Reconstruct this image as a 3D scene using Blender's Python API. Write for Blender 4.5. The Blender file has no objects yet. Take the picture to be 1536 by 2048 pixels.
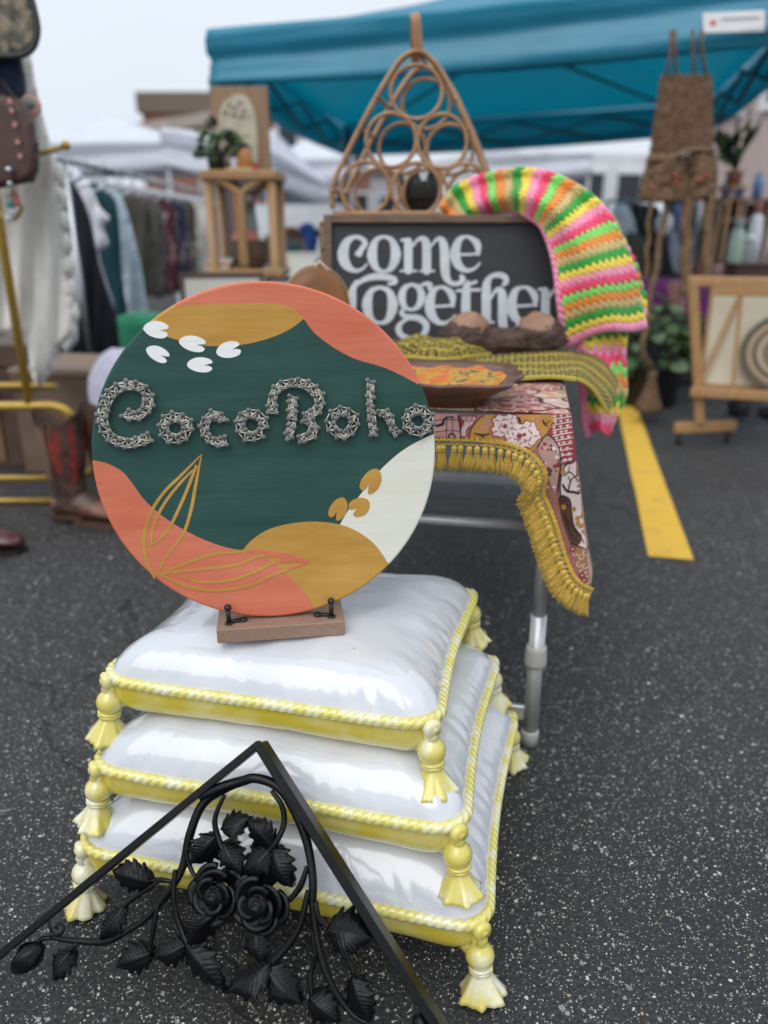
import bpy, bmesh, math, random
from mathutils import Vector, Matrix, Quaternion, noise
from mathutils.geometry import delaunay_2d_cdt
R = math.radians
PI = math.pi
random.seed(7)
scene = bpy.context.scene
COL = scene.collection

# ------------------------------------------------------------------ camera
CAM_H, PITCH, FPX = 1.05, R(20.5), 1537.0
cam_d = bpy.data.cameras.new('camera')
cam = bpy.data.objects.new('camera', cam_d)
COL.objects.link(cam)
cam.location = (0, 0, CAM_H)
cam.rotation_euler = (R(90) - PITCH, 0, 0)
cam_d.sensor_fit = 'VERTICAL'
cam_d.sensor_height = 36
cam_d.lens = FPX * 36 / 2048
cam_d.clip_start = 0.02
cam_d.clip_end = 400
cam_d.dof.use_dof = True
cam_d.dof.focus_distance = 1.16
cam_d.dof.aperture_fstop = 1.9
scene.camera = cam

# ------------------------------------------------------------------ world, sun, exposure
SUN_EL, SUN_AZ = R(52), R(205)      # azimuth: the sun stands behind the camera and to its left
world = bpy.data.worlds.new('World')
scene.world = world
world.use_nodes = True
wn = world.node_tree
wn.nodes.clear()
sky = wn.nodes.new('ShaderNodeTexSky')
sky.sky_type = 'NISHITA'
sky.sun_disc = False
sky.sun_elevation = SUN_EL
sky.sun_rotation = SUN_AZ
hs = wn.nodes.new('ShaderNodeHueSaturation')
hs.inputs['Saturation'].default_value = 0.22
mixw = wn.nodes.new('ShaderNodeMixRGB')
mixw.inputs[0].default_value = 0.80
# the white overcast: as real cloud cover does, it grows brighter from the horizon to the zenith
wtc = wn.nodes.new('ShaderNodeTexCoord')
wsp = wn.nodes.new('ShaderNodeSeparateXYZ')
wma = wn.nodes.new('ShaderNodeMath'); wma.operation = 'MULTIPLY_ADD'; wma.inputs[1].default_value = .66; wma.inputs[2].default_value = .90; wma.use_clamp = False
wmx = wn.nodes.new('ShaderNodeMath'); wmx.operation = 'MAXIMUM'; wmx.inputs[1].default_value = 0
wcl = wn.nodes.new('ShaderNodeTexNoise'); wcl.inputs['Scale'].default_value = 2.2; wcl.inputs['Detail'].default_value = 4
wad = wn.nodes.new('ShaderNodeMath'); wad.operation = 'MULTIPLY_ADD'; wad.inputs[1].default_value = .14; wad.inputs[2].default_value = -.07
wsm = wn.nodes.new('ShaderNodeMath'); wsm.operation = 'ADD'
wvm = wn.nodes.new('ShaderNodeVectorMath'); wvm.operation = 'SCALE'; wvm.inputs[0].default_value = (7.6, 8.25, 9.1)
wn.links.new(wtc.outputs['Generated'], wsp.inputs[0]); wn.links.new(wsp.outputs[2], wmx.inputs[0]); wn.links.new(wmx.outputs[0], wma.inputs[0])
wn.links.new(wtc.outputs['Generated'], wcl.inputs['Vector']); wn.links.new(wcl.outputs['Fac'], wad.inputs[0])
wn.links.new(wma.outputs[0], wsm.inputs[0]); wn.links.new(wad.outputs[0], wsm.inputs[1]); wn.links.new(wsm.outputs[0], wvm.inputs['Scale'])
wn.links.new(wvm.outputs[0], mixw.inputs[2])
bg = wn.nodes.new('ShaderNodeBackground')
bg.inputs['Strength'].default_value = 0.1
wo = wn.nodes.new('ShaderNodeOutputWorld')
wn.links.new(sky.outputs[0], hs.inputs['Color'])
wn.links.new(hs.outputs[0], mixw.inputs[1])
wn.links.new(mixw.outputs[0], bg.inputs['Color'])
wn.links.new(bg.outputs[0], wo.inputs['Surface'])

sun_d = bpy.data.lights.new('sun', 'SUN')
sun_d.energy = 1.25
sun_d.angle = R(52)
sun_d.color = (1.0, 0.96, 0.90)
sun = bpy.data.objects.new('sun', sun_d)
COL.objects.link(sun)
sun.location = (-2, -3, 6)
sd = Vector((math.sin(SUN_AZ) * math.cos(SUN_EL), math.cos(SUN_AZ) * math.cos(SUN_EL), math.sin(SUN_EL)))
sun.rotation_euler = sd.to_track_quat('Z', 'Y').to_euler()

vs = scene.view_settings
vs.view_transform = 'Standard'
vs.look = 'None'
vs.exposure = 0.2
vs.gamma = 1.0
vs.use_curve_mapping = False
scene.render.engine = 'CYCLES'
scene.cycles.use_denoising = True
scene.cycles.max_bounces = 8

# ------------------------------------------------------------------ measuring
SP, CP = math.sin(PITCH), math.cos(PITCH)
CAMP = Vector((0, 0, CAM_H))
def ray(px, py):
    u = (px - 768) / FPX; v = (py - 1024) / FPX
    return Vector((u, CP - v * SP, -(SP + v * CP)))
def at(px, py, Y):
    d = ray(px, py); return CAMP + d * (Y / d.y)
def atz(px, py, z):
    d = ray(px, py); return CAMP + d * ((z - CAM_H) / d.z)
def onpl(px, py, P, N):
    d = ray(px, py); return CAMP + d * ((P - CAMP).dot(N) / d.dot(N))
def proj(p):
    q = Vector(p) - CAMP
    t = q.y * CP - q.z * SP; up = q.y * SP + q.z * CP
    return (768 + FPX * q.x / t, 1024 - FPX * up / t)

# ------------------------------------------------------------------ mesh collecting
def cr(pts, n=6, closed=False):
    """Catmull-Rom through points of any dimension"""
    out = []; m = len(pts)
    segs = m if closed else m - 1
    for i in range(segs):
        if closed:
            p = [pts[(i + k) % m] for k in (-1, 0, 1, 2)]
        else:
            p = [pts[max(0, min(m - 1, i + k))] for k in (-1, 0, 1, 2)]
        for j in range(n):
            t = j / n
            out.append(tuple(0.5 * (2 * b + (c - a) * t + (2 * a - 5 * b + 4 * c - d) * t * t + (3 * b - a - 3 * c + d) * t ** 3)
                             for a, b, c, d in zip(*p)))
    if not closed: out.append(tuple(pts[-1]))
    return out

class MB:
    def __init__(s): s.v = []; s.f = []; s.m = []; s.sm = []; s.uv = {}
    def add(s, verts, faces, mat=0, smooth=True, uvs=None):
        b = len(s.v)
        s.v += [Vector(p) for p in verts]
        for k, f in enumerate(faces):
            s.f.append(tuple(b + i for i in f))
            s.m.append(mat[k] if isinstance(mat, list) else mat); s.sm.append(smooth)
        if uvs:
            for i, u in enumerate(uvs): s.uv[b + i] = u
        return s
    def box(s, c, size, rot=None, bev=0.0, mat=0):
        X, Y, Z = [q / 2 for q in size]
        b = min(bev, X * .9, Y * .9, Z * .9)
        c = Vector(c)
        M = rot.to_matrix() if isinstance(rot, Quaternion) else (rot if rot is not None else Matrix.Identity(3))
        if b <= 0:
            vs_ = [Vector((x, y, z)) for x in (-X, X) for y in (-Y, Y) for z in (-Z, Z)]
            fs = [(0, 1, 3, 2), (4, 6, 7, 5), (0, 4, 5, 1), (2, 3, 7, 6), (0, 2, 6, 4), (1, 5, 7, 3)]
            return s.add([c + M @ v for v in vs_], fs, mat, False)
        vs_ = []; idx = {}
        for sx in (-1, 1):
            for sy in (-1, 1):
                for sz in (-1, 1):
                    for a in range(3):
                        p = [sx * (X - b), sy * (Y - b), sz * (Z - b)]
                        p[a] = (sx * X, sy * Y, sz * Z)[a]
                        idx[(sx, sy, sz, a)] = len(vs_); vs_.append(Vector(p))
        fs = []
        for a in range(3):
            o1, o2 = (a + 1) % 3, (a + 2) % 3
            for sg in (-1, 1):
                q = []
                for s1, s2 in ((-1, -1), (1, -1), (1, 1), (-1, 1)):
                    k = [0, 0, 0]; k[a] = sg; k[o1] = s1; k[o2] = s2
                    q.append(idx[(k[0], k[1], k[2], a)])
                fs.append(q if sg > 0 else q[::-1])
            for s1 in (-1, 1):
                for s2 in (-1, 1):
                    k0 = [0, 0, 0]; k1 = [0, 0, 0]
                    k0[a] = -1; k1[a] = 1
                    for k in (k0, k1): k[o1] = s1; k[o2] = s2
                    q = [idx[(*k0, o1)], idx[(*k1, o1)], idx[(*k1, o2)], idx[(*k0, o2)]]
                    fs.append(q if s1 * s2 < 0 else q[::-1])
        for sx in (-1, 1):
            for sy in (-1, 1):
                for sz in (-1, 1):
                    q = [idx[(sx, sy, sz, a)] for a in range(3)]
                    fs.append(q if sx * sy * sz > 0 else q[::-1])
        return s.add([c + M @ v for v in vs_], fs, mat, False)
    def bar(s, p0, p1, w, h, up=(0, 0, 1), bev=0.0, mat=0):
        p0, p1 = Vector(p0), Vector(p1)
        x = (p1 - p0); L = x.length; x = x.normalized()
        y = Vector(up).cross(x)
        if y.length < 1e-5: y = Vector((1, 0, 0)).cross(x)
        y.normalize(); z = x.cross(y)
        return s.box((p0 + p1) / 2, (L, w, h), Matrix((x, y, z)).transposed(), bev, mat)
    def tube(s, pts, r, n=8, closed=False, mat=0, caps=True, flat=1.0, rfun=None, up=None):
        P = [Vector(p) for p in pts]; m = len(P)
        rr = r if isinstance(r, (list, tuple)) else [r] * m
        if closed: T = [(P[(i + 1) % m] - P[i - 1]).normalized() for i in range(m)]
        else: T = [(P[min(i + 1, m - 1)] - P[max(i - 1, 0)]).normalized() for i in range(m)]
        a = Vector(up) if up is not None else (Vector((0, 0, 1)) if abs(T[0].z) < .9 else Vector((1, 0, 0)))
        N = (a - T[0] * a.dot(T[0])).normalized()
        frames = []
        for i in range(m):
            if up is not None:
                N = (a - T[i] * a.dot(T[i])).normalized()
            elif i:
                q = T[i - 1].rotation_difference(T[i]); N = (q @ N); N = (N - T[i] * N.dot(T[i])).normalized()
            frames.append((N.copy(), T[i].cross(N)))
        if closed and up is None:
            Ne = T[-1].rotation_difference(T[0]) @ N
            ang = math.atan2(Ne.dot(frames[0][1]), Ne.dot(frames[0][0]))
            for i in range(m):
                t = -ang * i / m; A, B = frames[i]
                frames[i] = (A * math.cos(t) + B * math.sin(t), B * math.cos(t) - A * math.sin(t))
        V = []; F = []
        for i in range(m):
            A, B = frames[i]
            for j in range(n):
                th = 2 * PI * j / n
                q = rr[i] * (rfun(i, th) if rfun else 1)
                V.append(P[i] + A * (math.cos(th) * q * flat) + B * (math.sin(th) * q))
        for i in range(m if closed else m - 1):
            i2 = (i + 1) % m
            for j in range(n):
                F.append((i * n + j, i * n + (j + 1) % n, i2 * n + (j + 1) % n, i2 * n + j))
        if caps and not closed:
            F.append(tuple(range(n))[::-1]); F.append(tuple((m - 1) * n + j for j in range(n)))
        return s.add(V, F, mat)
    def lathe(s, prof, n=20, c=(0, 0, 0), rot=None, mat=0, rf=None):
        M = rot if rot is not None else Matrix.Identity(3); c = Vector(c)
        V = []; F = []
        for k, (r, z) in enumerate(prof):
            for j in range(n):
                th = 2 * PI * j / n; q = r * (rf(k, th, z) if rf else 1)
                V.append(c + M @ Vector((q * math.cos(th), q * math.sin(th), z)))
        for k in range(len(prof) - 1):
            for j in range(n):
                F.append((k * n + j, k * n + (j + 1) % n, (k + 1) * n + (j + 1) % n, (k + 1) * n + j))
        F.append(tuple(range(n))[::-1]); F.append(tuple((len(prof) - 1) * n + j for j in range(n)))
        return s.add(V, F, mat)
    def ball(s, c, r, n=12, m=8, mat=0, rf=None, rot=None):
        rx, ry, rz = r if isinstance(r, (tuple, list)) else (r, r, r)
        c = Vector(c); V = []; F = []
        M = rot if rot is not None else Matrix.Identity(3)
        for i in range(m + 1):
            ph = PI * (i / m) if 0 < i < m else (0.02 if i == 0 else PI - 0.02)
            for j in range(n):
                th = 2 * PI * j / n
                d = Vector((math.sin(ph) * math.cos(th), math.sin(ph) * math.sin(th), -math.cos(ph)))
                k = rf(d) if rf else 1
                V.append(c + M @ Vector((d.x * rx * k, d.y * ry * k, d.z * rz * k)))
        for i in range(m):
            for j in range(n):
                F.append((i * n + j, i * n + (j + 1) % n, (i + 1) * n + (j + 1) % n, (i + 1) * n + j))
        return s.add(V, F, mat)
    def grid(s, fn, nu, nv, mat=0, cu=False, matf=None, smooth=True):
        V = []; F = []; U = []; ms = []
        for i in range(nv + 1):
            for j in range(nu if cu else nu + 1):
                V.append(fn(j / nu, i / nv)); U.append((j / nu, i / nv))
        w = nu if cu else nu + 1
        for i in range(nv):
            for j in range(nu):
                j2 = (j + 1) % w if cu else j + 1
                F.append((i * w + j, i * w + j2, (i + 1) * w + j2, (i + 1) * w + j))
                if matf: ms.append(matf(j / nu, i / nv))
        return s.add(V, F, ms if matf else mat, smooth, U)
    def sheet(s, fn, nu, nv, th, mat=0, matf=None):
        """a grid with thickness: both sides and a closed rim"""
        g = [[Vector(fn(j / nu, i / nv)) for j in range(nu + 1)] for i in range(nv + 1)]
        V = []; U = []
        for sg in (0.5, -0.5):
            for i in range(nv + 1):
                for j in range(nu + 1):
                    a = g[i][min(j + 1, nu)] - g[i][max(j - 1, 0)]; b = g[min(i + 1, nv)][j] - g[max(i - 1, 0)][j]
                    nn = a.cross(b); nn = nn.normalized() if nn.length > 1e-12 else Vector((0, 0, 1))
                    V.append(g[i][j] + nn * th * sg); U.append((j / nu, i / nv))
        w = nu + 1; o = w * (nv + 1); F = []; ms = []
        def ad(f, u, v): F.append(f); ms.append(matf(u, v) if matf else mat)
        for i in range(nv):
            for j in range(nu):
                a, b, c, d = i * w + j, i * w + j + 1, (i + 1) * w + j + 1, (i + 1) * w + j
                ad((a, b, c, d), j / nu, i / nv); ad((o + d, o + c, o + b, o + a), j / nu, i / nv)
        for i in range(nv):
            a, d = i * w, (i + 1) * w
            ad((d, o + d, o + a, a), 0, i / nv)
            a, d = i * w + nu, (i + 1) * w + nu
            ad((a, o + a, o + d, d), 1, i / nv)
        for j in range(nu):
            a, b = j, j + 1
            ad((a, o + a, o + b, b), j / nu, 0)
            a, b = nv * w + j, nv * w + j + 1
            ad((b, o + b, o + a, a), j / nu, 1)
        return s.add(V, F, ms, True, U)
    def mesh(s, name, mats, M=None):
        me = bpy.data.meshes.new(name)
        Mi = M.inverted() if M is not None else None
        me.from_pydata([tuple(Mi @ p) if Mi else tuple(p) for p in s.v], [], s.f)
        for m in (mats if isinstance(mats, (list, tuple)) else [mats]): me.materials.append(m)
        me.polygons.foreach_set('material_index', s.m)
        me.polygons.foreach_set('use_smooth', s.sm)
        if s.uv:
            ul = me.uv_layers.new(name='UVMap')
            for lp in me.loops: ul.data[lp.index].uv = s.uv.get(lp.vertex_index, (0, 0))
        me.update()
        return me
    def build(s, name, mats, parent=None, M=None, fix=True):
        """one mesh object; vertices are world coordinates, M the object's own frame"""
        if M is None:
            M = WM[parent.name].copy() if parent else Matrix.Identity(4)
        me = s.mesh(name, mats, M)
        if fix:
            bm = bmesh.new(); bm.from_mesh(me); bmesh.ops.recalc_face_normals(bm, faces=bm.faces); bm.to_mesh(me); bm.free()
        return link(name, me, M, parent)

WM = {}
def link(name, data, M, parent=None):
    o = bpy.data.objects.new(name, data)
    COL.objects.link(o)
    o.parent = parent
    o.matrix_basis = (WM[parent.name].inverted() @ M) if parent else M
    WM[o.name] = M.copy()
    return o
def tag(o, label=None, cat=None, group=None, kind=None):
    if label: o['label'] = label
    if cat: o['category'] = cat
    if group: o['group'] = group
    if kind: o['kind'] = kind
    return o
def thing(name, loc, label, cat, group=None):
    return tag(link(name, None, Matrix.Translation(Vector(loc))), label, cat, group)
def solo(mb, name, mats, loc, label, cat, group=None):
    return tag(mb.build(name, mats, None, Matrix.Translation(Vector(loc))), label, cat, group)
def copy_tree(o, M, label=None):
    """a copy of a thing with copies of its parts and sub-parts, its frame moved to M"""
    def rec(src, par, base):
        c = src.copy(); COL.objects.link(c)
        if par is not None:
            c.parent = par; c.matrix_basis = src.matrix_basis.copy(); WM[c.name] = WM[par.name] @ src.matrix_basis
        else:
            c.matrix_basis = base; WM[c.name] = base.copy()
        for ch in [k for k in src.children]: rec(ch, c, None)
        return c
    c = rec(o, None, M)
    if label: c['label'] = label
    return c

def pip(x, y, poly):
    ins = False; j = len(poly) - 1
    for i in range(len(poly)):
        xi, yi = poly[i][0], poly[i][1]; xj, yj = poly[j][0], poly[j][1]
        if (yi > y) != (yj > y) and x < (xj - xi) * (y - yi) / (yj - yi) + xi: ins = not ins
        j = i
    return ins
def region2d(polys, grid_pts=(), outer=None):
    """split overlapping outlines into triangles; each carries the index of the last outline holding it"""
    V = []; E = []
    for p in polys:
        b = len(V); V += [Vector((q[0], q[1])) for q in p]
        E += [(b + i, b + (i + 1) % len(p)) for i in range(len(p))]
    V += [Vector(g) for g in grid_pts]
    ov, oe, of, _, _, _ = delaunay_2d_cdt(V, E, [], 0, 1e-4)
    boxes = [(min(q[0] for q in p), max(q[0] for q in p), min(q[1] for q in p), max(q[1] for q in p)) for p in polys]
    tris = []; tags = []
    for f in of:
        cx = sum(ov[i][0] for i in f) / len(f); cy = sum(ov[i][1] for i in f) / len(f)
        if outer is not None and not pip(cx, cy, outer): continue
        t = -1
        for k in range(len(polys) - 1, -1, -1):
            b = boxes[k]
            if b[0] <= cx <= b[1] and b[2] <= cy <= b[3] and pip(cx, cy, polys[k]): t = k; break
        if t >= 0: tris.append(tuple(f)); tags.append(t)
    return [(v[0], v[1]) for v in ov], tris, tags
def ribbon(pts, n=5, smooth=True, ends=True):
    """outline of a brush stroke: pts = (x, y, width)"""
    p = cr(pts, n) if smooth else pts
    L = []; Rr = []
    for i, q in enumerate(p):
        a = p[max(i - 1, 0)]; b = p[min(i + 1, len(p) - 1)]
        dx, dy = b[0] - a[0], b[1] - a[1]; l = math.hypot(dx, dy) or 1
        w = q[2] / 2
        L.append((q[0] - dy / l * w, q[1] + dx / l * w)); Rr.append((q[0] + dy / l * w, q[1] - dx / l * w))
    return L + Rr[::-1]
def strokes_to_polys(sts, n=5):
    """a stroke as small quads plus round joints, safe where it crosses itself"""
    out = []
    for st in sts:
        p = cr(st, n)
        for i in range(len(p) - 1):
            out.append(ribbon([p[i], p[i + 1]], 1, False))
        for q in p[::2] + [p[-1]]:
            out.append([(q[0] + q[2] * .5 * math.cos(a * PI / 5), q[1] + q[2] * .5 * math.sin(a * PI / 5)) for a in range(10)])
    return out
def extrude2d(mb, V, tris, fmap, th, mat=0, mats=None):
    """flat outlines into thin solid pieces; fmap(x, y, h) gives the 3-D point h above the surface"""
    use = sorted({i for t in tris for i in t}); ix = {v: k for k, v in enumerate(use)}
    n = len(use)
    P = [fmap(V[i][0], V[i][1], th) for i in use] + [fmap(V[i][0], V[i][1], 0) for i in use]
    F = [tuple(ix[i] for i in t) for t in tris]
    ms = list(mats) if mats else [mat] * len(F)
    cnt = {}
    for k, t in enumerate(F):
        for a, b in ((t[0], t[1]), (t[1], t[2]), (t[2], t[0])):
            cnt.setdefault((min(a, b), max(a, b)), []).append((a, b, ms[k]))
    for e, l in cnt.items():
        if len(l) == 1:
            a, b, m = l[0]; F.append((b, a, n + a, n + b)); ms.append(m)
    return mb.add(P, F, ms, False)
def circ(cx, cy, rx, ry=None, n=24, a0=0):
    ry = ry or rx
    return [(cx + rx * math.cos(a0 + 2 * PI * i / n), cy + ry * math.sin(a0 + 2 * PI * i / n)) for i in range(n)]
def rotz(a): return Matrix.Rotation(a, 3, 'Z')

# ------------------------------------------------------------------ materials
def srgb(r, g, b):
    f = lambda c: (c / 255 / 12.92) if c / 255 <= .04045 else ((c / 255 + .055) / 1.055) ** 2.4
    return (f(r), f(g), f(b))
def mat(name, c, rough=.6, c2=None, scale=8, stretch=(1, 1, 1), bump=None, metal=0, coat=0, spec=.5, detail=4, lo=.35, hi=.65, sheen=0, trans=0, tcol=None, c3=None, coords='Object'):
    m = bpy.data.materials.new(name); m.use_nodes = True
    nt = m.node_tree; b = nt.nodes['Principled BSDF']
    N = nt.nodes.new; L = nt.links.new
    b.inputs['Base Color'].default_value = (*c, 1)
    b.inputs['Roughness'].default_value = rough
    b.inputs['Metallic'].default_value = metal
    b.inputs['Specular IOR Level'].default_value = spec
    b.inputs['Coat Weight'].default_value = coat
    b.inputs['Coat Roughness'].default_value = .06
    b.inputs['Sheen Weight'].default_value = sheen
    tc = N('ShaderNodeTexCoord'); mp = N('ShaderNodeMapping')
    mp.inputs['Scale'].default_value = stretch
    L(tc.outputs[coords], mp.inputs['Vector'])
    if c2 is not None:
        nz = N('ShaderNodeTexNoise'); nz.inputs['Scale'].default_value = scale; nz.inputs['Detail'].default_value = detail
        nz.inputs['Roughness'].default_value = .6
        L(mp.outputs[0], nz.inputs['Vector'])
        rp = N('ShaderNodeValToRGB')
        rp.color_ramp.elements[0].position = lo; rp.color_ramp.elements[0].color = (*c, 1)
        rp.color_ramp.elements[1].position = hi; rp.color_ramp.elements[1].color = (*c2, 1)
        if c3 is not None:
            e = rp.color_ramp.elements.new(min(.99, hi + .12)); e.color = (*c3, 1)
        L(nz.outputs['Fac'], rp.inputs[0]); L(rp.outputs[0], b.inputs['Base Color'])
    if bump:
        nb = N('ShaderNodeTexNoise'); nb.inputs['Scale'].default_value = bump[0]; nb.inputs['Detail'].default_value = 5
        L(mp.outputs[0], nb.inputs['Vector'])
        bp = N('ShaderNodeBump'); bp.inputs['Strength'].default_value = bump[1]; bp.inputs['Distance'].default_value = bump[2] if len(bump) > 2 else .004
        L(nb.outputs['Fac'], bp.inputs['Height']); L(bp.outputs[0], b.inputs['Normal'])
    if trans:
        t = N('ShaderNodeBsdfTranslucent'); mx = N('ShaderNodeMixShader'); mx.inputs[0].default_value = trans
        if tcol is not None: t.inputs['Color'].default_value = (*tcol, 1)
        elif c2 is not None: L(rp.outputs[0], t.inputs['Color'])
        else: t.inputs['Color'].default_value = (*c, 1)
        out = nt.nodes['Material Output']
        L(b.outputs[0], mx.inputs[1]); L(t.outputs[0], mx.inputs[2]); L(mx.outputs[0], out.inputs['Surface'])
    return m
def nodes_of(m): return m.node_tree, m.node_tree.nodes.new, m.node_tree.links.new, m.node_tree.nodes['Principled BSDF']
# ================================================================== THE GROUND
def asphalt():
    m = mat('asphalt', (.03, .03, .032), .62)
    nt, N, L, b = nodes_of(m)
    tc = N('ShaderNodeTexCoord')
    n1 = N('ShaderNodeTexNoise'); n1.inputs['Scale'].default_value = 1.6; n1.inputs['Detail'].default_value = 6
    n2 = N('ShaderNodeTexNoise'); n2.inputs['Scale'].default_value = 150; n2.inputs['Detail'].default_value = 4
    for n in (n1, n2): L(tc.outputs['Object'], n.inputs['Vector'])
    r1 = N('ShaderNodeValToRGB')
    r1.color_ramp.elements[0].position = .3; r1.color_ramp.elements[0].color = (.018, .0185, .0195, 1)
    r1.color_ramp.elements[1].position = .75; r1.color_ramp.elements[1].color = (.034, .035, .036, 1)
    L(n1.outputs['Fac'], r1.inputs[0])
    r2 = N('ShaderNodeValToRGB')
    r2.color_ramp.elements[0].position = .35; r2.color_ramp.elements[0].color = (.35, .35, .35, 1)
    r2.color_ramp.elements[1].position = .7; r2.color_ramp.elements[1].color = (1.35, 1.35, 1.35, 1)
    L(n2.outputs['Fac'], r2.inputs[0])
    mu = N('ShaderNodeMixRGB'); mu.blend_type = 'MULTIPLY'; mu.inputs[0].default_value = 1
    L(r1.outputs[0], mu.inputs[1]); L(r2.outputs[0], mu.inputs[2])
    # worn-through aggregate: pale angular chips of several sizes
    dst = N('ShaderNodeTexNoise'); dst.inputs['Scale'].default_value = 320; dst.inputs['Detail'].default_value = 2
    L(tc.outputs['Object'], dst.inputs['Vector'])
    vm = N('ShaderNodeVectorMath'); vm.operation = 'MULTIPLY_ADD'; vm.inputs[1].default_value = (.005, .005, .005)
    L(dst.outputs['Color'], vm.inputs[0]); L(tc.outputs['Object'], vm.inputs[2])
    last = mu.outputs[0]; masks = []
    for sc, keep, rad in ((340, .74, .27), (210, .87, .30), (125, .945, .31), (66, .975, .25)):
        v = N('ShaderNodeTexVoronoi'); v.inputs['Scale'].default_value = sc
        L(vm.outputs[0], v.inputs['Vector'])
        sep = N('ShaderNodeSeparateColor'); L(v.outputs['Color'], sep.inputs[0])
        k = N('ShaderNodeMath'); k.operation = 'GREATER_THAN'; k.inputs[1].default_value = keep; L(sep.outputs[0], k.inputs[0])
        rr = N('ShaderNodeMath'); rr.operation = 'MULTIPLY_ADD'; rr.inputs[1].default_value = .22; rr.inputs[2].default_value = rad - .1
        L(sep.outputs[1], rr.inputs[0])
        d = N('ShaderNodeMath'); d.operation = 'LESS_THAN'; L(v.outputs['Distance'], d.inputs[0]); L(rr.outputs[0], d.inputs[1])
        a = N('ShaderNodeMath'); a.operation = 'MULTIPLY'; L(k.outputs[0], a.inputs[0]); L(d.outputs[0], a.inputs[1])
        col = N('ShaderNodeValToRGB'); cr_ = col.color_ramp
        cr_.elements[0].color = (.14, .14, .14, 1); cr_.elements[1].color = (.62, .60, .55, 1)
        e = cr_.elements.new(.4); e.color = (.36, .355, .34, 1)
        e = cr_.elements.new(.8); e.color = (.48, .42, .35, 1)
        L(sep.outputs[2], col.inputs[0])
        mx = N('ShaderNodeMixRGB'); L(a.outputs[0], mx.inputs[0]); L(last, mx.inputs[1]); L(col.outputs[0], mx.inputs[2])
        last = mx.outputs[0]; masks.append(a.outputs[0])
    nb_ = N('ShaderNodeTexNoise'); nb_.inputs['Scale'].default_value = .9; nb_.inputs['Detail'].default_value = 7; nb_.inputs['Roughness'].default_value = .65
    L(tc.outputs['Object'], nb_.inputs['Vector'])
    vq = N('ShaderNodeVectorMath'); vq.operation = 'MULTIPLY_ADD'; vq.inputs[1].default_value = (.9, .9, .9); L(nb_.outputs['Color'], vq.inputs[0]); L(tc.outputs['Object'], vq.inputs[2])
    vc = N('ShaderNodeTexVoronoi'); vc.feature = 'DISTANCE_TO_EDGE'; vc.inputs['Scale'].default_value = .55; L(vq.outputs[0], vc.inputs['Vector'])
    ck = N('ShaderNodeMath'); ck.operation = 'LESS_THAN'; ck.inputs[1].default_value = .0032; L(vc.outputs['Distance'], ck.inputs[0])
    mk = N('ShaderNodeMixRGB'); mk.inputs[2].default_value = (.006, .006, .006, 1); L(ck.outputs[0], mk.inputs[0]); L(last, mk.inputs[1])
    rm = N('ShaderNodeValToRGB'); rm.color_ramp.elements[0].position = .30; rm.color_ramp.elements[0].color = (.72, .72, .73, 1); rm.color_ramp.elements[1].position = .70; rm.color_ramp.elements[1].color = (1.25, 1.25, 1.24, 1)
    L(nb_.outputs['Fac'], rm.inputs[0])
    mm_ = N('ShaderNodeMixRGB'); mm_.blend_type = 'MULTIPLY'; mm_.inputs[0].default_value = 1; L(mk.outputs[0], mm_.inputs[1]); L(rm.outputs[0], mm_.inputs[2]); last = mm_.outputs[0]
    L(last, b.inputs['Base Color'])
    add = N('ShaderNodeMath'); add.operation = 'MULTIPLY_ADD'; add.inputs[1].default_value = .9
    L(masks[1], add.inputs[0]); L(n2.outputs['Fac'], add.inputs[2])
    bp = N('ShaderNodeBump'); bp.inputs['Strength'].default_value = .9; bp.inputs['Distance'].default_value = .0035
    L(add.outputs[0], bp.inputs['Height']); L(bp.outputs[0], b.inputs['Normal'])
    return m
M_ASPH = asphalt()
g = MB(); g.add([(-150, -40, 0), (150, -40, 0), (150, 260, 0), (-150, 260, 0)], [(0, 1, 2, 3)], 0, False)
tag(g.build('ground', M_ASPH), kind='structure')

M_LINE = mat('line_paint', (.74, .45, .05), .7, (.50, .31, .06), 14, bump=(160, .6), lo=.52, hi=.74, detail=9, c3=(.20, .14, .05))
def line(px, name='parking_line'):
    P = [atz(x, y, .004) for x, y in px]
    b = MB(); n = 14; w = 4
    def f(u, v):
        a = P[0].lerp(P[3], v); c = P[1].lerp(P[2], v); q = a.lerp(c, u)
        e = (noise.noise(q * 14) * .004); return Vector((q.x + (e if u in (0, 1) else 0), q.y, .004))
    b.grid(f, w, n)
    tag(b.build(name, M_LINE), kind='structure')
line([(1297, 1112), (1387, 1120), (1268, 800), (1232, 800)])
line([(-60, 944), (110, 893), (112, 880), (-60, 922)])
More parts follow.
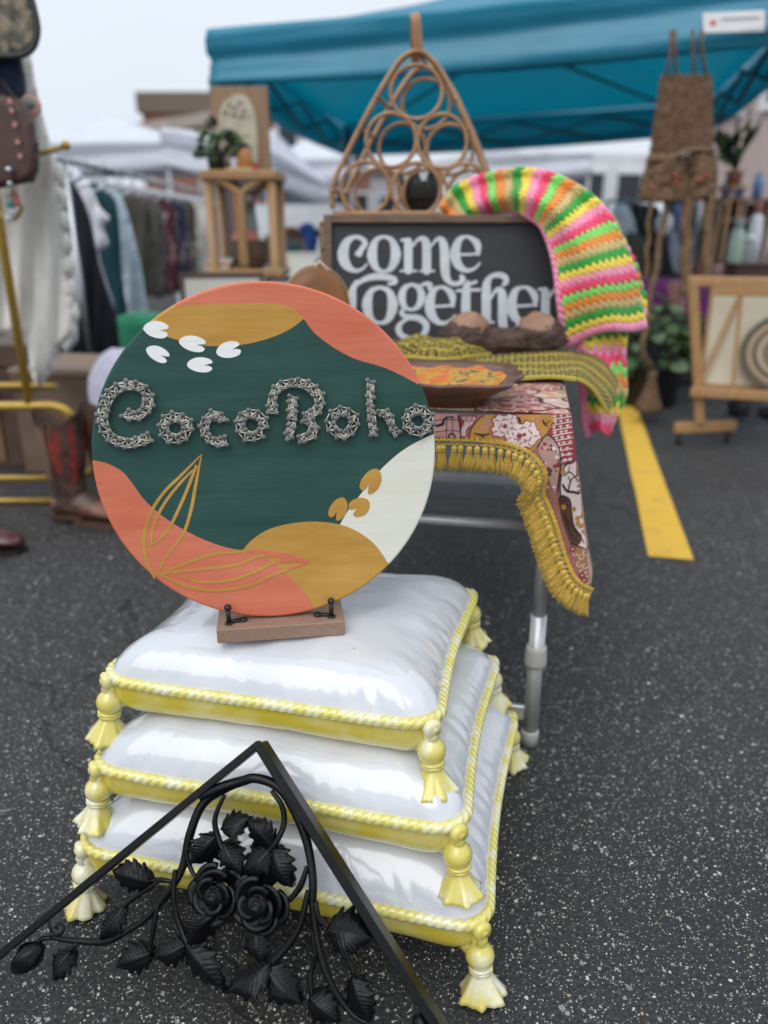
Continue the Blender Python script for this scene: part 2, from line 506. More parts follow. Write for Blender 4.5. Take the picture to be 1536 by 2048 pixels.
# loose and half-sunk aggregate near the camera, joined: nobody could count it
def pebbles():
    b = MB(); rnd = random.Random(3)
    for i in range(3600):
        y = .55 + 2.0 * rnd.random() ** 1.3; x = rnd.uniform(-.75, .75) * (.5 + y * .5)
        r = .0012 + .0024 * rnd.random() ** 2.5
        if rnd.random() < .03: r *= 1.8
        a = rnd.uniform(0, PI); pts = []
        for k in range(5):
            t = a + 2 * PI * k / 5 + rnd.uniform(-.3, .3); q = r * rnd.uniform(.7, 1.3)
            pts.append((x + q * math.cos(t), y + q * math.sin(t) * .8, 0))
        top = [(x + (p[0] - x) * .7, y + (p[1] - y) * .7, r * .45) for p in pts]
        V = pts + top; F = [(k, (k + 1) % 5, 5 + (k + 1) % 5, 5 + k) for k in range(5)] + [tuple(range(5, 10))]
        b.add([(p[0], p[1], p[2] + .0002) for p in V], F, rnd.choice((0, 0, 0, 1, 1, 2)), False)
    o = b.build('pebbles', [mat('pale_chip', (.55, .54, .50), .6), mat('grey_chip', (.25, .25, .25), .6), mat('tan_chip', (.36, .29, .22), .6)])
    tag(o, 'pale stone chips sunk in the asphalt around the stool', 'pebbles', kind='stuff')
pebbles()

# ================================================================== CERAMIC CUSHION STOOL
def ceramic(name, c, c2, scale, lo=.4, hi=.6, stretch=(1, 1, 1), c3=None):
    m = mat(name, c, .22, c2, scale, stretch, bump=(26, .10, .004), coat=1.0, lo=lo, hi=hi, detail=5, c3=c3)
    nt, N, L, b = nodes_of(m)
    # pinholes and grime specks fired into the glaze
    tc = N('ShaderNodeTexCoord'); v = N('ShaderNodeTexVoronoi'); v.inputs['Scale'].default_value = 34
    L(tc.outputs['Object'], v.inputs['Vector'])
    lt = N('ShaderNodeMath'); lt.operation = 'LESS_THAN'; lt.inputs[1].default_value = .045; L(v.outputs['Distance'], lt.inputs[0])
    sp = N('ShaderNodeSeparateColor'); L(v.outputs['Color'], sp.inputs[0])
    gt = N('ShaderNodeMath'); gt.operation = 'GREATER_THAN'; gt.inputs[1].default_value = .72; L(sp.outputs[0], gt.inputs[0])
    mm = N('ShaderNodeMath'); mm.operation = 'MULTIPLY'; L(lt.outputs[0], mm.inputs[0]); L(gt.outputs[0], mm.inputs[1])
    mx = N('ShaderNodeMixRGB'); mx.inputs[2].default_value = (.22, .19, .13, 1)
    src = b.inputs['Base Color'].links[0].from_socket
    g1 = N('ShaderNodeTexNoise'); g1.inputs['Scale'].default_value = 7; g1.inputs['Detail'].default_value = 9; g1.inputs['Roughness'].default_value = .75
    L(tc.outputs['Object'], g1.inputs['Vector'])
    gr = N('ShaderNodeMapRange'); gr.inputs[1].default_value = .60; gr.inputs[2].default_value = .78; gr.inputs[4].default_value = .34; L(g1.outputs['Fac'], gr.inputs[0])
    mg = N('ShaderNodeMixRGB'); mg.inputs[2].default_value = (.33, .30, .22, 1); L(gr.outputs[0], mg.inputs[0]); L(src, mg.inputs[1]); src = mg.outputs[0]
    L(mm.outputs[0], mx.inputs[0]); L(src, mx.inputs[1]); L(mx.outputs[0], b.inputs['Base Color'])
    return m
M_WHITE = ceramic('white_glaze', (.55, .57, .61), (.62, .635, .66), 5)
M_ROPE = ceramic('rope_glaze', (.68, .61, .16), (.76, .75, .58), 26, .44, .66)
M_UNDER = ceramic('underside_glaze', (.61, .49, .045), (.74, .68, .32), 9, .45, .72)
M_TASS = ceramic('tassel_glaze', (.65, .56, .12), (.76, .75, .62), 20, .45, .66, (1, 1, .35))

ST_ANG = math.atan2(-.151, .627)
EX = Vector((math.cos(ST_ANG), math.sin(ST_ANG), 0)); EY = Vector((-EX.y, EX.x, 0)); EZ = Vector((0, 0, 1))
def outline(a, b, r, n, inset):
    """rounded rectangle by arc length, sides drawn in a little like a real pillow"""
    pts = []
    L = [2 * (a - r), PI / 2 * r, 2 * (b - r), PI / 2 * r] * 2
    tot = sum(L)
    for i in range(n):
        s = tot * i / n; k = 0
        while s > L[k]: s -= L[k]; k += 1
        q = s / L[k]
        sag = math.sin(PI * q) if k % 2 == 0 else 0
        if k == 0: p = (-(a - r) + q * L[0], -b + inset * sag)
        elif k == 1: t = -PI / 2 + q * PI / 2; p = (a - r + r * math.cos(t), -(b - r) + r * math.sin(t))
        elif k == 2: p = (a - inset * sag, -(b - r) + q * L[2])
        elif k == 3: t = q * PI / 2; p = (a - r + r * math.cos(t), b - r + r * math.sin(t))
        elif k == 4: p = (a - r - q * L[4], b - inset * sag)
        elif k == 5: t = PI / 2 + q * PI / 2; p = (-(a - r) + r * math.cos(t), b - r + r * math.sin(t))
        elif k == 6: p = (-a + inset * sag, b - r - q * L[6])
        else: t = PI + q * PI / 2; p = (-(a - r) + r * math.cos(t), -(b - r) + r * math.sin(t))
        pts.append(p)
    return pts, tot
def tassel_mesh(H, seed):
    """a cast tassel, its neck at z = 0, hanging to z = -H"""
    rnd = random.Random(seed); ph = rnd.uniform(0, 6)
    b = MB()
    prof = [(.004, .010), (.010, .005), (.010, -.003), (.014, -.009), (.0190, -.015), (.0214, -.024), (.0196, -.033), (.0150, -.039), (.0125, -.043)]
    b.lathe(prof, 24)
    for z in (-.0425, -.0470):
        b.tube([(.0148 * math.cos(t), .0148 * math.sin(t), z) for t in [2 * PI * k / 28 for k in range(28)]], .0036, 6, True,
               rfun=lambda i, th: 1 + .2 * math.cos(2 * th + i * 1.4))
    def rf(k, th, z):
        q = min(1, max(0, (-z - .050) / (H - .050)))
        return 1 + q * (.10 * math.sin(7 * th + ph) + .06 * math.sin(13 * th + 2 * ph) + .07 * math.sin(3 * th + ph))
    sk = []
    for k in range(9):
        q = k / 8; sk.append((.0125 + .0215 * q ** 1.1, -.050 - (H - .052) * q))
    sk += [(.031, -H), (.016, -H + .001)]
    b.lathe(sk, 44, rf=rf)
    return b
def cushion(root, cx, cy, z, a, b_, Ht, drop, seed):
    C = Vector((cx, cy, 0)); n = 260
    O, tot = outline(a, b_, .042, n, .011)
    lift = lambda x, y: .014 * (abs(x) / a * abs(y) / b_) ** 2.5
    W = lambda x, y, zz: C + EX * x + EY * y + EZ * zz
    m = MB(); rings = 44
    X_ = lambda a_, r_: a_ * r_
    def top(u, v):
        i = int(round(u * n)) % n
        x, y = O[i]; rho = 1 - v
        rho = rho ** .8 if rho > 0 else 0
        h = Ht * (1 - rho ** 5.0) ** .66
        s = u * tot
        e = 1 - rho
        w = math.exp(-(e / .085)) * (1 - math.exp(-e / .012)) * (.55 + 1.6 * abs(noise.noise(Vector((s * 9, seed, 2)))))
        cr_ = noise.noise(Vector((s * 52, e * 4, seed * 3.1)))
        cr2 = noise.noise(Vector((s * 70, e * 9, seed * 7.7)))
        pl = (-abs(cr_) * .012 + cr2 * .002) * w
        soft = (noise.noise(Vector((X_(x, rho) * 7, X_(y, rho) * 7, seed))) * .005 + abs(noise.noise(Vector((X_(x, rho) * 15 + 3, X_(y, rho) * 15, seed * 2)))) * -.004) * min(1, e * 4)
        X, Y = x * rho, y * rho
        return W(X * (1 + pl * 1.5), Y * (1 + pl * 1.5), z + lift(X, Y) + h + pl * .9 + soft)
    m.grid(top, n, rings, 0, cu=True)
    cu = m.build('cushion', [M_WHITE], root, Matrix.Translation(W(0, 0, z)))
    u = MB()
    def und(uu, v):
        i = int(round(uu * n)) % n
        x, y = O[i]; q = v
        rho = (1 + .008 * math.sin(PI * q)) - .34 * q ** 3.4 if v < 1 else .05
        h = -drop * (1 - (1 - min(q, 1)) ** 1.5)
        return W(x * rho, y * rho, z - .004 + lift(x, y) * (1 - q) + h + .002 * noise.noise(Vector((x * 22, y * 22, v * 3 + seed))))
    u.grid(und, n, 18, 0, cu=True)
    u.build('underside', [M_UNDER], cu)
    # twisted cord all round
    t = MB()
    pts = []
    for i in range(0, n * 6):
        f = i / 6; j = int(f); q = f - j
        x = O[j % n][0] * (1 - q) + O[(j + 1) % n][0] * q; y = O[j % n][1] * (1 - q) + O[(j + 1) % n][1] * q
        pts.append(W(x, y, z + lift(x, y)))
    turns = int(tot / .040)
    wt = 2 * PI * turns / len(pts)
    t.tube(pts, .0092, 18, True, rfun=lambda i, th: .80 + .24 * abs(math.cos(1.5 * (th + i * wt))) ** .7, up=(0, 0, 1))
    t.build('rope_trim', [M_ROPE], cu)
    return cu, W, lift
def stool():
    root = thing('cushion_stool', (-.12, 1.15, 0), 'glossy white and yellow ceramic stool cast as three stacked tasselled cushions', 'stool')
    spec = [(-.1125, 1.133, .115, .325, .2625, .082, .064, 1), (-.120, 1.140, .250, .292, .235, .078, .064, 2), (-.133, 1.178, .380, .264, .218, .071, .064, 3)]
    for (cx, cy, z, a, b_, Ht, dr, sd_) in spec:
        cu, W, lift = cushion(root, cx, cy, z, a, b_, Ht, dr, sd_)
        H = .094 if sd_ == 1 else .092
        for k, (sx, sy) in enumerate(((-1, -1), (1, -1), (1, 1), (-1, 1))):
            ex, ey = a - .010, b_ - .010
            
            tb = tassel_mesh(H - .004, sd_ * 10 + k)
            out = (EX * sx + EY * sy).normalized()
            tp = W(sx * (ex + .001), sy * (ey + .001), z - .011)
            ax = out.cross(Vector((0, 0, -1)))
            Rm = Matrix.Rotation(R(-9), 3, ax) @ rotz(sd_ + k)
            if sd_ == 1: tp.z = H - .003
            tb.v = [tp + Rm @ v for v in tb.v]
            lo_ = min(v.z for v in tb.v)
            if sd_ == 1:
                for v in tb.v: v.z -= lo_ - .0005
            # rosette knob where the cord ends meet, and the web joining tassel and pillow
            kb = W(sx * (ex + .001), sy * (ey + .001), z + .003)
            tb.tube([kb - out * .012, kb - out * .004, kb + out * .008, kb + out * .012, kb + out * .0135], [.010, .0135, .0145, .0115, .0045], 18)
            tb.tube([kb + out * .010, kb + out * .0145], [.0072, .0045], 14)
            tb.tube([kb, kb + out * .006 - EZ * .015, tp - EZ * .010], [.010, .009, .010], 12)
            tb.tube([W(sx * (ex - .075), sy * (ey - .075), z - .026), W(sx * (ex - .035), sy * (ey - .035), z - .026), tp - EZ * .026], [.034, .026, .013], 14)
            tb.build('tassel', [M_TASS], cu)
stool()

# ================================================================== SIGN STAND AND ROUND SIGN
Z_TOP = .4515                        # crown of the top cushion
SB0 = atz(435, 1288, Z_TOP); SB1 = atz(690, 1270, Z_TOP)
SX = (SB1 - SB0); SX.z = 0; SW = SX.length; SX.normalize(); SY = Vector((-SX.y, SX.x, 0))
M_BLOCK = mat('raw_wood_block', (.24, .15, .105), .7, (.34, .22, .16), 14, (3, 40, 40), bump=(60, .3), lo=.3, hi=.7)
M_BLK = mat('black_metal', (.008, .008, .009), .38, bump=(60, .12))
stand = thing('sign_stand', (SB0 + SB1) / 2 + SY * .04, 'small raw wood block with two black hooks on the top cushion', 'sign stand')
def W_st(x, y, z): return (SB0 + SB1) / 2 + SX * x + SY * y + EZ * z
bk = MB(); bk.box(W_st(0, .045, .012), (SW, .09, .024), Matrix((SX, SY, EZ)).transposed(), .0015)
bk.build('block', [M_BLOCK], stand)
for px in (458, 664):
    p0 = atz(px, 1250 if px < 500 else 1240, Z_TOP + .0245)
    d = p0 - W_st(0, 0, 0); x = d.dot(SX)
    hk = MB(); yb = .017
    top = .031
    hk.tube([W_st(x, yb, .0235), W_st(x, yb - .003, Z_TOP * 0 + .024 + top - .006)], .0036, 10)
    hk.ball(W_st(x, yb - .003, .024 + top - .002), .0058)
    sg = 1 if px < 500 else -1
    hk.tube([W_st(x, yb, .0275), W_st(x + sg * .008, yb + .003, .0275), W_st(x + sg * .022, yb + .006, .027)], [.0034, .0036, .0048], 10, flat=.6)
    hk.ball(W_st(x + sg * .022, yb + .006, .027), (.006, .006, .0032))
    hk.lathe([(.0065, 0), (.0065, .002), (.004, .003)], 14, W_st(x, yb, .024))
    hk.build('hook', [M_BLK], stand)

TILT = R(6.0)                         # the board leans back on its stand
DN = (-SY * math.cos(TILT) + EZ * math.sin(TILT)).normalized()      # front normal
DU = (EZ * math.cos(TILT) + SY * math.sin(TILT)).normalized()
DX = SX
DPF = W_st(0, .024, .030)             # lowest front point of the board
p_l, p_r, p_t, p_b = [onpl(x, y, DPF, DN) for x, y in ((189, 910), (875, 905), (530, 571), (535, 1243))]
DR = ((p_r - p_l).length + (p_t - p_b).length) / 4
DC = (p_l + p_r + p_t + p_b) / 4
DC -= DN * (DC - DPF).dot(DN)
def d5(x, y):
    """enlarged photo position -> board position"""
    p = onpl(180 + x / 2.1333, 560 + y / 2.1333, DPF, DN) - DC
    return (p.dot(DX), p.dot(DU))
def B3(x, y, h=0): return DC + DX * x + DU * y + DN * h
def bpoly(pts, n=6, smooth=True, closed=False):
    q = cr(pts, n, closed) if smooth else pts
    return [d5(*p) for p in q]
def brush(name, c, c2):
    m = mat(name, c, .55, c2, 5, (1.2, 1.2, 5), lo=.3, hi=.72, detail=8, spec=.2)
    nt, N, L, b = nodes_of(m)
    tc = N('ShaderNodeTexCoord'); mp = N('ShaderNodeMapping'); mp.inputs['Scale'].default_value = (6, 20, 60); mp.inputs['Rotation'].default_value = (0, R(4), 0)
    L(tc.outputs['Object'], mp.inputs[0])
    nz = N('ShaderNodeTexNoise'); nz.inputs['Scale'].default_value = 1.6; nz.inputs['Detail'].default_value = 6; L(mp.outputs[0], nz.inputs['Vector'])
    w = N('ShaderNodeMapping'); w.inputs['Scale'].default_value = (1, 1, 1); L(tc.outputs['Object'], w.inputs[0])
    bp = N('ShaderNodeBump'); bp.inputs['Strength'].default_value = .32; bp.inputs['Distance'].default_value = .002
    L(nz.outputs['Fac'], bp.inputs['Height']); L(bp.outputs[0], b.inputs['Normal'])
    return m
M_GREEN = brush('green_paint', (.022, .064, .053), (.036, .092, .079))
M_CORAL = brush('coral_paint', (.57, .145, .080), (.68, .215, .130))
M_MUST = brush('mustard_paint', (.44, .225, .040), (.57, .33, .085))
M_CREAM = brush('cream_paint', (.70, .69, .58), (.77, .76, .67))
M_PWH = brush('white_paint', (.80, .81, .79), (.86, .86, .84))
BOARD_MATS = [M_GREEN, M_CORAL, M_MUST, M_CREAM]
rim = lambda a0, a1, k=1.12, n=24: [(DR * k * math.cos(a0 + (a1 - a0) * i / n), DR * k * math.sin(a0 + (a1 - a0) * i / n)) for i in range(n + 1)]
def closed_by_rim(path, ccw):
    """a painted field: its inner border, then round outside the rim back to the start"""
    a = math.atan2(path[-1][1], path[-1][0]); b = math.atan2(path[0][1], path[0][0])
    if ccw:
        while b < a: b += 2 * PI
    else:
        while b > a: b -= 2 * PI
    return path + rim(a, b)
must_top = closed_by_rim(bpoly([(322, 128), (400, 108), (550, 101), (760, 98), (840, 110), (885, 138), (912, 166)]) + bpoly([(912, 166), (860, 205), (780, 243), (660, 274), (520, 282), (420, 268), (330, 243), (225, 214)]), False)
coral_top = closed_by_rim(bpoly([(300, 140), (322, 128), (400, 108), (550, 101), (760, 98), (840, 110), (885, 138), (912, 166), (960, 228), (1040, 288), (1130, 336), (1250, 372), (1330, 408), (1424, 458)]), True)
coral_low = closed_by_rim(bpoly([(10, 768), (80, 785), (140, 820), (182, 870), (230, 935), (300, 1000), (390, 1060), (480, 1105), (570, 1138), (650, 1155), (740, 1180), (820, 1235), (880, 1292), (930, 1352), (968, 1432)]), False)
must_low = closed_by_rim(bpoly([(968, 1432), (930, 1352), (880, 1292), (820, 1235), (740, 1180), (650, 1155)]) + bpoly([(650, 1155), (690, 1110), (760, 1065), (850, 1040), (950, 1031), (1040, 1038), (1110, 1058), (1180, 1098), (1235, 1152), (1288, 1236)]), False)
cream = closed_by_rim(bpoly([(1486, 648), (1400, 688), (1330, 730), (1270, 780), (1220, 832), (1150, 920), (1100, 985), (1066, 1044)]) + bpoly([(1066, 1044), (1110, 1058), (1180, 1098), (1235, 1152), (1288, 1236)]), True)
cedge = circ(0, 0, DR - .004, n=200)
polys = [cedge, coral_top, must_top, coral_low, cream, must_low]
PM = [0, 1, 2, 1, 3, 2]
sign = thing('round_sign', DC - EZ * DR, 'round painted wooden sign with nail and string letters on the block stand', 'sign')
V, T, G = region2d(polys, outer=cedge)
bm_ = MB()
bm_.add([B3(*v) for v in V], T, [PM[g_] for g_ in G], False)
cnt = {}
for t, g_ in zip(T, G):
    for a, b in ((t[0], t[1]), (t[1], t[2]), (t[2], t[0])):
        cnt.setdefault((min(a, b), max(a, b)), []).append((a, b, PM[g_]))
prof = [(0, 0), (.0016, .0004), (.0030, .0014), (.0038, .0030), (.0040, .005), (.0040, .017), (.003, .0195)]
for e, l in cnt.items():
    if len(l) != 1: continue
    a, b, mm = l[0]
    va, vb = Vector(V[a]), Vector(V[b])
    if abs(va.length - (DR - .004)) > .002 or abs(vb.length - (DR - .004)) > .002: continue
    L_ = []
    for dr_, dz in prof:
        L_.append([B3(*(q * ((DR - .004 + dr_) / q.length)), -dz) for q in (va, vb)])
    for k in range(len(prof) - 1):
        bm_.add([L_[k][0], L_[k][1], L_[k + 1][1], L_[k + 1][0]], [(0, 1, 2, 3)], mm, True)
bm_.add([B3(*q, -.0195) for q in circ(0, 0, DR - .001, n=100)], [tuple(range(100))[::-1]], 0, False)
bw = bm_.build('board', BOARD_MATS, sign, Matrix.Translation(DC), fix=False)
bmx = bmesh.new(); bmx.from_mesh(bw.data); bmesh.ops.remove_doubles(bmx, verts=bmx.verts, dist=1e-5); bmesh.ops.recalc_face_normals(bmx, faces=bmx.faces); bmx.to_mesh(bw.data); bmx.free()

def raised(name, poly, m, h=.0005, lab=None):
    V_, T_, G_ = region2d([poly])
    b = MB(); extrude2d(b, V_, T_, lambda x, y, k: B3(x, y, .0001 + k), h)
    return b.build(name, [m], bw)
def heart(cx, cy, L, Wd, ang):
    """a brushed petal, notched at one end"""
    sh = [(-1, 0), (-.8, -.55), (-.3, -.95), (.3, -1), (.85, -.72), (1, -.32), (.62, -.08), (.35, .06), (.72, .12), (1.0, .42), (.8, .85), (.3, 1), (-.35, .85), (-.82, .45)]
    c, s = math.cos(ang), math.sin(ang); p = []
    for x, y in cr(sh, 4, True):
        X, Y = x * L, y * Wd
        p.append(d5(cx + c * X - s * Y, cy + s * X + c * Y))
    return p
for a in ((281, 211, 53, 36, .12), (287, 314, 51, 31, .42), (436, 271, 57, 33, .18), (590, 299, 52, 35, -.24), (468, 362, 54, 32, .02)):
    raised('petal_mark', heart(*a), M_PWH)
for a in ((1201, 856, 56, 40, 2.05), (1061, 974, 50, 36, 2.0), (1152, 966, 44, 40, 2.55)):
    raised('petal_mark', heart(*a), M_MUST)
leafA = [[(277, 1276, 6), (240, 1190, 13), (231, 1100, 14), (256, 1000, 14), (312, 910, 13), (390, 832, 12), (476, 744, 4)],
         [(262, 1150, 9), (268, 1060, 13), (312, 962, 13), (378, 874, 12), (440, 810, 8)],
         [(262, 1135, 6), (330, 1070, 13), (384, 965, 14), (420, 880, 14), (455, 790, 12)],
         [(282, 1262, 6), (330, 1172, 12), (396, 1086, 14), (430, 985, 14), (450, 880, 14), (476, 744, 4)]]
leafB = [[(282, 1262, 6), (400, 1212, 12), (520, 1172, 13), (650, 1157, 13), (780, 1163, 14), (870, 1182, 14), (937, 1201, 5)],
         [(300, 1255, 6), (450, 1237, 10), (620, 1216, 12), (745, 1174, 12), (880, 1196, 11), (937, 1201, 4)],
         [(390, 1265, 6), (480, 1290, 10), (600, 1281, 11), (700, 1246, 12), (790, 1205, 12), (900, 1196, 8)],
         [(300, 1256, 6), (420, 1308, 11), (540, 1324, 11), (680, 1303, 11), (800, 1250, 12), (937, 1203, 5)]]
for st in leafA: raised('leaf_line', [d5(*q) for q in ribbon(st, 6)], M_MUST, .0004)
for k, st in enumerate(leafB):
    p = cr(st, 6); cut = [i for i, q in enumerate(p) if pip(*d5(q[0], q[1]), must_low)]
    i0 = cut[0] if cut else len(p)
    h = .0004 + .00012 * k
    if i0 > 1: raised('leaf_line', [d5(*q) for q in ribbon(p[:i0 + 1], 1, False)], M_MUST, h)
    if i0 < len(p) - 1: raised('leaf_line', [d5(*q) for q in ribbon(p[i0:], 1, False)], M_CORAL, h)

# string-art letters
M_STR = mat('cotton_string', (.64, .60, .51), .8, (.74, .71, .62), 60, bump=(900, .4))
M_NAIL = mat('nail_steel', (.13, .125, .125), .5, (.22, .215, .21), 70, metal=.6, bump=(200, .3))
nm = MB(); nm.lathe([(.0011, -.003), (.0011, .0085), (.0033, .0092), (.0036, .0096), (.0034, .0101), (.0010, .0102)], 10)
NAIL = nm.mesh('nail', [M_NAIL])
bz = Matrix((DX, DU, DN)).transposed().to_4x4()
def string_letter(word, path, closed, seed, wid=29):
    rnd = random.Random(seed)
    P = [Vector(d5(*q)) for q in cr(path, 8, closed)]
    if closed: P.append(P[0])
    cum = [0]
    for i in range(1, len(P)): cum.append(cum[-1] + (P[i] - P[i - 1]).length)
    tot = cum[-1]
    def pt(s):
        s = min(max(s, 0), tot); i = 1
        while i < len(cum) - 1 and cum[i] < s: i += 1
        q = (s - cum[i - 1]) / max(1e-9, cum[i] - cum[i - 1])
        return P[i - 1].lerp(P[i], q), (P[i] - P[i - 1]).normalized()
    w = wid / 2 * .00074 / 2.1333 * 1.12
    nails = []; n = max(4, round(tot / .0114))
    for k in range(n if closed else n + 1):
        for sgn in (-1, 1):
            s = (k + (.25 if sgn > 0 else -.05)) * tot / n + rnd.uniform(-.0012, .0012)
            p, t = pt(s % tot if closed else s)
            nrm = Vector((-t.y, t.x)) * sgn
            nails.append(p + nrm * (w + rnd.uniform(-.0012, .0012)))
    b = MB()
    for i in range(len(nails)):
        N_ = len(nails)
        ok = [j for j in range(N_) if j != i and (min(abs(i - j), N_ - abs(i - j)) if closed else abs(i - j)) <= 5]
        near = sorted(ok, key=lambda j: (nails[i] - nails[j]).length)[:7]
        for j in rnd.sample(near, min(5, len(near))):
            h0 = rnd.uniform(.0050, .0094); h1 = rnd.uniform(.0050, .0094)
            b.tube([B3(*nails[i], h0), B3(*nails[j], h1)], .00068, 5)
        b.tube([B3(nails[i].x + .0014 * math.cos(a), nails[i].y + .0014 * math.sin(a), .0078) for a in [k * PI / 3 for k in range(6)]], .0005, 4, True)
    let = b.build('string_letter', [M_STR], sign, Matrix.Translation(B3(*P[0])), fix=False)
    let['label'] = 'letter %s wound in pale string between nails' % word
    for q in nails:
        Rm = Matrix.Rotation(rnd.uniform(-.12, .12), 4, 'X') @ Matrix.Rotation(rnd.uniform(-.12, .12), 4, 'Y')
        link('nail', NAIL, Matrix.Translation(B3(*q)) @ bz @ Rm, let)
C_ = [(150, 560), (195, 583), (238, 560), (254, 510), (236, 466), (185, 446), (122, 460), (78, 510), (56, 575), (64, 630), (92, 670), (140, 692), (200, 692), (258, 665)]
O_ = lambda cx, cy, rx, ry: circ(cx, cy, rx, ry, 14)
string_letter('C', C_, False, 1, 30)
string_letter('o', O_(368, 627, 56, 50), True, 2)
string_letter('c', [(572, 602), (552, 572), (518, 570), (492, 604), (488, 645), (508, 676), (545, 690), (582, 682)], False, 3, 26)
string_letter('o', O_(690, 615, 52, 52), True, 4)
string_letter('B swash', [(782, 570), (772, 515), (795, 465), (850, 438), (915, 442), (965, 478), (982, 525), (955, 565), (915, 582)], False, 5, 28)
string_letter('B stem', [(868, 492), (862, 540), (862, 600), (858, 650), (835, 668)], False, 6, 26)
string_letter('B bowl', [(905, 588), (944, 604), (960, 636), (938, 668), (890, 674)], False, 7, 27)
string_letter('o', O_(1075, 606, 52, 52), True, 8)
string_letter('h stem', [(1194, 428), (1194, 500), (1198, 580), (1205, 660)], False, 9, 24)
string_letter('h arch', [(1226, 566), (1250, 553), (1272, 580), (1282, 625), (1308, 655)], False, 10, 22)
string_letter('o', O_(1395, 598, 50, 50), True, 11)

# ================================================================== WROUGHT IRON BRACKET
IA = Vector((0, 0, 0)); IU = Vector((0, 0, 1))
apex = at(522, 1489, .915)
ITILT = Vector((0, .63, 1)).normalized()
IX = EX.copy()
IN_ = IX.cross(ITILT).normalized()
if IN_.y > 0: IN_ = -IN_
IUp = IN_.cross(IX); IUp = IUp if IUp.z > 0 else -IUp
M_IRON = mat('black_iron', (.0025, .0025, .003), .26, (.004, .004, .005), 30, bump=(260, .28, .0014), spec=.22)
def i3(x, y, h=0):
    p = onpl(x / 1.7067, 1450 + y / 1.7067, apex, IN_)
    return p + IN_ * h
def i2(x, y):
    p = i3(x, y) - apex; return Vector((p.dot(IX), p.dot(IUp)))
def I3(q, h=0): return apex + IX * q[0] + IUp * q[1] + IN_ * h
iron = thing('iron_bracket', (apex.x, apex.y - .22, 0), 'black wrought iron rose bracket leaning against the ceramic stool', 'iron bracket')
def to_ground(a, b):
    d = (b - a); t = (.004 - a.z) / d.z
    return a + d * t
LB = to_ground(i3(886, 62), i3(20, 770)); RB = to_ground(i3(898, 62), i3(1480, 985))
for nm_, e, w, h in (('bar', LB, .011, .016), ('bar', RB, .013, .030)):
    b = MB(); a0 = i3(892, 62, .004)
    b.bar(a0, e + IN_ * .004, w, h, IN_, .0014)
    b.build(nm_, [M_IRON], iron)
stems = [
 ([(690, 245, 12), (760, 212, 17), (830, 190, 17), (880, 180, 17), (950, 208, 16), (1005, 280, 15), (1050, 395, 15), (1072, 520, 14), (1072, 620, 13), (1092, 750, 12), (1135, 880, 12), (1200, 975, 10), (1262, 1012, 7)], 4),
 ([(860, 184, 10), (760, 222, 15), (692, 272, 15), (652, 372, 15), (626, 480, 14), (584, 560, 13), (510, 650, 12), (430, 705, 12), (360, 738, 13), (270, 735, 11), (175, 722, 8)], 0),
 ([(775, 235, 7), (742, 320, 9), (757, 395, 10), (795, 460, 10), (818, 505, 7)], 8),
 ([(648, 385, 8), (642, 440, 9), (655, 490, 8), (690, 540, 6)], 2),
 ([(935, 222, 7), (968, 270, 10), (974, 340, 10), (938, 412, 10), (880, 465, 8)], 8),
 ([(1052, 480, 8), (1030, 545, 10), (985, 600, 9), (950, 622, 6)], 3),
 ([(606, 490, 8), (603, 610, 10), (638, 720, 12), (690, 800, 12), (735, 865, 10), (768, 908, 6)], 6),
 ([(1058, 560, 9), (1020, 700, 11), (932, 808, 12), (850, 872, 11), (772, 908, 6)], 6),
 ([(1082, 600, 9), (1096, 660, 9), (1130, 690, 8), (1150, 720, 6)], 5),
 ([(1100, 680, 8), (1165, 750, 9), (1212, 850, 9), (1250, 930, 6)], 0),
 ([(1070, 700, 8), (1080, 780, 9), (1062, 850, 9), (1068, 920, 7)], 2),
 ([(560, 520, 7), (505, 560, 9), (445, 600, 9), (405, 650, 6)], 3),
 ([(545, 610, 7), (528, 700, 8), (512, 770, 7)], 3),
 ([(595, 530, 7), (560, 525, 9), (520, 528, 8)], 5),
 ([(270, 742, 8), (238, 775, 9), (225, 815, 7)], 2),
 ([(180, 722, 8), (150, 728, 9), (120, 752, 8)], 3),
 ([(175, 665, 5), (186, 700, 5), (210, 712, 5), (226, 692, 5), (212, 674, 5), (198, 684, 5), (206, 694, 4)], 4)]
for st, h in stems:
    b = MB(); p = cr([(x, y, w) for x, y, w in st], 8)
    b.tube([i3(x, y, .002 + h * .0008 + .0012 * math.sin(k * .35)) for k, (x, y, w) in enumerate(p)], [w * .00040 * .98 for _, _, w in p], 10,
           rfun=lambda i, th: 1 + .14 * abs(math.cos(2 * th + i * .12)))
    b.build('stem', [M_IRON], iron, fix=False)
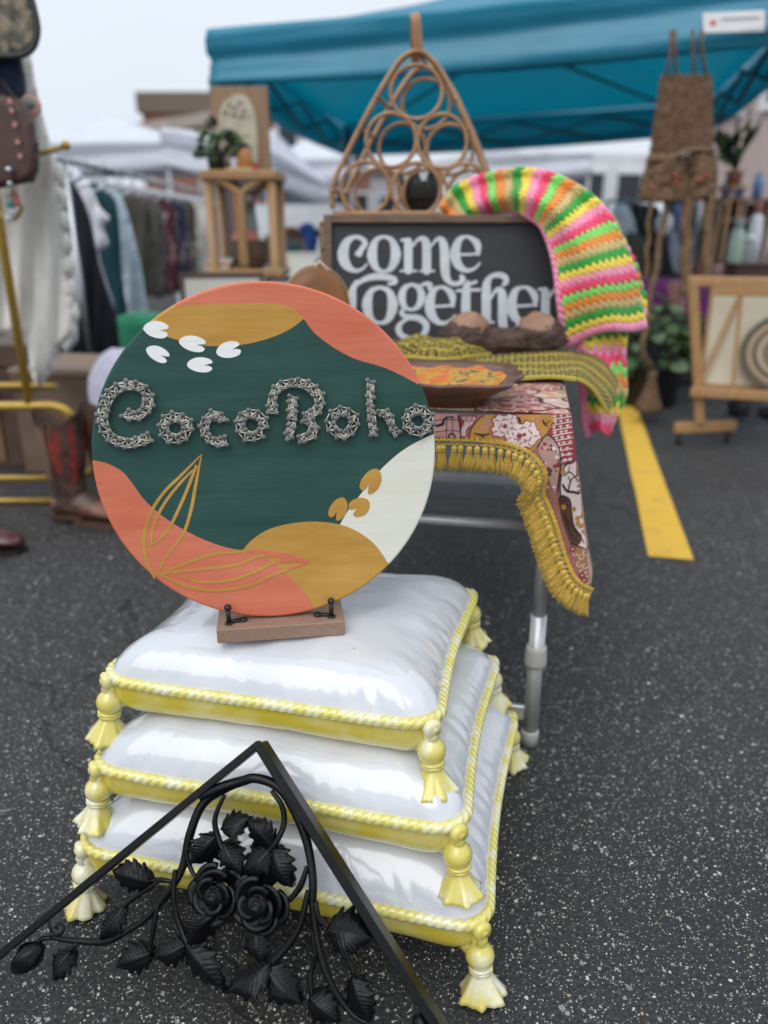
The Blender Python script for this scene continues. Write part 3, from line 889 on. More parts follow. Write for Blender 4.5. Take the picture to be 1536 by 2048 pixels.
def leaf(base, tip, wid, cup=.25, side=1, lift_=.010, seed=0):
    """a cast rose leaf: toothed edge, midrib and ribbed sides"""
    A = i2(*base); Bt = i2(*tip); ax = Bt - A; L = ax.length; ax.normalize(); pr = Vector((-ax.y, ax.x))
    Wd = wid * .00028; tw = math.tan(R(random.Random(seed * 7 + 3).uniform(-34, 34)))
    nu, nv = 18, 54
    def f(u, v):
        s = (u - .5) * 2
        base_w = (math.sin(PI * min(1, v * 1.02) ** .70)) ** .9 if 0 < v < 1 else 0
        nt_ = 4.5
        saw = 1 - .42 * (1 - ((v * nt_) % 1.0)) * (abs(s) ** 2.4) * (1 if .08 < v < .97 else 0)
        lean = abs(s) * .10
        x = s * Wd * base_w * saw
        along = (v + lean * (1 - v) * base_w * .8 * 0 + abs(s) * base_w * .07) * L
        ribs = .0019 * abs(math.sin((v - abs(s) * .18) * PI * 11)) * min(1, abs(s) * 3) * (1 if .04 < v < .98 else 0)
        mid = .0030 * math.exp(-(s / .12) ** 2) * (1 - v)
        h = abs(tw) * Wd * .5 + tw * x * math.sin(PI * min(1, v + .1)) + lift_ * math.sin(PI * v) ** .8 - cup * 1.6 * Wd * abs(s) ** 1.4 + ribs + mid + .004 * math.sin(3 * v + seed) * s
        q = A + ax * along + pr * (x + .06 * L * math.sin(PI * v) * side * .6)
        return I3(q, .003 + h)
    b = MB(); b.sheet(f, nu, nv, .0022)
    b.build('leaf', [M_IRON], iron)
for k, a in enumerate([((525, 530), (392, 492), 92), ((432, 612), (345, 728), 74), ((522, 772), (400, 826), 88), ((645, 740), (528, 790), 78),
          ((742, 640), (648, 742), 78), ((640, 735), (775, 905), 100), ((885, 690), (900, 812), 78), ((935, 800), (785, 900), 96),
          ((915, 815), (1038, 942), 96), ((748, 372), (662, 468), 84), ((760, 352), (862, 312), 76), ((768, 395), (832, 512), 74),
          ((938, 412), (856, 318), 92), ((940, 410), (832, 505), 92), ((938, 410), (1002, 552), 96), ((1122, 688), (1284, 716), 112),
          ((1212, 845), (1272, 1005), 92), ((1060, 918), (1160, 1016), 96), ((250, 768), (188, 868), 78)]):
    leaf(*a, side=1 if k % 2 else -1, seed=k, lift_=.012 if k in (0, 5, 13, 14, 15) else .008)
def rose(cx, cy, r, seed):
    rnd = random.Random(seed); c = i2(cx, cy); r *= .00040 * 1.0
    b = MB()
    b.ball(I3(c, r * .30), (r * .58, r * .58, r * .46), 20, 12, rf=lambda d: 1 + .05 * math.sin(4 * math.atan2(d.y, d.x) + 9 * d.z))
    # overlapping petals, each a curled shell leaning over the next ring in
    for ring, (cnt_, r0, r1, h0, h1, span) in enumerate(((5, .42, 1.02, .02, .34, .78), (3, .40, .80, .26, .66, 1.12), (3, .22, .56, .46, .92, 1.05))):
        for k in range(cnt_):
            a0 = 2 * PI * k / cnt_ + ring * .9 + seed + rnd.uniform(-.2, .2); off = rnd.uniform(-.06, .06); ox = r * .18 * r1 * math.cos(a0); oy = r * .18 * r1 * math.sin(a0)
            def f(u, v):
                s = (u - .5) * 2; th = a0 + s * span
                spir = 1 - .16 * s
                round_ = 1 - .62 * abs(s) ** 2.2 * v
                rr = r * (r0 + (r1 - r0) * math.sin(v * PI / 2) ** .9 * (1 - .28 * abs(s) ** 3)) * spir * (1 + off)
                hh = r * (h0 + (h1 - h0) * v * round_) * .80
                if v > .72: rr += r * .13 * ((v - .72) / .28) ** 1.5; hh -= r * .10 * ((v - .72) / .28) ** 2
                return I3(Vector((c.x + ox + rr * math.cos(th), c.y + oy + rr * math.sin(th))), hh + .002)
            b.sheet(f, 18, 10, .0030)
    pts = []
    for k in range(40):
        t = k / 39; a = seed * 2 + t * 2.6 * PI; q = r * .34 * (1 - t * .80); pts.append(I3(Vector((c.x + q * math.cos(a), c.y + q * math.sin(a) * .9)), r * (.62 + .20 * t)))
    b.tube(pts, [.0020 + .0016 * math.sin(PI * k / 39) for k in range(40)], 8)
    b.build('rose', [M_IRON], iron)
rose(745, 572, 78, 1); rose(893, 602, 82, 4)
bud = MB(); p0 = i2(150, 745); p1 = i2(48, 842); L_ = (p1 - p0).length; dr = (p1 - p0).normalized()
dr3 = (I3(dr) - apex).normalized(); bx = dr3.cross(IN_).normalized()
bud.lathe([(.004, 0), (.010, L_ * .1), (.017, L_ * .3), (.019, L_ * .5), (.014, L_ * .75), (.007, L_ * .92), (.002, L_)], 20, I3(p0, .004), Matrix((bx, IN_, dr3)).transposed(),
          rf=lambda k, th, z: 1 + .10 * math.sin(5 * th + z * 60))
bud.build('bud', [M_IRON], iron)
kn = MB(); kn.ball(i3(1438, 1012, .004), .012); kn.build('knob', [M_IRON], iron)
# ================================================================== FOLDING TABLE
ZT = .738
T_ANG = R(-10)
TF = atz(1141, 829, ZT)                                   # front right corner of the cloth
TX = Vector((math.cos(T_ANG), math.sin(T_ANG), 0)); TY = Vector((-TX.y, TX.x, 0))
TW, TL = .74, 1.72
def T3(a, b, z): return Vector((TF.x, TF.y, 0)) + TX * a + TY * b + EZ * z      # a <= 0 leftwards, b away
M_TOPW = mat('table_plastic', (.55, .55, .53), .5)
M_LEG = mat('leg_steel', (.46, .47, .48), .38, (.54, .55, .56), 12, metal=.55, bump=(90, .05))
M_GREYP = mat('grey_plastic', (.40, .39, .37), .45)
table = thing('folding_table', T3(-TW / 2, TL / 2, 0), 'grey legged folding table standing under the patterned fringed cloth', 'table')
b = MB(); b.box(T3(-TW / 2 - .004, TL / 2 + .006, ZT - .024), (TW - .012, TL - .012, .036), Matrix((TX, TY, EZ)).transposed(), .008)
b.build('table_top', [M_TOPW], table)
FOOT = atz(1058, 1484, 0)
dF = FOOT - Vector((TF.x, TF.y, 0)); fa, fb = dF.dot(TX), dF.dot(TY)
for sb, fbb in ((0, fb), (1, TL - fb)):
    for a in (fa, -TW - fa):
        b = MB()
        b.tube([T3(a, fbb, .30), T3(a, fbb + .004, .50), T3(a - .002, fbb + .008, ZT - .045)], .0140, 16)
        b.tube([T3(a, fbb, .002), T3(a, fbb, .31)], .0165, 16)
        lg = b.build('leg', [M_LEG], table)
        c = MB(); c.lathe([(.0172, 0), (.0225, .002), (.0235, .010), (.0215, .040), (.0205, .046), (.0150, .0475)][::1], 20, T3(a, fbb, .192)); c.build('collar', [M_GREYP], lg)
        c = MB(); c.lathe([(.0160, 0), (.0195, .001), (.0195, .030), (.0172, .034)], 20, T3(a, fbb, 0)); c.build('foot_cap', [M_GREYP], lg)
    b = MB(); b.tube([T3(fa, fbb + .004, .50), T3(-TW - fa, fbb + .004, .50)], .0105, 12); b.build('cross_bar', [M_LEG], table)
    b = MB(); b.bar(T3(fa - .014, fbb, .075), T3(-TW - fa + .014, fbb, .075), .012, .034, bev=.002); b.build('foot_rail', [M_LEG], table)

# ================================================================== TABLECLOTH
def cloth_top_mat():
    m = mat('printed_cloth_top', (.45, .2, .15), .85, bump=(700, .25, .001))
    nt, N, L, bs = nodes_of(m)
    tc = N('ShaderNodeTexCoord')
    nz = N('ShaderNodeTexNoise'); nz.inputs['Scale'].default_value = 9; L(tc.outputs['Object'], nz.inputs['Vector'])
    vm = N('ShaderNodeVectorMath'); vm.operation = 'MULTIPLY_ADD'; vm.inputs[1].default_value = (.09, .09, .09)
    L(nz.outputs['Color'], vm.inputs[0]); L(tc.outputs['Object'], vm.inputs[2])
    v = N('ShaderNodeTexVoronoi'); v.inputs['Scale'].default_value = 9; L(vm.outputs[0], v.inputs['Vector'])
    sp = N('ShaderNodeSeparateColor'); L(v.outputs['Color'], sp.inputs[0])
    rp = N('ShaderNodeValToRGB'); rp.color_ramp.interpolation = 'CONSTANT'
    cs = [(0, (.52, .29, .10)), (.2, (.44, .19, .15)), (.36, (.30, .085, .07)), (.5, (.50, .33, .26)), (.66, (.46, .20, .15)), (.82, (.42, .24, .12)), (.93, (.22, .15, .12))]
    rp.color_ramp.elements[0].color = (*cs[0][1], 1); rp.color_ramp.elements[1].position = cs[1][0]; rp.color_ramp.elements[1].color = (*cs[1][1], 1)
    for p, c in cs[2:]:
        e = rp.color_ramp.elements.new(p); e.color = (*c, 1)
    L(sp.outputs[0], rp.inputs[0])
    v2 = N('ShaderNodeTexVoronoi'); v2.feature = 'DISTANCE_TO_EDGE'; v2.inputs['Scale'].default_value = 40; L(vm.outputs[0], v2.inputs['Vector'])
    lt = N('ShaderNodeMath'); lt.operation = 'LESS_THAN'; lt.inputs[1].default_value = .09; L(v2.outputs['Distance'], lt.inputs[0])
    mx = N('ShaderNodeMixRGB'); mx.inputs[2].default_value = (.68, .56, .50, 1); L(rp.outputs[0], mx.inputs[1])
    ml = N('ShaderNodeMath'); ml.operation = 'MULTIPLY'; ml.inputs[1].default_value = .55; L(lt.outputs[0], ml.inputs[0]); L(ml.outputs[0], mx.inputs[0])
    v3 = N('ShaderNodeTexVoronoi'); v3.feature = 'DISTANCE_TO_EDGE'; v3.inputs['Scale'].default_value = 9; L(vm.outputs[0], v3.inputs['Vector'])
    l3 = N('ShaderNodeMath'); l3.operation = 'LESS_THAN'; l3.inputs[1].default_value = .025; L(v3.outputs['Distance'], l3.inputs[0])
    m3 = N('ShaderNodeMixRGB'); m3.inputs[2].default_value = (.05, .02, .02, 1); L(l3.outputs[0], m3.inputs[0]); L(mx.outputs[0], m3.inputs[1])
    L(m3.outputs[0], bs.inputs['Base Color'])
    return m
M_CTOP = cloth_top_mat()
cl = lambda n, c: mat(n, c, .85, tuple(q * 1.15 for q in c), 40, bump=(800, .3, .001))
CL = dict(rose=cl('rose_cloth', (.36, .14, .115)), gold=cl('gold_print', (.47, .23, .045)), white=cl('pale_print', (.68, .55, .52)), dark=cl('black_print', (.012, .011, .014)),
          red=cl('crimson_print', (.27, .035, .04)), pink=cl('pink_print', (.55, .29, .27)), brown=cl('log_print', (.085, .035, .022)), mauve=cl('mauve_print', (.40, .24, .21)), tan=cl('tan_print', (.33, .16, .06)))
CK = list(CL)
cloth = thing('tablecloth', T3(-TW / 2, TL / 2, ZT), 'patchwork printed tablecloth with mustard tassel fringe hanging off the table corner', 'tablecloth')
b = MB()
b.sheet(lambda u, v: T3(-TW * (1 - u) - .008 * (1 - u), .001 + TL * v, ZT + .0006 * math.sin(u * 9 + v * 14)), 20, 40, .0016)
b.build('cloth_top', [M_CTOP], cloth)

# -- the front drop and the corner fold: a surface in (X, Y) = photo-scaled cloth coordinates
def zz(x, y): return (780 + x / 2.498, 720 + y / 2.498)      # enlarged position -> photo position
crest = cr([(1141, 829), (1146, 870), (1152, 930), (1160, 1000), (1168, 1080), (1176, 1140), (1181, 1172)], 6)
edge = cr([(1091, 958), (1085, 985), (1098, 1012), (1111, 1046), (1121, 1080), (1133, 1118), (1147, 1150), (1164, 1168), (1181, 1178)], 6)
front_low = cr([(700, 880), (868, 882), (960, 885), (1020, 893), (1062, 912), (1085, 938), (1091, 958)], 6)
def interp(path, y, k=1):
    for a, b_ in zip(path, path[1:]):
        if (a[k] - y) * (b_[k] - y) <= 0 and a[k] != b_[k]:
            q = (y - a[k]) / (b_[k] - a[k]); return a[1 - k] + (b_[1 - k] - a[1 - k]) * q
    return path[0][1 - k] if abs(path[0][k] - y) < abs(path[-1][k] - y) else path[-1][1 - k]
Y_front = lambda px: (TF.y - .002) + (-TX.y) * (1141 - px) / FPX * 1.36
def drop3(px, py, h=0):
    """the hanging cloth: the front drop curls back under along the corner fold"""
    xc = interp(crest, py) if py > 829 else 1141
    Y = Y_front(px) - .004 * math.sin(max(0, min(1, (py - 829) / 60)) * PI / 2)
    if py > 829:
        w = max(0.0, xc - px)
        s = min(1, max(0, (py - 930) / 90))
        s2 = max(0, 1 - abs(px - 1095) / 70) * min(1, max(0, (py - 850) / 60))
        fold = (w / 75) ** 1.6
        Y = Y * (1 - s) + (TF.y + .028 * min(1.4, fold) - .015 * math.sin(PI * min(1, w / 80)) + .02 * (py - 930) / 250) * s - .012 * s2 * (1 - s)
        Y += .0035 * math.sin(px * .07 + py * .015) * min(1, max(0, (py - 829) / 40))
    return at(px, py, Y - h)
body = [(700, 829)] + [(x, 829) for x in range(740, 1141, 25)] + crest + edge[::-1] + front_low[::-1]
gp = [(x, y) for x in range(712, 1180, 9) for y in range(838, 1180, 9) if pip(x, y, body)]
V, T, G = region2d([body], gp)
b = MB()
def cl_fmap(x, y, h): return drop3(x, y, h)
extrude2d(b, V, T, cl_fmap, .0016)
for i in range(len(b.sm)): b.sm[i] = True
b.build('cloth_drop', [CL['rose']], cloth)
# -- the right-hand drop along the table's side
def side(u, v):
    i = min(int(v * (len(crest) - 1)), len(crest) - 2); q = v * (len(crest) - 1) - i
    cx = crest[i][0] * (1 - q) + crest[i + 1][0] * q; cy = crest[i][1] * (1 - q) + crest[i + 1][1] * q
    p = drop3(cx, cy)
    return p + TY * (u * 1.65) + TX * (-.028 * v * u + .012 * v * math.sin(u * 23)) - EZ * (0)
b = MB(); b.sheet(side, 60, 16, .0016); b.build('cloth_side', [M_CTOP], cloth)

# -- the print: each motif a thin layer of colour on the cloth
LAY = {}
def layer(colour, polys, lev):
    LAY.setdefault((lev, colour), []).extend(polys)
Z = lambda pts, n=5, c=False, sm=True: [zz(*p) for p in (cr(pts, n, c) if sm else pts)]
def RB(pts, n=5): return [zz(*p) for p in ribbon(pts, n)]
# gold field with the peony
layer('gold', [Z([(392, 390), (405, 345), (440, 300), (470, 276), (560, 274), (700, 274), (832, 276), (825, 310), (790, 350), (765, 390), (735, 425), (705, 455), (560, 430), (450, 420), (400, 412)], 4, True)], 1)
layer('dark', [RB([(392, 408, 5), (405, 345, 6), (440, 298, 5), (470, 276, 4)])], 2)
layer('pink', [Z([(215, 268), (340, 268), (352, 385), (300, 395), (215, 380)], 1, True, False)], 1)
layer('dark', [RB([(225, 330, 10), (262, 320, 15), (275, 290, 8), (320, 285, 8)]), RB([(340, 276, 8), (350, 330, 9), (354, 390, 7)]), RB([(220, 302, 4), (280, 298, 4), (340, 300, 4)]),
                RB([(285, 280, 4), (282, 340, 4), (280, 390, 4)]), RB([(310, 282, 3), (312, 340, 3), (316, 390, 3)]), RB([(225, 360, 4), (300, 352, 4), (350, 358, 4)]), RB([(290, 395, 8), (300, 370, 9), (318, 372, 8), (330, 392, 8)])], 2)
layer('red', [Z([(352, 276), (436, 274), (400, 330), (372, 375), (356, 390)], 1, True, False)], 1)
for i in range(5):
    layer('white', [RB([(358 + i * 15, 280, 4), (375 + i * 9, 310, 4), (360 + i * 5, 345, 4), (358 + i * 4, 380, 3)])], 2)
    layer('white', [circ(*zz(368 + i * 13, 292 + (i % 2) * 26), 2.2, n=8)], 3)
# peony petals: crimson behind, pale lobes on top, veins
for (cx, cy, r) in ((552, 308, 46), (600, 300, 40), (545, 352, 44), (590, 345, 46), (640, 352, 50), (690, 340, 46), (712, 378, 44), (660, 392, 46), (612, 385, 44), (690, 410, 38), (640, 425, 34)):
    layer('red', [[zz(cx + r * math.cos(t) * (1 + .10 * math.sin(6 * t)), cy + r * .84 * math.sin(t) * (1 + .10 * math.sin(6 * t))) for t in [k * 2 * PI / 26 for k in range(26)]]], 2)
    layer('white', [[zz(cx + 2 + (r - 7) * math.cos(t) * (1 + .12 * math.sin(6 * t)), cy + (r - 7) * .82 * math.sin(t) * (1 + .12 * math.sin(6 * t))) for t in [k * 2 * PI / 26 for k in range(26)]]], 3)
    for q in range(3):
        a = q * 2.1 + cx
        layer('red', [RB([(cx + r * .15 * math.cos(a), cy + r * .15 * math.sin(a), 4), (cx + r * .4 * math.cos(a + .3), cy + r * .35 * math.sin(a + .3), 5), (cx + r * .72 * math.cos(a), cy + r * .6 * math.sin(a), 3)])], 4)
for cx, cy, r in ((575, 330, 11), (645, 380, 13), (672, 372, 9)):
    layer('red', [circ(*zz(cx, cy), r / 2.5, n=12)], 5)
for a, c_ in (((455, 300), (500, 330)), ((440, 335), (505, 345)), ((470, 285), (510, 312)), ((520, 380), (500, 415)), ((735, 420), (760, 400)), ((730, 290), (712, 320)), ((760, 285), (735, 320))):
    mx_, my_ = (a[0] + c_[0]) / 2, (a[1] + c_[1]) / 2
    layer('pink', [RB([(a[0], a[1], 3), (mx_ - 3, my_ + 4, 12), (c_[0], c_[1], 5)])], 2)
    layer('red', [RB([(a[0], a[1], 2), (mx_ - 3, my_ + 4, 2.5), (c_[0], c_[1], 2)])], 3)
layer('dark', [RB([(640, 285, 8), (650, 305, 10), (648, 325, 5)]), RB([(420, 365, 5), (460, 375, 9), (500, 368, 5)]), RB([(452, 376, 4), (470, 390, 5), (462, 398, 3)]), RB([(765, 300, 6), (772, 320, 8), (790, 330, 4)]), RB([(770, 318, 4), (790, 312, 4), (800, 300, 3)])], 3)
for i in range(26):
    rr = random.Random(i); x, y = rr.uniform(430, 800), rr.uniform(285, 400)
    layer('tan', [circ(*zz(x, y), 1.2, n=6)], 2)
# crimson fretwork
layer('red', [Z([(832, 276), (905, 274), (917, 330), (926, 430), (934, 500), (905, 520), (868, 525), (850, 470), (820, 400), (790, 372), (800, 330)], 3, True)], 1)
fr = random.Random(5)
for i in range(9):
    y = 285 + i * 27
    x0 = 805 + max(0, (y - 370) * .38)
    layer('white', [RB([(max(x0, 812), y + 14, 5), (865, y + 3, 5), (912, y - 5, 5)])], 2)
    for k in range(3):
        xx = x0 + 18 + k * 30 + fr.uniform(-4, 4)
        if xx < 912: layer('white', [RB([(xx, y + 9 - k * 4, 5), (xx + 3, y - 9 - k * 4, 5)]), RB([(xx - 10, y - 2 - k * 4, 5), (xx + 8, y - 8 - k * 4, 5)])], 3)
# mauve blossom patch
layer('mauve', [Z([(785, 374), (822, 402), (846, 452), (852, 520), (842, 600), (832, 668), (815, 650), (780, 560), (760, 500), (738, 440), (760, 398)], 3, True)], 2)
layer('dark', [RB([(736, 440, 5), (760, 398, 6), (786, 373, 6), (824, 402, 6), (847, 452, 6), (852, 520, 6), (842, 600, 6), (834, 668, 6)])], 4)
for i in range(34):
    rr = random.Random(i + 90); x, y = rr.uniform(752, 846), rr.uniform(395, 660)
    layer(rr.choice(['white', 'red', 'brown', 'pink']), [[zz(x + rr.uniform(6, 12) * math.cos(t) * (1 + .3 * math.sin(5 * t)), y + rr.uniform(6, 12) * math.sin(t) * (1 + .3 * math.sin(5 * t))) for t in [k * 2 * PI / 20 for k in range(20)]]] if False else [circ(*zz(x, y), rr.uniform(2, 4.5), n=9)], 3)
# white field with branches
layer('white', [Z([(868, 525), (905, 518), (936, 498), (944, 560), (954, 640), (962, 740), (970, 840), (978, 945), (930, 925), (905, 860), (880, 760), (862, 700), (852, 640), (856, 560)], 3, True)], 1)
layer('dark', [RB([(856, 690, 6), (850, 640, 6), (858, 570, 7), (880, 522, 7), (936, 498, 6)]), RB([(862, 620, 9), (885, 655, 12), (920, 660, 11), (950, 672, 9)]), RB([(890, 655, 7), (905, 600, 6), (935, 575, 4)]), RB([(905, 610, 5), (890, 580, 4)]), RB([(870, 580, 6), (900, 560, 6), (938, 600, 4)]), RB([(890, 560, 4), (900, 530, 4)]),
                RB([(962, 770, 4), (940, 800, 6), (930, 830, 4)]), RB([(978, 945, 7), (930, 926, 8), (900, 915, 7)]), RB([(955, 885, 4), (970, 915, 5), (976, 930, 3)])], 3)
for x, y in ((918, 745), (938, 790), (952, 830), (940, 815), (865, 560), (868, 735)):
    for k in range(5):
        layer('gold', [circ(*zz(x + 8 * math.cos(k * 1.257), y + 8 * math.sin(k * 1.257)), 2.3, n=8)], 4)
    layer('brown', [circ(*zz(x, y), 1.4, n=7)], 5)
for i in range(40):
    rr = random.Random(i + 300); x, y = rr.uniform(880, 955), rr.uniform(540, 720)
    layer('mauve', [circ(*zz(x, y), .7, n=5)], 2)
# brown log
layer('brown', [Z([(842, 700), (855, 680), (880, 684), (900, 705), (908, 760), (920, 830), (958, 880), (945, 922), (905, 915), (880, 860), (862, 800), (848, 740)], 4, True)], 2)
layer('dark', [RB([(846, 715, 4), (866, 700, 5), (886, 712, 5), (880, 735, 4), (864, 735, 3)]), RB([(852, 760, 3), (880, 800, 5), (900, 860, 5), (935, 905, 4)]), RB([(870, 760, 3), (900, 820, 4), (945, 880, 4)]), RB([(842, 700, 5), (855, 679, 6), (880, 683, 6), (901, 705, 6), (908, 760, 6), (920, 830, 6), (959, 880, 5)])], 3)
# mustard scroll patch at the foot
layer('tan', [Z([(905, 918), (935, 930), (978, 946), (988, 1010), (998, 1090), (1000, 1135), (960, 1105), (930, 1010)], 3, True)], 1)
for x, y in ((925, 965), (955, 985), (975, 965), (945, 1020), (975, 1030), (985, 1070), (960, 1060), (985, 1105)):
    layer('white', [RB([(x + 12 * math.cos(t), y + 12 * math.sin(t), 4) for t in (0, 1.2, 2.4, 3.6, 4.8)])], 2)
for x, y in ((912, 945), (960, 1075), (970, 1100)):
    for k in range(5): layer('red', [circ(*zz(x + 9 * math.cos(k * 1.257), y + 9 * math.sin(k * 1.257)), 3.4, n=8)], 3)
    layer('white', [circ(*zz(x, y), 2, n=7)], 4)
bp_ = MB()
for (lev, colour), ps in sorted(LAY.items()):
    dens = [(x, y) for x in range(712, 1180, 10) for y in range(834, 1180, 10)]
    V, T, G = region2d(ps, dens, outer=body)
    bp_.add([drop3(x, y, .0024 + .0005 * lev) for x, y in V], T, CK.index(colour), True)
bp_.build('cloth_print', [CL[k] for k in CK], cloth)

# -- braid and fringe
M_FR = mat('mustard_yarn', (.54, .335, .035), .75, (.70, .48, .085), 120, bump=(900, .5, .001), sheen=.2)
fpath = cr([(690, 877), (868, 879), (960, 882), (1020, 890), (1060, 908), (1084, 934), (1090, 958), (1086, 986), (1097, 1012), (1110, 1046), (1120, 1080), (1132, 1118), (1146, 1150), (1164, 1170), (1185, 1180)], 14)
FP = [drop3(x, y, .0055) for x, y in fpath]
def frame(i):
    t = (FP[min(i + 1, len(FP) - 1)] - FP[max(i - 1, 0)]).normalized()
    a = fpath[max(i - 1, 0)]; c = fpath[min(i + 1, len(fpath) - 1)]
    d = Vector((-(c[1] - a[1]), c[0] - a[0])); d.normalize()
    p = at(fpath[i][0] + d.x * 4, fpath[i][1] + d.y * 4, FP[i].y) - at(fpath[i][0], fpath[i][1], FP[i].y)
    out = p.normalized()
    return t, out
cumF = [0]
for i in range(1, len(FP)): cumF.append(cumF[-1] + (FP[i] - FP[i - 1]).length)
def atlen(s):
    for i in range(1, len(cumF)):
        if cumF[i] >= s: return i
    return len(cumF) - 1
br = MB()
br.tube(FP, .0026, 8, rfun=lambda i, th: 1 + .15 * math.cos(2 * th + i * 2.0))
s = 0; k = 0
while s < cumF[-1]:
    i = atlen(s); t, o = frame(i)
    br.ball(FP[i] - o * .003 - Vector((0, .0015, 0)), .0022, 6, 5)
    br.ball(FP[i] + o * .0075 - Vector((0, .001, 0)), .0017, 6, 4)
    if k % 3: br.tube([FP[i] + o * .001, FP[i] + o * .0075], .0012, 5)
    s += .0034; k += 1
low = [FP[i] + frame(i)[1] * .0085 for i in range(len(FP))]
br.tube(low, .0013, 6)
brd = br.build('fringe_braid', [M_FR], cloth)
def tassel_variant(seed):
    rnd = random.Random(seed); b = MB()
    b.ball((0, -.0006, -.0045), (.0056, .0052, .0056), 10, 8)
    b.tube([(.0042 * math.cos(a), .0042 * math.sin(a) - .0006, -.0095) for a in [q * PI / 5 for q in range(10)]], .0014, 5, True)
    for q in range(44):
        a = rnd.uniform(0, 2 * PI); r0 = rnd.uniform(0, .0036); L_ = rnd.uniform(.030, .038)
        sp_ = rnd.uniform(.4, 1) * .0085; cv = rnd.uniform(-.003, .003)
        pts = []
        for w in range(5):
            v = w / 4; rr = r0 + sp_ * v ** 1.2
            pts.append((rr * math.cos(a) + cv * math.sin(PI * v) + rnd.uniform(-.0005, .0005), rr * math.sin(a) * .6, -.009 - L_ * v))
        b.tube(pts, .00085, 4)
    return b.mesh('fringe_tassel', [M_FR])
TV = [tassel_variant(i) for i in range(5)]
s = .004; k = 0
rt = random.Random(11)
while s < cumF[-1] - .004:
    i = atlen(s); t, o = frame(i)
    py = fpath[i][1]
    g = max(0, min(1, (py - 960) / 60))
    dn = (o * (.55 + .2 * g) + Vector((0, 0, -1)) * (.75 - .25 * g)).normalized() if py > 900 else Vector((rt.uniform(-.08, .08), 0, -1)).normalized()
    zax = -dn; y0 = Vector((0, 1, 0)); xa = y0.cross(zax).normalized(); ya = zax.cross(xa)
    M = Matrix((xa, ya, zax)).transposed().to_4x4()
    p = FP[i] + o * .010 + Vector((0, -.002 - .003 * (k % 2), 0))
    link('fringe_tassel', TV[k % 5], Matrix.Translation(p) @ M @ Matrix.Rotation(rt.uniform(-.5, .5), 4, 'Z'), brd)
    s += .0150 if py < 940 else .0098; k += 1

# ================================================================== THINGS ON THE TABLE
# ---- 'come together' board
SGY = 2.10
SGP = at(880, 690, SGY); SGT = R(7)
SGN = Vector((0, -math.cos(SGT), math.sin(SGT))); SGU = Vector((0, math.sin(SGT), math.cos(SGT))); SGX = Vector((1, 0, 0))
sg_o = SGP.copy(); sg_o.z = ZT + .004
sg_o.y = SGP.y
def s6(x, y):
    p = onpl(560 + x / 2.021, 380 + y / 2.021, sg_o, SGN) - sg_o
    return (p.dot(SGX), p.dot(SGU))
def S3(x, y, h=0): return sg_o + SGX * x + SGU * y + SGN * h
x0, y1 = s6(178, 104); x1 = s6(1290, 104)[0]; y0_ = .0
M_SBLK = mat('blackboard_paint', (.020, .022, .026), .6, (.030, .032, .037), 5, (1, 1, 8), bump=(50, .25))
M_SFRM = mat('walnut_frame', (.10, .06, .038), .6, (.17, .11, .07), 9, (2, 12, 12), bump=(70, .3))
M_SLET = mat('pale_letter_paint', (.50, .54, .58), .6, (.60, .63, .66), 20, bump=(120, .3))
cs = thing('wooden_wall_sign', S3((x0 + x1) / 2, 0, 0), 'black framed sign reading come together in pale lettering on the table', 'sign')
RS = Matrix((SGX, -SGN, SGU)).transposed()
b = MB(); b.box(S3((x0 + x1) / 2, (y0_ + y1) / 2, .004), (x1 - x0 - .02, .008, y1 - y0_ - .02), RS); b.build('panel', [M_SBLK], cs)
fw = .020
for (ax, ay, w, h) in ((x0 + fw / 2, (y0_ + y1) / 2, fw, y1 - y0_), (x1 - fw / 2, (y0_ + y1) / 2, fw, y1 - y0_), ((x0 + x1) / 2, y1 - fw / 2, x1 - x0 - 2 * fw, fw - .001), ((x0 + x1) / 2, y0_ + fw / 2, x1 - x0 - 2 * fw, fw - .001)):
    b = MB(); b.box(S3(ax, ay, .006), (w, .034, h), RS, .0015); b.build('frame_rail', [M_SFRM], cs)
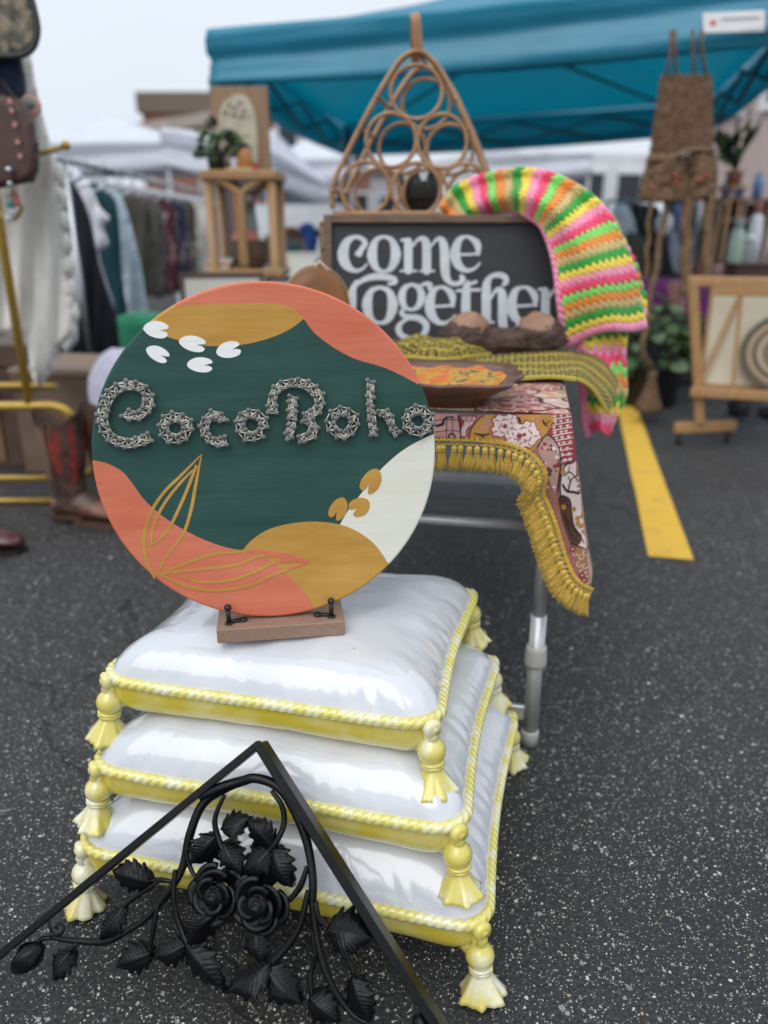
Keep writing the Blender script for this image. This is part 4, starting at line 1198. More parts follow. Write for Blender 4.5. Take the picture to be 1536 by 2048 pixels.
LET = {
 'c': [[(330, 250, 14), (322, 262, 22), (312, 258, 20)], [(312, 258, 16), (330, 240, 24), (345, 215, 26), (325, 195, 20), (300, 192, 20), (270, 212, 36), (255, 258, 50), (266, 300, 44), (298, 326, 22), (330, 322, 14), (352, 300, 8)]],
 'o': [[(420, 190, 14), (452, 205, 26), (468, 262, 46), (450, 315, 30), (420, 330, 14), (388, 315, 30), (372, 262, 46), (388, 205, 26), (420, 190, 14)]],
 'm': [[(492, 204, 14), (515, 206, 22), (518, 220, 38), (518, 325, 38)], [(488, 328, 10), (550, 328, 10)], [(530, 235, 10), (560, 200, 16), (585, 205, 34), (592, 240, 40), (592, 326, 40)], [(566, 328, 10), (622, 328, 10)], [(604, 235, 10), (635, 200, 16), (655, 208, 34), (664, 250, 42), (666, 320, 42), (672, 355, 34), (692, 378, 22), (722, 378, 22), (738, 362, 26), (732, 350, 20)]],
 'e': [[(715, 262, 12), (760, 262, 12), (800, 258, 12)], [(800, 262, 14), (796, 220, 34), (770, 196, 20), (750, 190, 14), (722, 205, 30), (706, 258, 46), (718, 302, 40), (750, 326, 22), (785, 318, 14), (806, 296, 8)]],
 't': [[(290, 480, 40), (292, 430, 38), (296, 400, 30), (310, 372, 20)], [(300, 395, 14), (330, 368, 22), (375, 352, 30), (425, 352, 30), (462, 362, 26), (464, 376, 18), (440, 380, 14)]],
 'o.': [[(405, 394, 16), (440, 410, 28), (456, 465, 46), (438, 522, 30), (405, 538, 16), (368, 522, 30), (352, 465, 46), (368, 410, 28), (405, 394, 16)]],
 'g': [[(532, 382, 14), (560, 396, 26), (572, 432, 36), (558, 470, 26), (530, 484, 14), (502, 470, 26), (492, 432, 36), (504, 396, 26), (532, 382, 14)], [(560, 392, 10), (585, 380, 18), (606, 384, 24), (602, 398, 18)], [(505, 478, 14), (490, 496, 20), (510, 512, 24), (560, 518, 30), (590, 545, 30), (580, 582, 26), (540, 600, 20), (495, 590, 26), (478, 562, 28), (492, 535, 18), (520, 520, 12)]],
 'e.': [[(612, 470, 12), (650, 470, 12), (700, 466, 12)], [(698, 470, 14), (694, 425, 34), (668, 398, 20), (646, 394, 14), (618, 410, 30), (604, 466, 46), (616, 512, 40), (648, 538, 22), (684, 530, 14), (706, 506, 8)]],
 't.': [[(760, 372, 14), (752, 400, 36), (750, 500, 42), (762, 528, 34), (790, 534, 18), (806, 522, 8)], [(715, 408, 14), (760, 405, 14), (805, 404, 14)], [(758, 384, 12), (790, 372, 16)]],
 'h': [[(800, 535, 10), (862, 535, 10)], [(832, 530, 42), (832, 420, 42), (834, 380, 36), (850, 352, 22), (880, 344, 26), (906, 352, 28), (912, 372, 24), (900, 384, 16)], [(850, 440, 10), (872, 405, 18), (893, 412, 36), (898, 460, 42), (898, 530, 42), (905, 560, 34), (925, 580, 24), (950, 578, 24), (966, 560, 26), (958, 548, 18)]],
 'e..': [[(940, 470, 12), (990, 468, 12), (1030, 464, 12)], [(1030, 468, 14), (1026, 425, 34), (1000, 398, 20), (978, 394, 14), (948, 410, 30), (934, 466, 46), (946, 512, 40), (980, 538, 22), (1016, 530, 14), (1038, 506, 8)]],
 'r': [[(1045, 402, 14), (1066, 405, 22), (1070, 420, 38), (1070, 526, 40)], [(1040, 530, 10), (1104, 530, 10)], [(1082, 440, 10), (1105, 405, 18), (1130, 402, 26), (1140, 424, 28)]]}
for k, st in LET.items():
    st = [[(x, y, w * .88) for x, y, w in p] for p in st]
    ps = [[s6(*q) for q in p] for p in strokes_to_polys(st, 5)]
    V, T, G = region2d(ps)
    b = MB(); extrude2d(b, V, T, lambda x, y, h: S3(x, y, .0082 + h), .0012)
    b.build('letter', [M_SLET], cs)

# ---- crate hidden behind the board that carries the rack
M_CRATE = mat('crate_wood', (.20, .125, .07), .75, (.30, .20, .12), 8, (2, 14, 14), bump=(60, .3))
ZC = at(820, 440, 2.42).z - .004
crate = thing('wooden_crate', (.12, 2.44, ZT), 'brown wooden crate standing behind the black lettered sign', 'crate')
for k in range(4):
    hh = (ZC - ZT - .002) / 4
    for yy in (2.28, 2.60):
        b = MB(); b.box((.12, yy, ZT + .002 + hh * (k + .5)), (.60, .014, hh - .008), None, .002); b.build('plank', [M_CRATE], crate)
for xx in (-.172, .412):
    b = MB(); b.box((xx, 2.44, (ZC + ZT) / 2), (.016, .305, ZC - ZT - .006), None, .002); b.build('end_board', [M_CRATE], crate)
b = MB(); b.box((.12, 2.44, ZC - .006), (.598, .334, .012), None, .002); b.build('lid', [M_CRATE], crate)

# ---- rattan bottle rack
M_RAT = mat('rattan', (.28, .145, .065), .5, (.41, .235, .115), 18, (1, 1, 1), bump=(90, .3), coat=.15)
M_LEA = mat('tan_leather_wrap', (.34, .17, .09), .55, (.42, .23, .13), 20, bump=(120, .3))
RY = 2.34
rack = thing('rattan_bottle_rack', at(825, 435, RY), 'triangular rattan bottle rack of six rings with a looped handle on top', 'bottle rack')
z4 = lambda x, y: (640 + x / 4.151, 20 + y / 4.151)
outl = [(105, 1640), (95, 1520), (125, 1400), (200, 1240), (330, 980), (470, 720), (590, 520), (690, 390), (810, 340), (920, 400), (1020, 530), (1130, 740), (1240, 990), (1340, 1250), (1400, 1420), (1420, 1560), (1410, 1640)]
rings = [(800, 680, 215, 225), (590, 1080, 208, 225), (1015, 1090, 205, 225), (375, 1480, 200, 220), (800, 1490, 200, 220), (1200, 1490, 200, 215)]
for dY, nm in ((0, 'front_frame'), (.155, 'back_frame')):
    b = MB()
    P = [at(*z4(x, y), RY) + Vector((dY * .22, dY, -dY * .05)) for x, y in cr(outl, 5)]
    b.tube(P, .0072, 10)
    P2 = [p + Vector((0, .012 if dY == 0 else -.012, -.004)) for p in P]
    b.tube(P2, .0048, 8)
    base = [at(*z4(x, 1690), RY) + Vector((dY * .22, dY, 0)) for x in (105, 760, 1410)]
    b.tube(base, .0075, 8)
    fo = b.build(nm, [M_RAT], rack)
    for cx, cy, rx, ry in rings:
        b = MB(); b.tube([at(*z4(cx + rx * math.cos(t), cy + ry * math.sin(t)), RY) + Vector((dY * .22, dY, -dY * .05)) for t in [q * 2 * PI / 40 for q in range(40)]], .0056, 8, True)
        b.build('ring', [M_RAT], fo)
for x, y in ((1400, 1500), (110, 1500), (470, 720), (1130, 740), (330, 980), (1240, 990), (760, 1690), (810, 345), (600, 1690), (1000, 1690)):
    p = at(*z4(x, y), RY); b = MB(); b.tube([p - Vector((0, .008, 0)), p + Vector((.035, .163, -.006))], .0052, 8); b.build('cross_rail', [M_RAT], rack)
b = MB()
p = at(*z4(815, 335), RY); hgt = at(*z4(780, 45), RY).z
hp = [(0, 0), (-.008, .4), (-.012, .8), (-.006, .97), (.0, 1.0), (.03, .97), (.07, .75), (.115, .35), (.15, 0)]
b.tube([p + Vector((-.010 * math.sin(PI * q), y_, (hgt - p.z) * z_)) for (y_, z_), q in zip(cr(hp, 5), [k / 40 for k in range(41)])], .0135, 12, flat=.45, up=(0, -1, .2))
b.build('handle', [M_LEA], rack)

# ---- dark petalled pot inside / behind the rack
M_DARK = mat('dark_bronze', (.016, .017, .016), .5, (.035, .036, .034), 12, bump=(40, .4))
pc = at(837, 392, 2.56); pc.z = ZC
pot = thing('petal_vase', pc, 'dark bronze vase shaped like an open tulip behind the rattan rack', 'vase')
b = MB(); b.lathe([(.030, .001), (.040, .004), (.026, .018), (.046, .04), (.062, .07), (.060, .10), (.054, .115)], 24, pc); b.build('bowl', [M_DARK], pot)
for k in range(7):
    a = k * 2 * PI / 7
    def f(u, v):
        t = a + (u - .5) * .95 * (1 - v * v * .75); r = .058 + .012 * math.sin(v * 2.6) - .008 * v
        return pc + Vector((r * math.cos(t), r * math.sin(t), .06 + .085 * v * (1 - .12 * abs(u - .5))))
    b = MB(); b.sheet(f, 8, 8, .004); b.build('petal', [M_DARK], pot)

# ---- crochet blanket
BC = dict(green=(.022, .33, .04), yellow=(.82, .62, .07), pink=(.85, .28, .44), rose=(.80, .055, .14), lime=(.20, .66, .13), orange=(.78, .25, .035), tan=(.56, .42, .17))
BM = [mat(k + '_wool', c, .9, tuple(min(1, q * 1.18) for q in c), 60, bump=(420, .6, .002), sheen=.3) for k, c in BC.items()]
BN = list(BC); SEQ = ['green', 'yellow', 'pink', 'rose', 'lime', 'orange', 'tan']
blanket = thing('crochet_blanket', at(1190, 660, 2.08), 'bright zigzag striped crochet blanket draped over the right end of the black sign', 'blanket')
def band(name, ctr, wid, Y, rows, start, nu, zig, nz, thick, rev=False, edge=None, hang=0):
    """a strip of crochet: rows across, each row puffed, every row following the zigzag"""
    C_ = cr([(c[0], c[1], w, y) for c, w, y in zip(ctr, wid, Y)], 10)
    al = [0]
    for a_, b2 in zip(C_, C_[1:]): al.append(al[-1] + math.hypot(b2[0] - a_[0], b2[1] - a_[1]))
    even = []
    for k in range(121):
        t_ = al[-1] * k / 120; i = 1
        while i < len(al) - 1 and al[i] < t_: i += 1
        q = (t_ - al[i - 1]) / max(1e-9, al[i] - al[i - 1]); even.append(tuple(a_ * (1 - q) + b2 * q for a_, b2 in zip(C_[i - 1], C_[i])))
    C_ = even
    n = len(C_) - 1
    def P(s):
        s = max(0, min(.9999, s)) * n; i = int(s); q = s - i
        return [a * (1 - q) + b_ * q for a, b_ in zip(C_[i], C_[i + 1])]
    nv = rows * 6
    def f(u, v):
        zg = zig * .5 * (math.sin(u * nz * 2 * PI) + .25 * math.sin(u * nz * 4 * PI + 1) + .8 * noise.noise(Vector((u * 4, v * 3, rows)))) / rows
        vv = max(0, min(1, v + zg * min(1, v * 14) * min(1, (1 - v) * 14)))
        x, y, w, yy = P(vv); x2, y2, _, _ = P(min(.9999, vv + .01)); x1_, y1_, _, _ = P(max(0, vv - .01))
        dx, dy = x2 - x1_, y2 - y1_; l = math.hypot(dx, dy) or 1
        nx, ny = -dy / l, dx / l
        s = (u - .5) * 2
        row = (v * rows) % 1
        puff = .0042 * math.sin(PI * row) + .0022 * abs(math.sin(u * nz * PI * 3)) * math.sin(PI * row)
        fold = thick * math.sqrt(max(0, 1 - (abs(s) ** 2.4))) + hang * math.sin(s * 4.2 + v * 2.0)
        wav = 1.6 * noise.noise(Vector((u * 2.2, v * 4, 1.7 + rows)))
        w *= 1 + .07 * noise.noise(Vector((vv * 7, s * .6, rows + 3)))
        y += (9 * math.sin(u * 6.5 + 1) + 7 * s) * max(0, vv - .55) ** 2 * 4; x += 5 * noise.noise(Vector((vv * 5, 2, rows)))
        return at(x + nx * w * s, y + ny * w * s, yy - fold - puff - .012 * wav)
    def mf(u, v):
        if edge is not None and u > 1 - edge: return BN.index('pink')
        k = int(min(rows - 1, v * rows)) + start
        return BN.index(SEQ[k % 7])
    b = MB(); b.sheet(f, nu, nv, .010, matf=mf)
    return b.build(name, BM, blanket)
band('draped_length', [(902, 436), (932, 408), (982, 388), (1048, 382), (1110, 406), (1155, 458), (1180, 520), (1196, 585), (1207, 640), (1212, 668)], [30, 40, 42, 45, 54, 68, 76, 80, 82, 82],
     [2.26, 2.24, 2.20, 2.12, 2.06, 2.03, 2.02, 2.02, 2.03, 2.035], 33, 5, 110, .62, 12, .036, edge=.05, hang=.016)
band('hanging_fold', [(1205, 430), (1234, 500), (1256, 570), (1263, 632)], [14, 22, 28, 30], [2.09, 2.09, 2.10, 2.10], 12, 5, 40, .6, 5, .012, hang=.01)
band('lower_fold', [(1180, 600), (1196, 660), (1204, 720), (1205, 790), (1196, 866)], [58, 55, 46, 44, 22], [2.06, 2.05, 2.05, 2.05, 2.06], 14, 4, 60, .8, 6, .02, edge=.16, hang=.012)

# ---- woven scarf
def scarf_mat():
    m = mat('woven_scarf', (.5, .38, .06), .85, bump=(600, .4, .001))
    nt, N, L, bs = nodes_of(m)
    tc = N('ShaderNodeTexCoord'); sx_ = N('ShaderNodeSeparateXYZ'); L(tc.outputs['UV'], sx_.inputs[0])
    def mth(op, a, b_=None):
        n = N('ShaderNodeMath'); n.operation = op
        for k, q in enumerate((a, b_)):
            if q is None: continue
            if isinstance(q, (int, float)): n.inputs[k].default_value = q
            else: L(q, n.inputs[k])
        return n.outputs[0]
    fr_ = mth('FRACT', mth('MULTIPLY', sx_.outputs[1], 4.0))
    band_ = mth('GREATER_THAN', fr_, .28)
    ck = mth('GREATER_THAN', mth('FRACT', mth('ADD', mth('MULTIPLY', sx_.outputs[0], 26), mth('MULTIPLY', mth('FLOOR', mth('MULTIPLY', sx_.outputs[1], 24)), .5))), .34)
    dk = mth('MULTIPLY', band_, ck)
    ln = mth('LESS_THAN', mth('ABSOLUTE', mth('SUBTRACT', fr_, .05)), .035)
    dk = mth('MAXIMUM', dk, ln)
    mx = N('ShaderNodeMixRGB'); mx.inputs[1].default_value = (.44, .34, .045, 1); mx.inputs[2].default_value = (.030, .028, .014, 1); L(dk, mx.inputs[0])
    L(mx.outputs[0], bs.inputs['Base Color'])
    return m
M_SCARF = scarf_mat()
scarf = thing('woven_scarf', atz(1050, 735, ZT), 'yellow and black woven scarf laid across the table and over its right edge', 'scarf')
nearP = cr([(770, 792), (880, 772), (960, 764), (1060, 762), (1140, 764), (1170, 772), (1196, 800), (1216, 832)], 8)
farP = cr([(800, 752), (900, 730), (970, 716), (1060, 708), (1130, 704), (1180, 712), (1215, 736), (1236, 766)], 8)
def sc_pt(u, v):
    def on(path):
        s = u * (len(path) - 1); i = min(int(s), len(path) - 2); q = s - i
        return [a * (1 - q) + c * q for a, c in zip(path[i], path[i + 1])]
    a, c = on(nearP), on(farP)
    def P(p, z): return atz(p[0], p[1], z)
    ue = .62
    ya, yc = atz(1140, 764, ZT).y, atz(1130, 704, ZT).y
    if u < ue:
        p0, p1 = P(a, ZT + .006), P(c, ZT + .006)
    else:
        p0 = at(a[0], a[1], ya + (u - ue) * .03); p1 = at(c[0], c[1], yc - (u - ue) * .30)
    q = p0.lerp(p1, v)
    return q + Vector((0, 0, .004 + .006 * noise.noise(Vector((u * 7, v * 3, 2)))))
b = MB(); b.sheet(sc_pt, 90, 20, .004); b.build('scarf_length', [M_SCARF], scarf)
bc0 = atz(868, 714, ZT)
def bunch(u, v):
    a = u * 2 * PI; k = (1 - v)
    rx = .125 + .022 * math.sin(3 * a + 1) + .012 * math.sin(7 * a); ry = .075 + .014 * math.sin(4 * a)
    q = Vector((rx * k ** .8 * math.cos(a), ry * k ** .8 * math.sin(a), 0))
    n_ = noise.noise(Vector((q.x * 16, q.y * 22, 5))); n2 = abs(noise.noise(Vector((q.x * 30 + 4, q.y * 30, 1))))
    h = .036 * (1 - k ** 2.2) * (1 + .5 * n_) + .020 * n2 * min(1, v * 5)
    return bc0 + q + Vector((.02 * n_, 0, .004 + h + .012 * math.exp(-((q.x + .06) / .04) ** 2) * min(1, v * 4)))
b = MB(); b.grid(bunch, 72, 20, cu=True)
b.build('scarf_bunch', [M_SCARF], scarf)

# ---- burl
M_BURL = mat('burl_bark', (.050, .028, .022), .85, (.12, .074, .06), 34, bump=(70, 1.0, .012), lo=.3, hi=.7)
M_BURLT = mat('burl_heartwood', (.24, .13, .085), .7, (.36, .22, .15), 16, bump=(30, .7, .008))
bu = thing('wood_burl', atz(1005, 705, ZT), 'rough dark brown burl with two rounded lighter lumps in front of the sign', 'wood burl')
rr_ = lambda s_, k: (lambda d: 1 + k * noise.noise(d * 2.4 + Vector((s_, 0, 0))) + k * .5 * noise.noise(d * 6 + Vector((s_, 3, 0))))
bY = atz(1005, 708, ZT).y - .012
def bp(px, py): return at(px, py, bY)
b = MB()
q = bp(1006, 700); q.z = ZT + .036
b.ball(q, (.150, .034, .032), 40, 20, rf=rr_(1, .22))
for px in (932, 1078):
    c = bp(px, 690); c.z = ZT + .048
    b.ball(c, (.066, .048, .046), 28, 18, rf=rr_(px, .16))
b.build('bark', [M_BURL], bu)
for px, s_ in ((938, 5), (1074, 9)):
    c = bp(px, 675); c.z = ZT + .060
    b = MB(); b.ball(c, (.054, .043, .045), 28, 18, rf=rr_(s_, .15)); b.build('heartwood_lump', [M_BURLT], bu)

# ---- wooden tray with printed cloth
M_TRAY = mat('carved_tray', (.075, .026, .013), .32, (.13, .05, .025), 9, (2, 10, 10), bump=(40, .3), coat=.3)
tc_ = atz(895, 800, ZT); tc_.z = ZT
tr = thing('wooden_tray', tc_, 'dark carved wooden tray with flared rim beside the round sign', 'tray')
def trf(k, th, z):
    return (1 + .05 * math.cos(8 * th) * (z > .03)) / max(abs(math.cos(th)) ** 6 + abs(math.sin(th)) ** 6, .3) ** (1 / 9)
b = MB(); b.lathe([(.068, .001), (.078, .003), (.082, .016), (.108, .034), (.132, .046), (.136, .052), (.130, .055), (.105, .043), (.085, .030), (.05, .026), (.01, .026)], 64, tc_, rotz(R(-12)), rf=trf)
b.build('bowl', [M_TRAY], tr)
M_ORP = mat('orange_print_cloth', (.50, .13, .02), .8, (.46, .28, .03), 40, bump=(500, .3, .001), lo=.46, hi=.54, c3=(.07, .06, .05))
def orf(u, v):
    r = .112 * v; t = u * 2 * PI
    return tc_ + Vector((r * math.cos(t), r * math.sin(t) * .95, .044 + .016 * (1 - v) + .008 * noise.noise(Vector((u * 4, v * 4, 0)) * 2) * v + .004 * math.sin(9 * t) * v))
b = MB(); b.grid(orf, 60, 14, cu=True)
solo(b, 'printed_cloth', [M_ORP], tc_ + EZ * .04, 'folded orange printed cloth lying in the dark wooden tray', 'cloth')

# ---- round tan leather bag
M_BAG = mat('glossy_tan_leather', (.16, .062, .017), .36, (.25, .105, .032), 7, bump=(90, .25, .002), coat=.1, spec=.3)
M_STITCH = mat('pale_stitch', (.62, .50, .36), .8)
gc = at(632, 612, 1.95); gc.z = ZT
GA = R(0)
gR = .086
bag = thing('round_leather_bag', gc, 'round glossy tan leather bag with pale stitched edge behind the round sign', 'bag')
Gc = gc + EZ * (gR * 1.26 + .004)
Mx = Matrix.Scale(1.26, 3, Vector((0, 0, 1))) @ Matrix.Rotation(R(80), 3, 'X')
b = MB(); b.lathe([(.004, .046), (.05, .044), (.075, .036), (gR - .004, .020), (gR, 0), (gR - .004, -.020), (.075, -.036), (.05, -.044), (.004, -.046)], 48, Gc, rotz(R(14)) @ Mx); b.build('body', [M_BAG], bag)
b = MB()
for k in range(66):
    a = k * 2 * PI / 66; M = rotz(R(14)) @ Mx
    for zz_ in (.016,):
        p0_ = Gc + M @ Vector(((gR - .001) * math.cos(a), (gR - .001) * math.sin(a), zz_)); p1_ = Gc + M @ Vector(((gR - .001) * math.cos(a + .055), (gR - .001) * math.sin(a + .055), zz_))
        b.tube([p0_, p1_], .0015, 5)
b.build('stitching', [M_STITCH], bag)
b = MB(); b.tube([at(618, 545, 1.95), at(640, 523, 1.95), at(660, 545, 1.95)], .0035, 8); b.build('hang_loop', [M_STITCH], bag)
# ================================================================== BUILDINGS FAR BEHIND
def wallbox(name, p0, p1, z0, z1, depth, m, parent, inset=0):
    """an upright block from p0 to p1 (plan), going back by depth"""
    a = Vector((p0.x, p0.y, 0)); c = Vector((p1.x, p1.y, 0)); d = (c - a).normalized(); n = Vector((-d.y, d.x, 0))
    b = MB(); b.box((a + c) / 2 + n * (depth / 2 + inset) + EZ * (z0 + z1) / 2, ((c - a).length, depth, z1 - z0), Matrix((d, n, EZ)).transposed())
    return b.build(name, [m], parent)
M_BRICK = mat('red_brick_wall', (.20, .085, .06), .85, (.28, .13, .09), 3, (1, 1, 4), bump=(10, .3))
M_TANW = mat('tan_render', (.34, .29, .25), .85, (.42, .36, .31), 1.5)
M_PINKW = mat('pinkish_wall', (.42, .33, .31), .85, (.50, .40, .37), .8, (6, 6, .4), bump=(6, .2))
M_WHW = mat('white_wall', (.74, .76, .78), .7, (.66, .68, .70), 1.2)
M_DGLASS = mat('dark_window_glass', (.02, .025, .03), .12)
M_ROOFB = mat('brown_parapet', (.15, .11, .09), .8)
M_GREYW = mat('grey_warehouse_wall', (.36, .36, .37), .85, (.42, .42, .43), .6)
def windows(parent, p0, p1, cols, z0, z1, n, wd, m=M_DGLASS, frame=None):
    a = Vector((p0.x, p0.y, 0)); c = Vector((p1.x, p1.y, 0)); d = (c - a).normalized(); nn = Vector((-d.y, d.x, 0)); L = (c - a).length
    for k in range(n):
        x = L * (k + .5) / n; q = a + d * x
        RM = Matrix((d, nn, EZ)).transposed()
        b = MB()
        for sx in (-1, 1): b.box(q + d * sx * (wd / 2) - nn * .03 + EZ * (z0 + z1) / 2, (.12, .16, z1 - z0), RM)
        for zq in (z0, z1): b.box(q - nn * .03 + EZ * zq, (wd + .12, .17, .12), RM)
        w = b.build('window', [frame or M_WHW], parent)
        g_ = MB(); g_.box(q - nn * .004 + EZ * (z0 + z1) / 2, (wd - .12, .03, z1 - z0 - .12), RM); g_.build('pane', [m], w)
def building(name, x0p, x1p, ytop, Y0, Y1, depth, m, label, cap=None, wins=None):
    z1 = at((x0p + x1p) / 2, ytop, (Y0 + Y1) / 2).z
    p0 = at(x0p, ytop, Y0); p1 = at(x1p, ytop, Y1)
    t = thing(name, ((p0.x + p1.x) / 2, (p0.y + p1.y) / 2, 0), label, 'building')
    w = wallbox('wall', p0, p1, 0, z1, depth, m, t)
    if cap:
        d = (Vector((p1.x, p1.y, 0)) - Vector((p0.x, p0.y, 0))).normalized()
        wallbox('parapet', p0 - d * .2, p1 + d * .2, z1 + .01, z1 + cap[0], depth + .4, cap[1], t, -.2)
    if wins:
        for z0_, z1_, n, wd in wins: windows(t, p0, p1, 0, z0_, z1_, n, wd)
    return t
building('brick_building', 284, 480, 226, 42, 42, 12, M_BRICK, 'low red brick building with a brown parapet beyond the white canopy', cap=(.9, M_ROOFB), wins=[(1.0, 2.6, 4, 1.4)])
building('brick_house', 545, 740, 245, 34, 38, 10, M_BRICK, 'taller red brick building beyond the pale tents in the middle', cap=(.5, M_TANW), wins=[(3.4, 5.2, 4, 1.1), (.6, 2.4, 4, 1.1)])
wb = building('white_building', 985, 1300, 305, 30, 32, 10, M_WHW, 'white building with dark square windows beyond the teal canopy', wins=[(1.5, 2.9, 4, 1.2), (.2, 1.0, 4, 1.1)])
pk = building('pink_building', 1412, 2100, 60, 19, 12, 9, M_PINKW, 'tall pinkish walled building behind the right end of the teal canopy', cap=(.5, M_TANW), wins=[(3.2, 4.6, 4, 1.2)])
building('grey_warehouse', 640, 1010, 352, 58, 60, 14, M_GREYW, 'long grey warehouse seen through the rings of the rattan rack', cap=(.4, M_ROOFB), wins=[(1.2, 3.0, 7, 1.3)])

# ================================================================== CANOPIES
def fabric(name, c, c2, tr, tcol=None, rough=.6, spec=.5):
    return mat(name, c, rough, c2, 3, (1, 1, 1), bump=(7, .35, .02), trans=tr, tcol=tcol, spec=spec)
M_TEAL = fabric('teal_canvas', (.018, .27, .41), (.028, .32, .47), .42, (.06, .66, .78), .38, .9)
M_WCAN = fabric('white_canvas', (.70, .72, .80), (.76, .78, .84), .25)
M_FRAME = mat('canopy_frame', (.10, .11, .12), .5, metal=.5)
M_WFRAME = mat('white_frame', (.62, .63, .65), .5)
def lerp4(c, u, v): return (c[0].lerp(c[1], u)).lerp(c[3].lerp(c[2], u), v)
def canopy(name, c, vh, peak, fab, frm, label, group=None, legs=(0, 1, 2, 3), truss=True, fine=26, sag=.05):
    """c: bottom corners of the valance: front left, front right, back right, back left"""
    ctr = sum(c, Vector()) / 4
    t = thing(name, (ctr.x, ctr.y, 0), label, 'canopy tent', group)
    top = [p + EZ * vh for p in c]; pk_ = Vector((ctr.x, ctr.y, peak))
    for k in range(4):
        a, b_ = top[k], top[(k + 1) % 4]
        def f(u, v):
            e = a.lerp(b_, u); q = e.lerp(pk_, v)
            q.z -= sag * math.sin(PI * v) * (1.0 + .4 * math.sin(PI * u)) + .012 * math.sin(PI * u) * (1 - v)
            q.z += .016 * noise.noise(q * 2.0) * min(1, v * 5)
            return q
        m = MB(); m.sheet(f, fine, 14, .004); m.build('roof_panel', [fab], t)
        lo0, lo1 = c[k], c[(k + 1) % 4]
        out = (b_ - a).normalized().cross(EZ)
        def g_(u, v):
            q = a.lerp(b_, u).lerp(lo0.lerp(lo1, u), v)
            q.z -= .012 * math.sin(PI * u) * (1 - v) - .006 * (1 - v) + .035 * math.sin(PI * u) * v
            return q + out * (.010 + .018 * math.sin(u * 7 + 2 * v + k) * v * .6 + .020 * math.sin(v * 8.0 + u * 2.5 + k) + .007 * math.sin(v * 21 + u * 5 + 2 * k) * (1 - .5 * v) + .010 * noise.noise(Vector((u * 6, v * 8, k))))
        m = MB(); m.sheet(g_, fine * 2, 12, .004); m.build('valance', [fab], t)
    for k in legs:
        p = c[k].lerp(ctr, .02); m = MB()
        m.box((p.x, p.y, (p.z + vh) / 2), (.045, .045, p.z + vh - .04)); lg = m.build('leg', [frm], t)
        m = MB(); m.box((p.x, p.y, .008), (.11, .11, .016)); m.build('foot_plate', [frm], lg)
    if truss:
        for k in range(4):
            a, b_ = c[k].lerp(ctr, .03), c[(k + 1) % 4].lerp(ctr, .03); n = 4
            m = MB()
            for i in range(n):
                p, q = a.lerp(b_, i / n), a.lerp(b_, (i + 1) / n)
                m.bar(p + EZ * .20, q + EZ * .0, .026, .014); m.bar(p + EZ * .0, q + EZ * .20, .014, .026)
            m.build('scissor_truss', [frm], t)
        for k in range(4):
            m = MB(); m.tube([c[k].lerp(ctr, .03) + EZ * .12, pk_ - EZ * .40], .012, 6); m.build('roof_strut', [frm], t)
    return t
tc4 = [at(424, 170, 5.27), at(1650, 82, 4.25), at(1410, 268, 8.0), at(690, 312, 8.9)]
teal = canopy('teal_canopy', tc4, .285, 2.72, M_TEAL, M_FRAME, 'large teal blue pop-up canopy with a white tag on its valance')
# the tag on the valance
M_TAG = mat('white_tag', (.78, .78, .78), .6); M_TRED = mat('tag_red', (.55, .03, .04), .6); M_TGREY = mat('tag_grey', (.30, .31, .36), .6)
va, vb = tc4[0], tc4[1]; vd = (vb - va).normalized(); vo = Vector((vd.y, -vd.x, 0)).normalized()
def on_val(px, py, h): return onpl(px, py, va + vo * .045, vo) + vo * h
q = [on_val(1406, 26, 0), on_val(1529, 20, 0), on_val(1529, 62, 0), on_val(1406, 66, 0)]
b = MB(); b.add([p for p in q] + [p + vo * .003 for p in q], [(0, 1, 2, 3), (4, 7, 6, 5), (0, 4, 5, 1), (1, 5, 6, 2), (2, 6, 7, 3), (3, 7, 4, 0)], 0, False)
tg = b.build('tag', [M_TAG], teal)
b = MB(); pts = [on_val(1426 + 8 * math.cos(a) * (1 if k % 2 else .55), 46 + 8 * math.sin(a) * (1 if k % 2 else .55), .0036) for k, a in enumerate([i * PI / 6 for i in range(12)])]
b.add(pts + [p + vo * .001 for p in pts], [tuple(range(12)), tuple(range(12, 24))[::-1]] + [(i, (i + 1) % 12, 12 + (i + 1) % 12, 12 + i) for i in range(12)], 0, False)
b.build('red_emblem', [M_TRED], tg)
b = MB(); b.bar(on_val(1442, 38, .004), on_val(1520, 34, .004), .0015, .012, vo); b.build('grey_rule', [M_TGREY], tg)

canopy('white_canopy', [at(-80, 348, 10.5), at(404, 336, 11.5), at(430, 350, 14.5), at(60, 352, 14)], .34, 2.62, M_WCAN, M_WFRAME, 'broad white pop-up canopy behind the clothes rack', 'white canopies', truss=False)
canopy('white_canopy', [at(330, 330, 9.5), at(536, 372, 9.5), at(668, 412, 18), at(560, 410, 19)], .38, 2.5, M_WCAN, M_WFRAME, 'white canopy with a sloping eave just right of the rattan shelf', 'white canopies', truss=False)
canopy('white_canopy', [at(548, 362, 20), at(700, 362, 20), at(705, 370, 23), at(560, 370, 23)], .50, 3.25, M_WCAN, M_WFRAME, 'small distant white canopy in front of the brick building', 'white canopies', truss=False)
canopy('white_canopy', [at(930, 352, 13.5), at(1180, 352, 13.5), at(1170, 372, 17), at(950, 372, 17)], .34, 2.3, M_WCAN, M_WFRAME, 'white canopy showing under the back edge of the teal one', 'white canopies', truss=False)

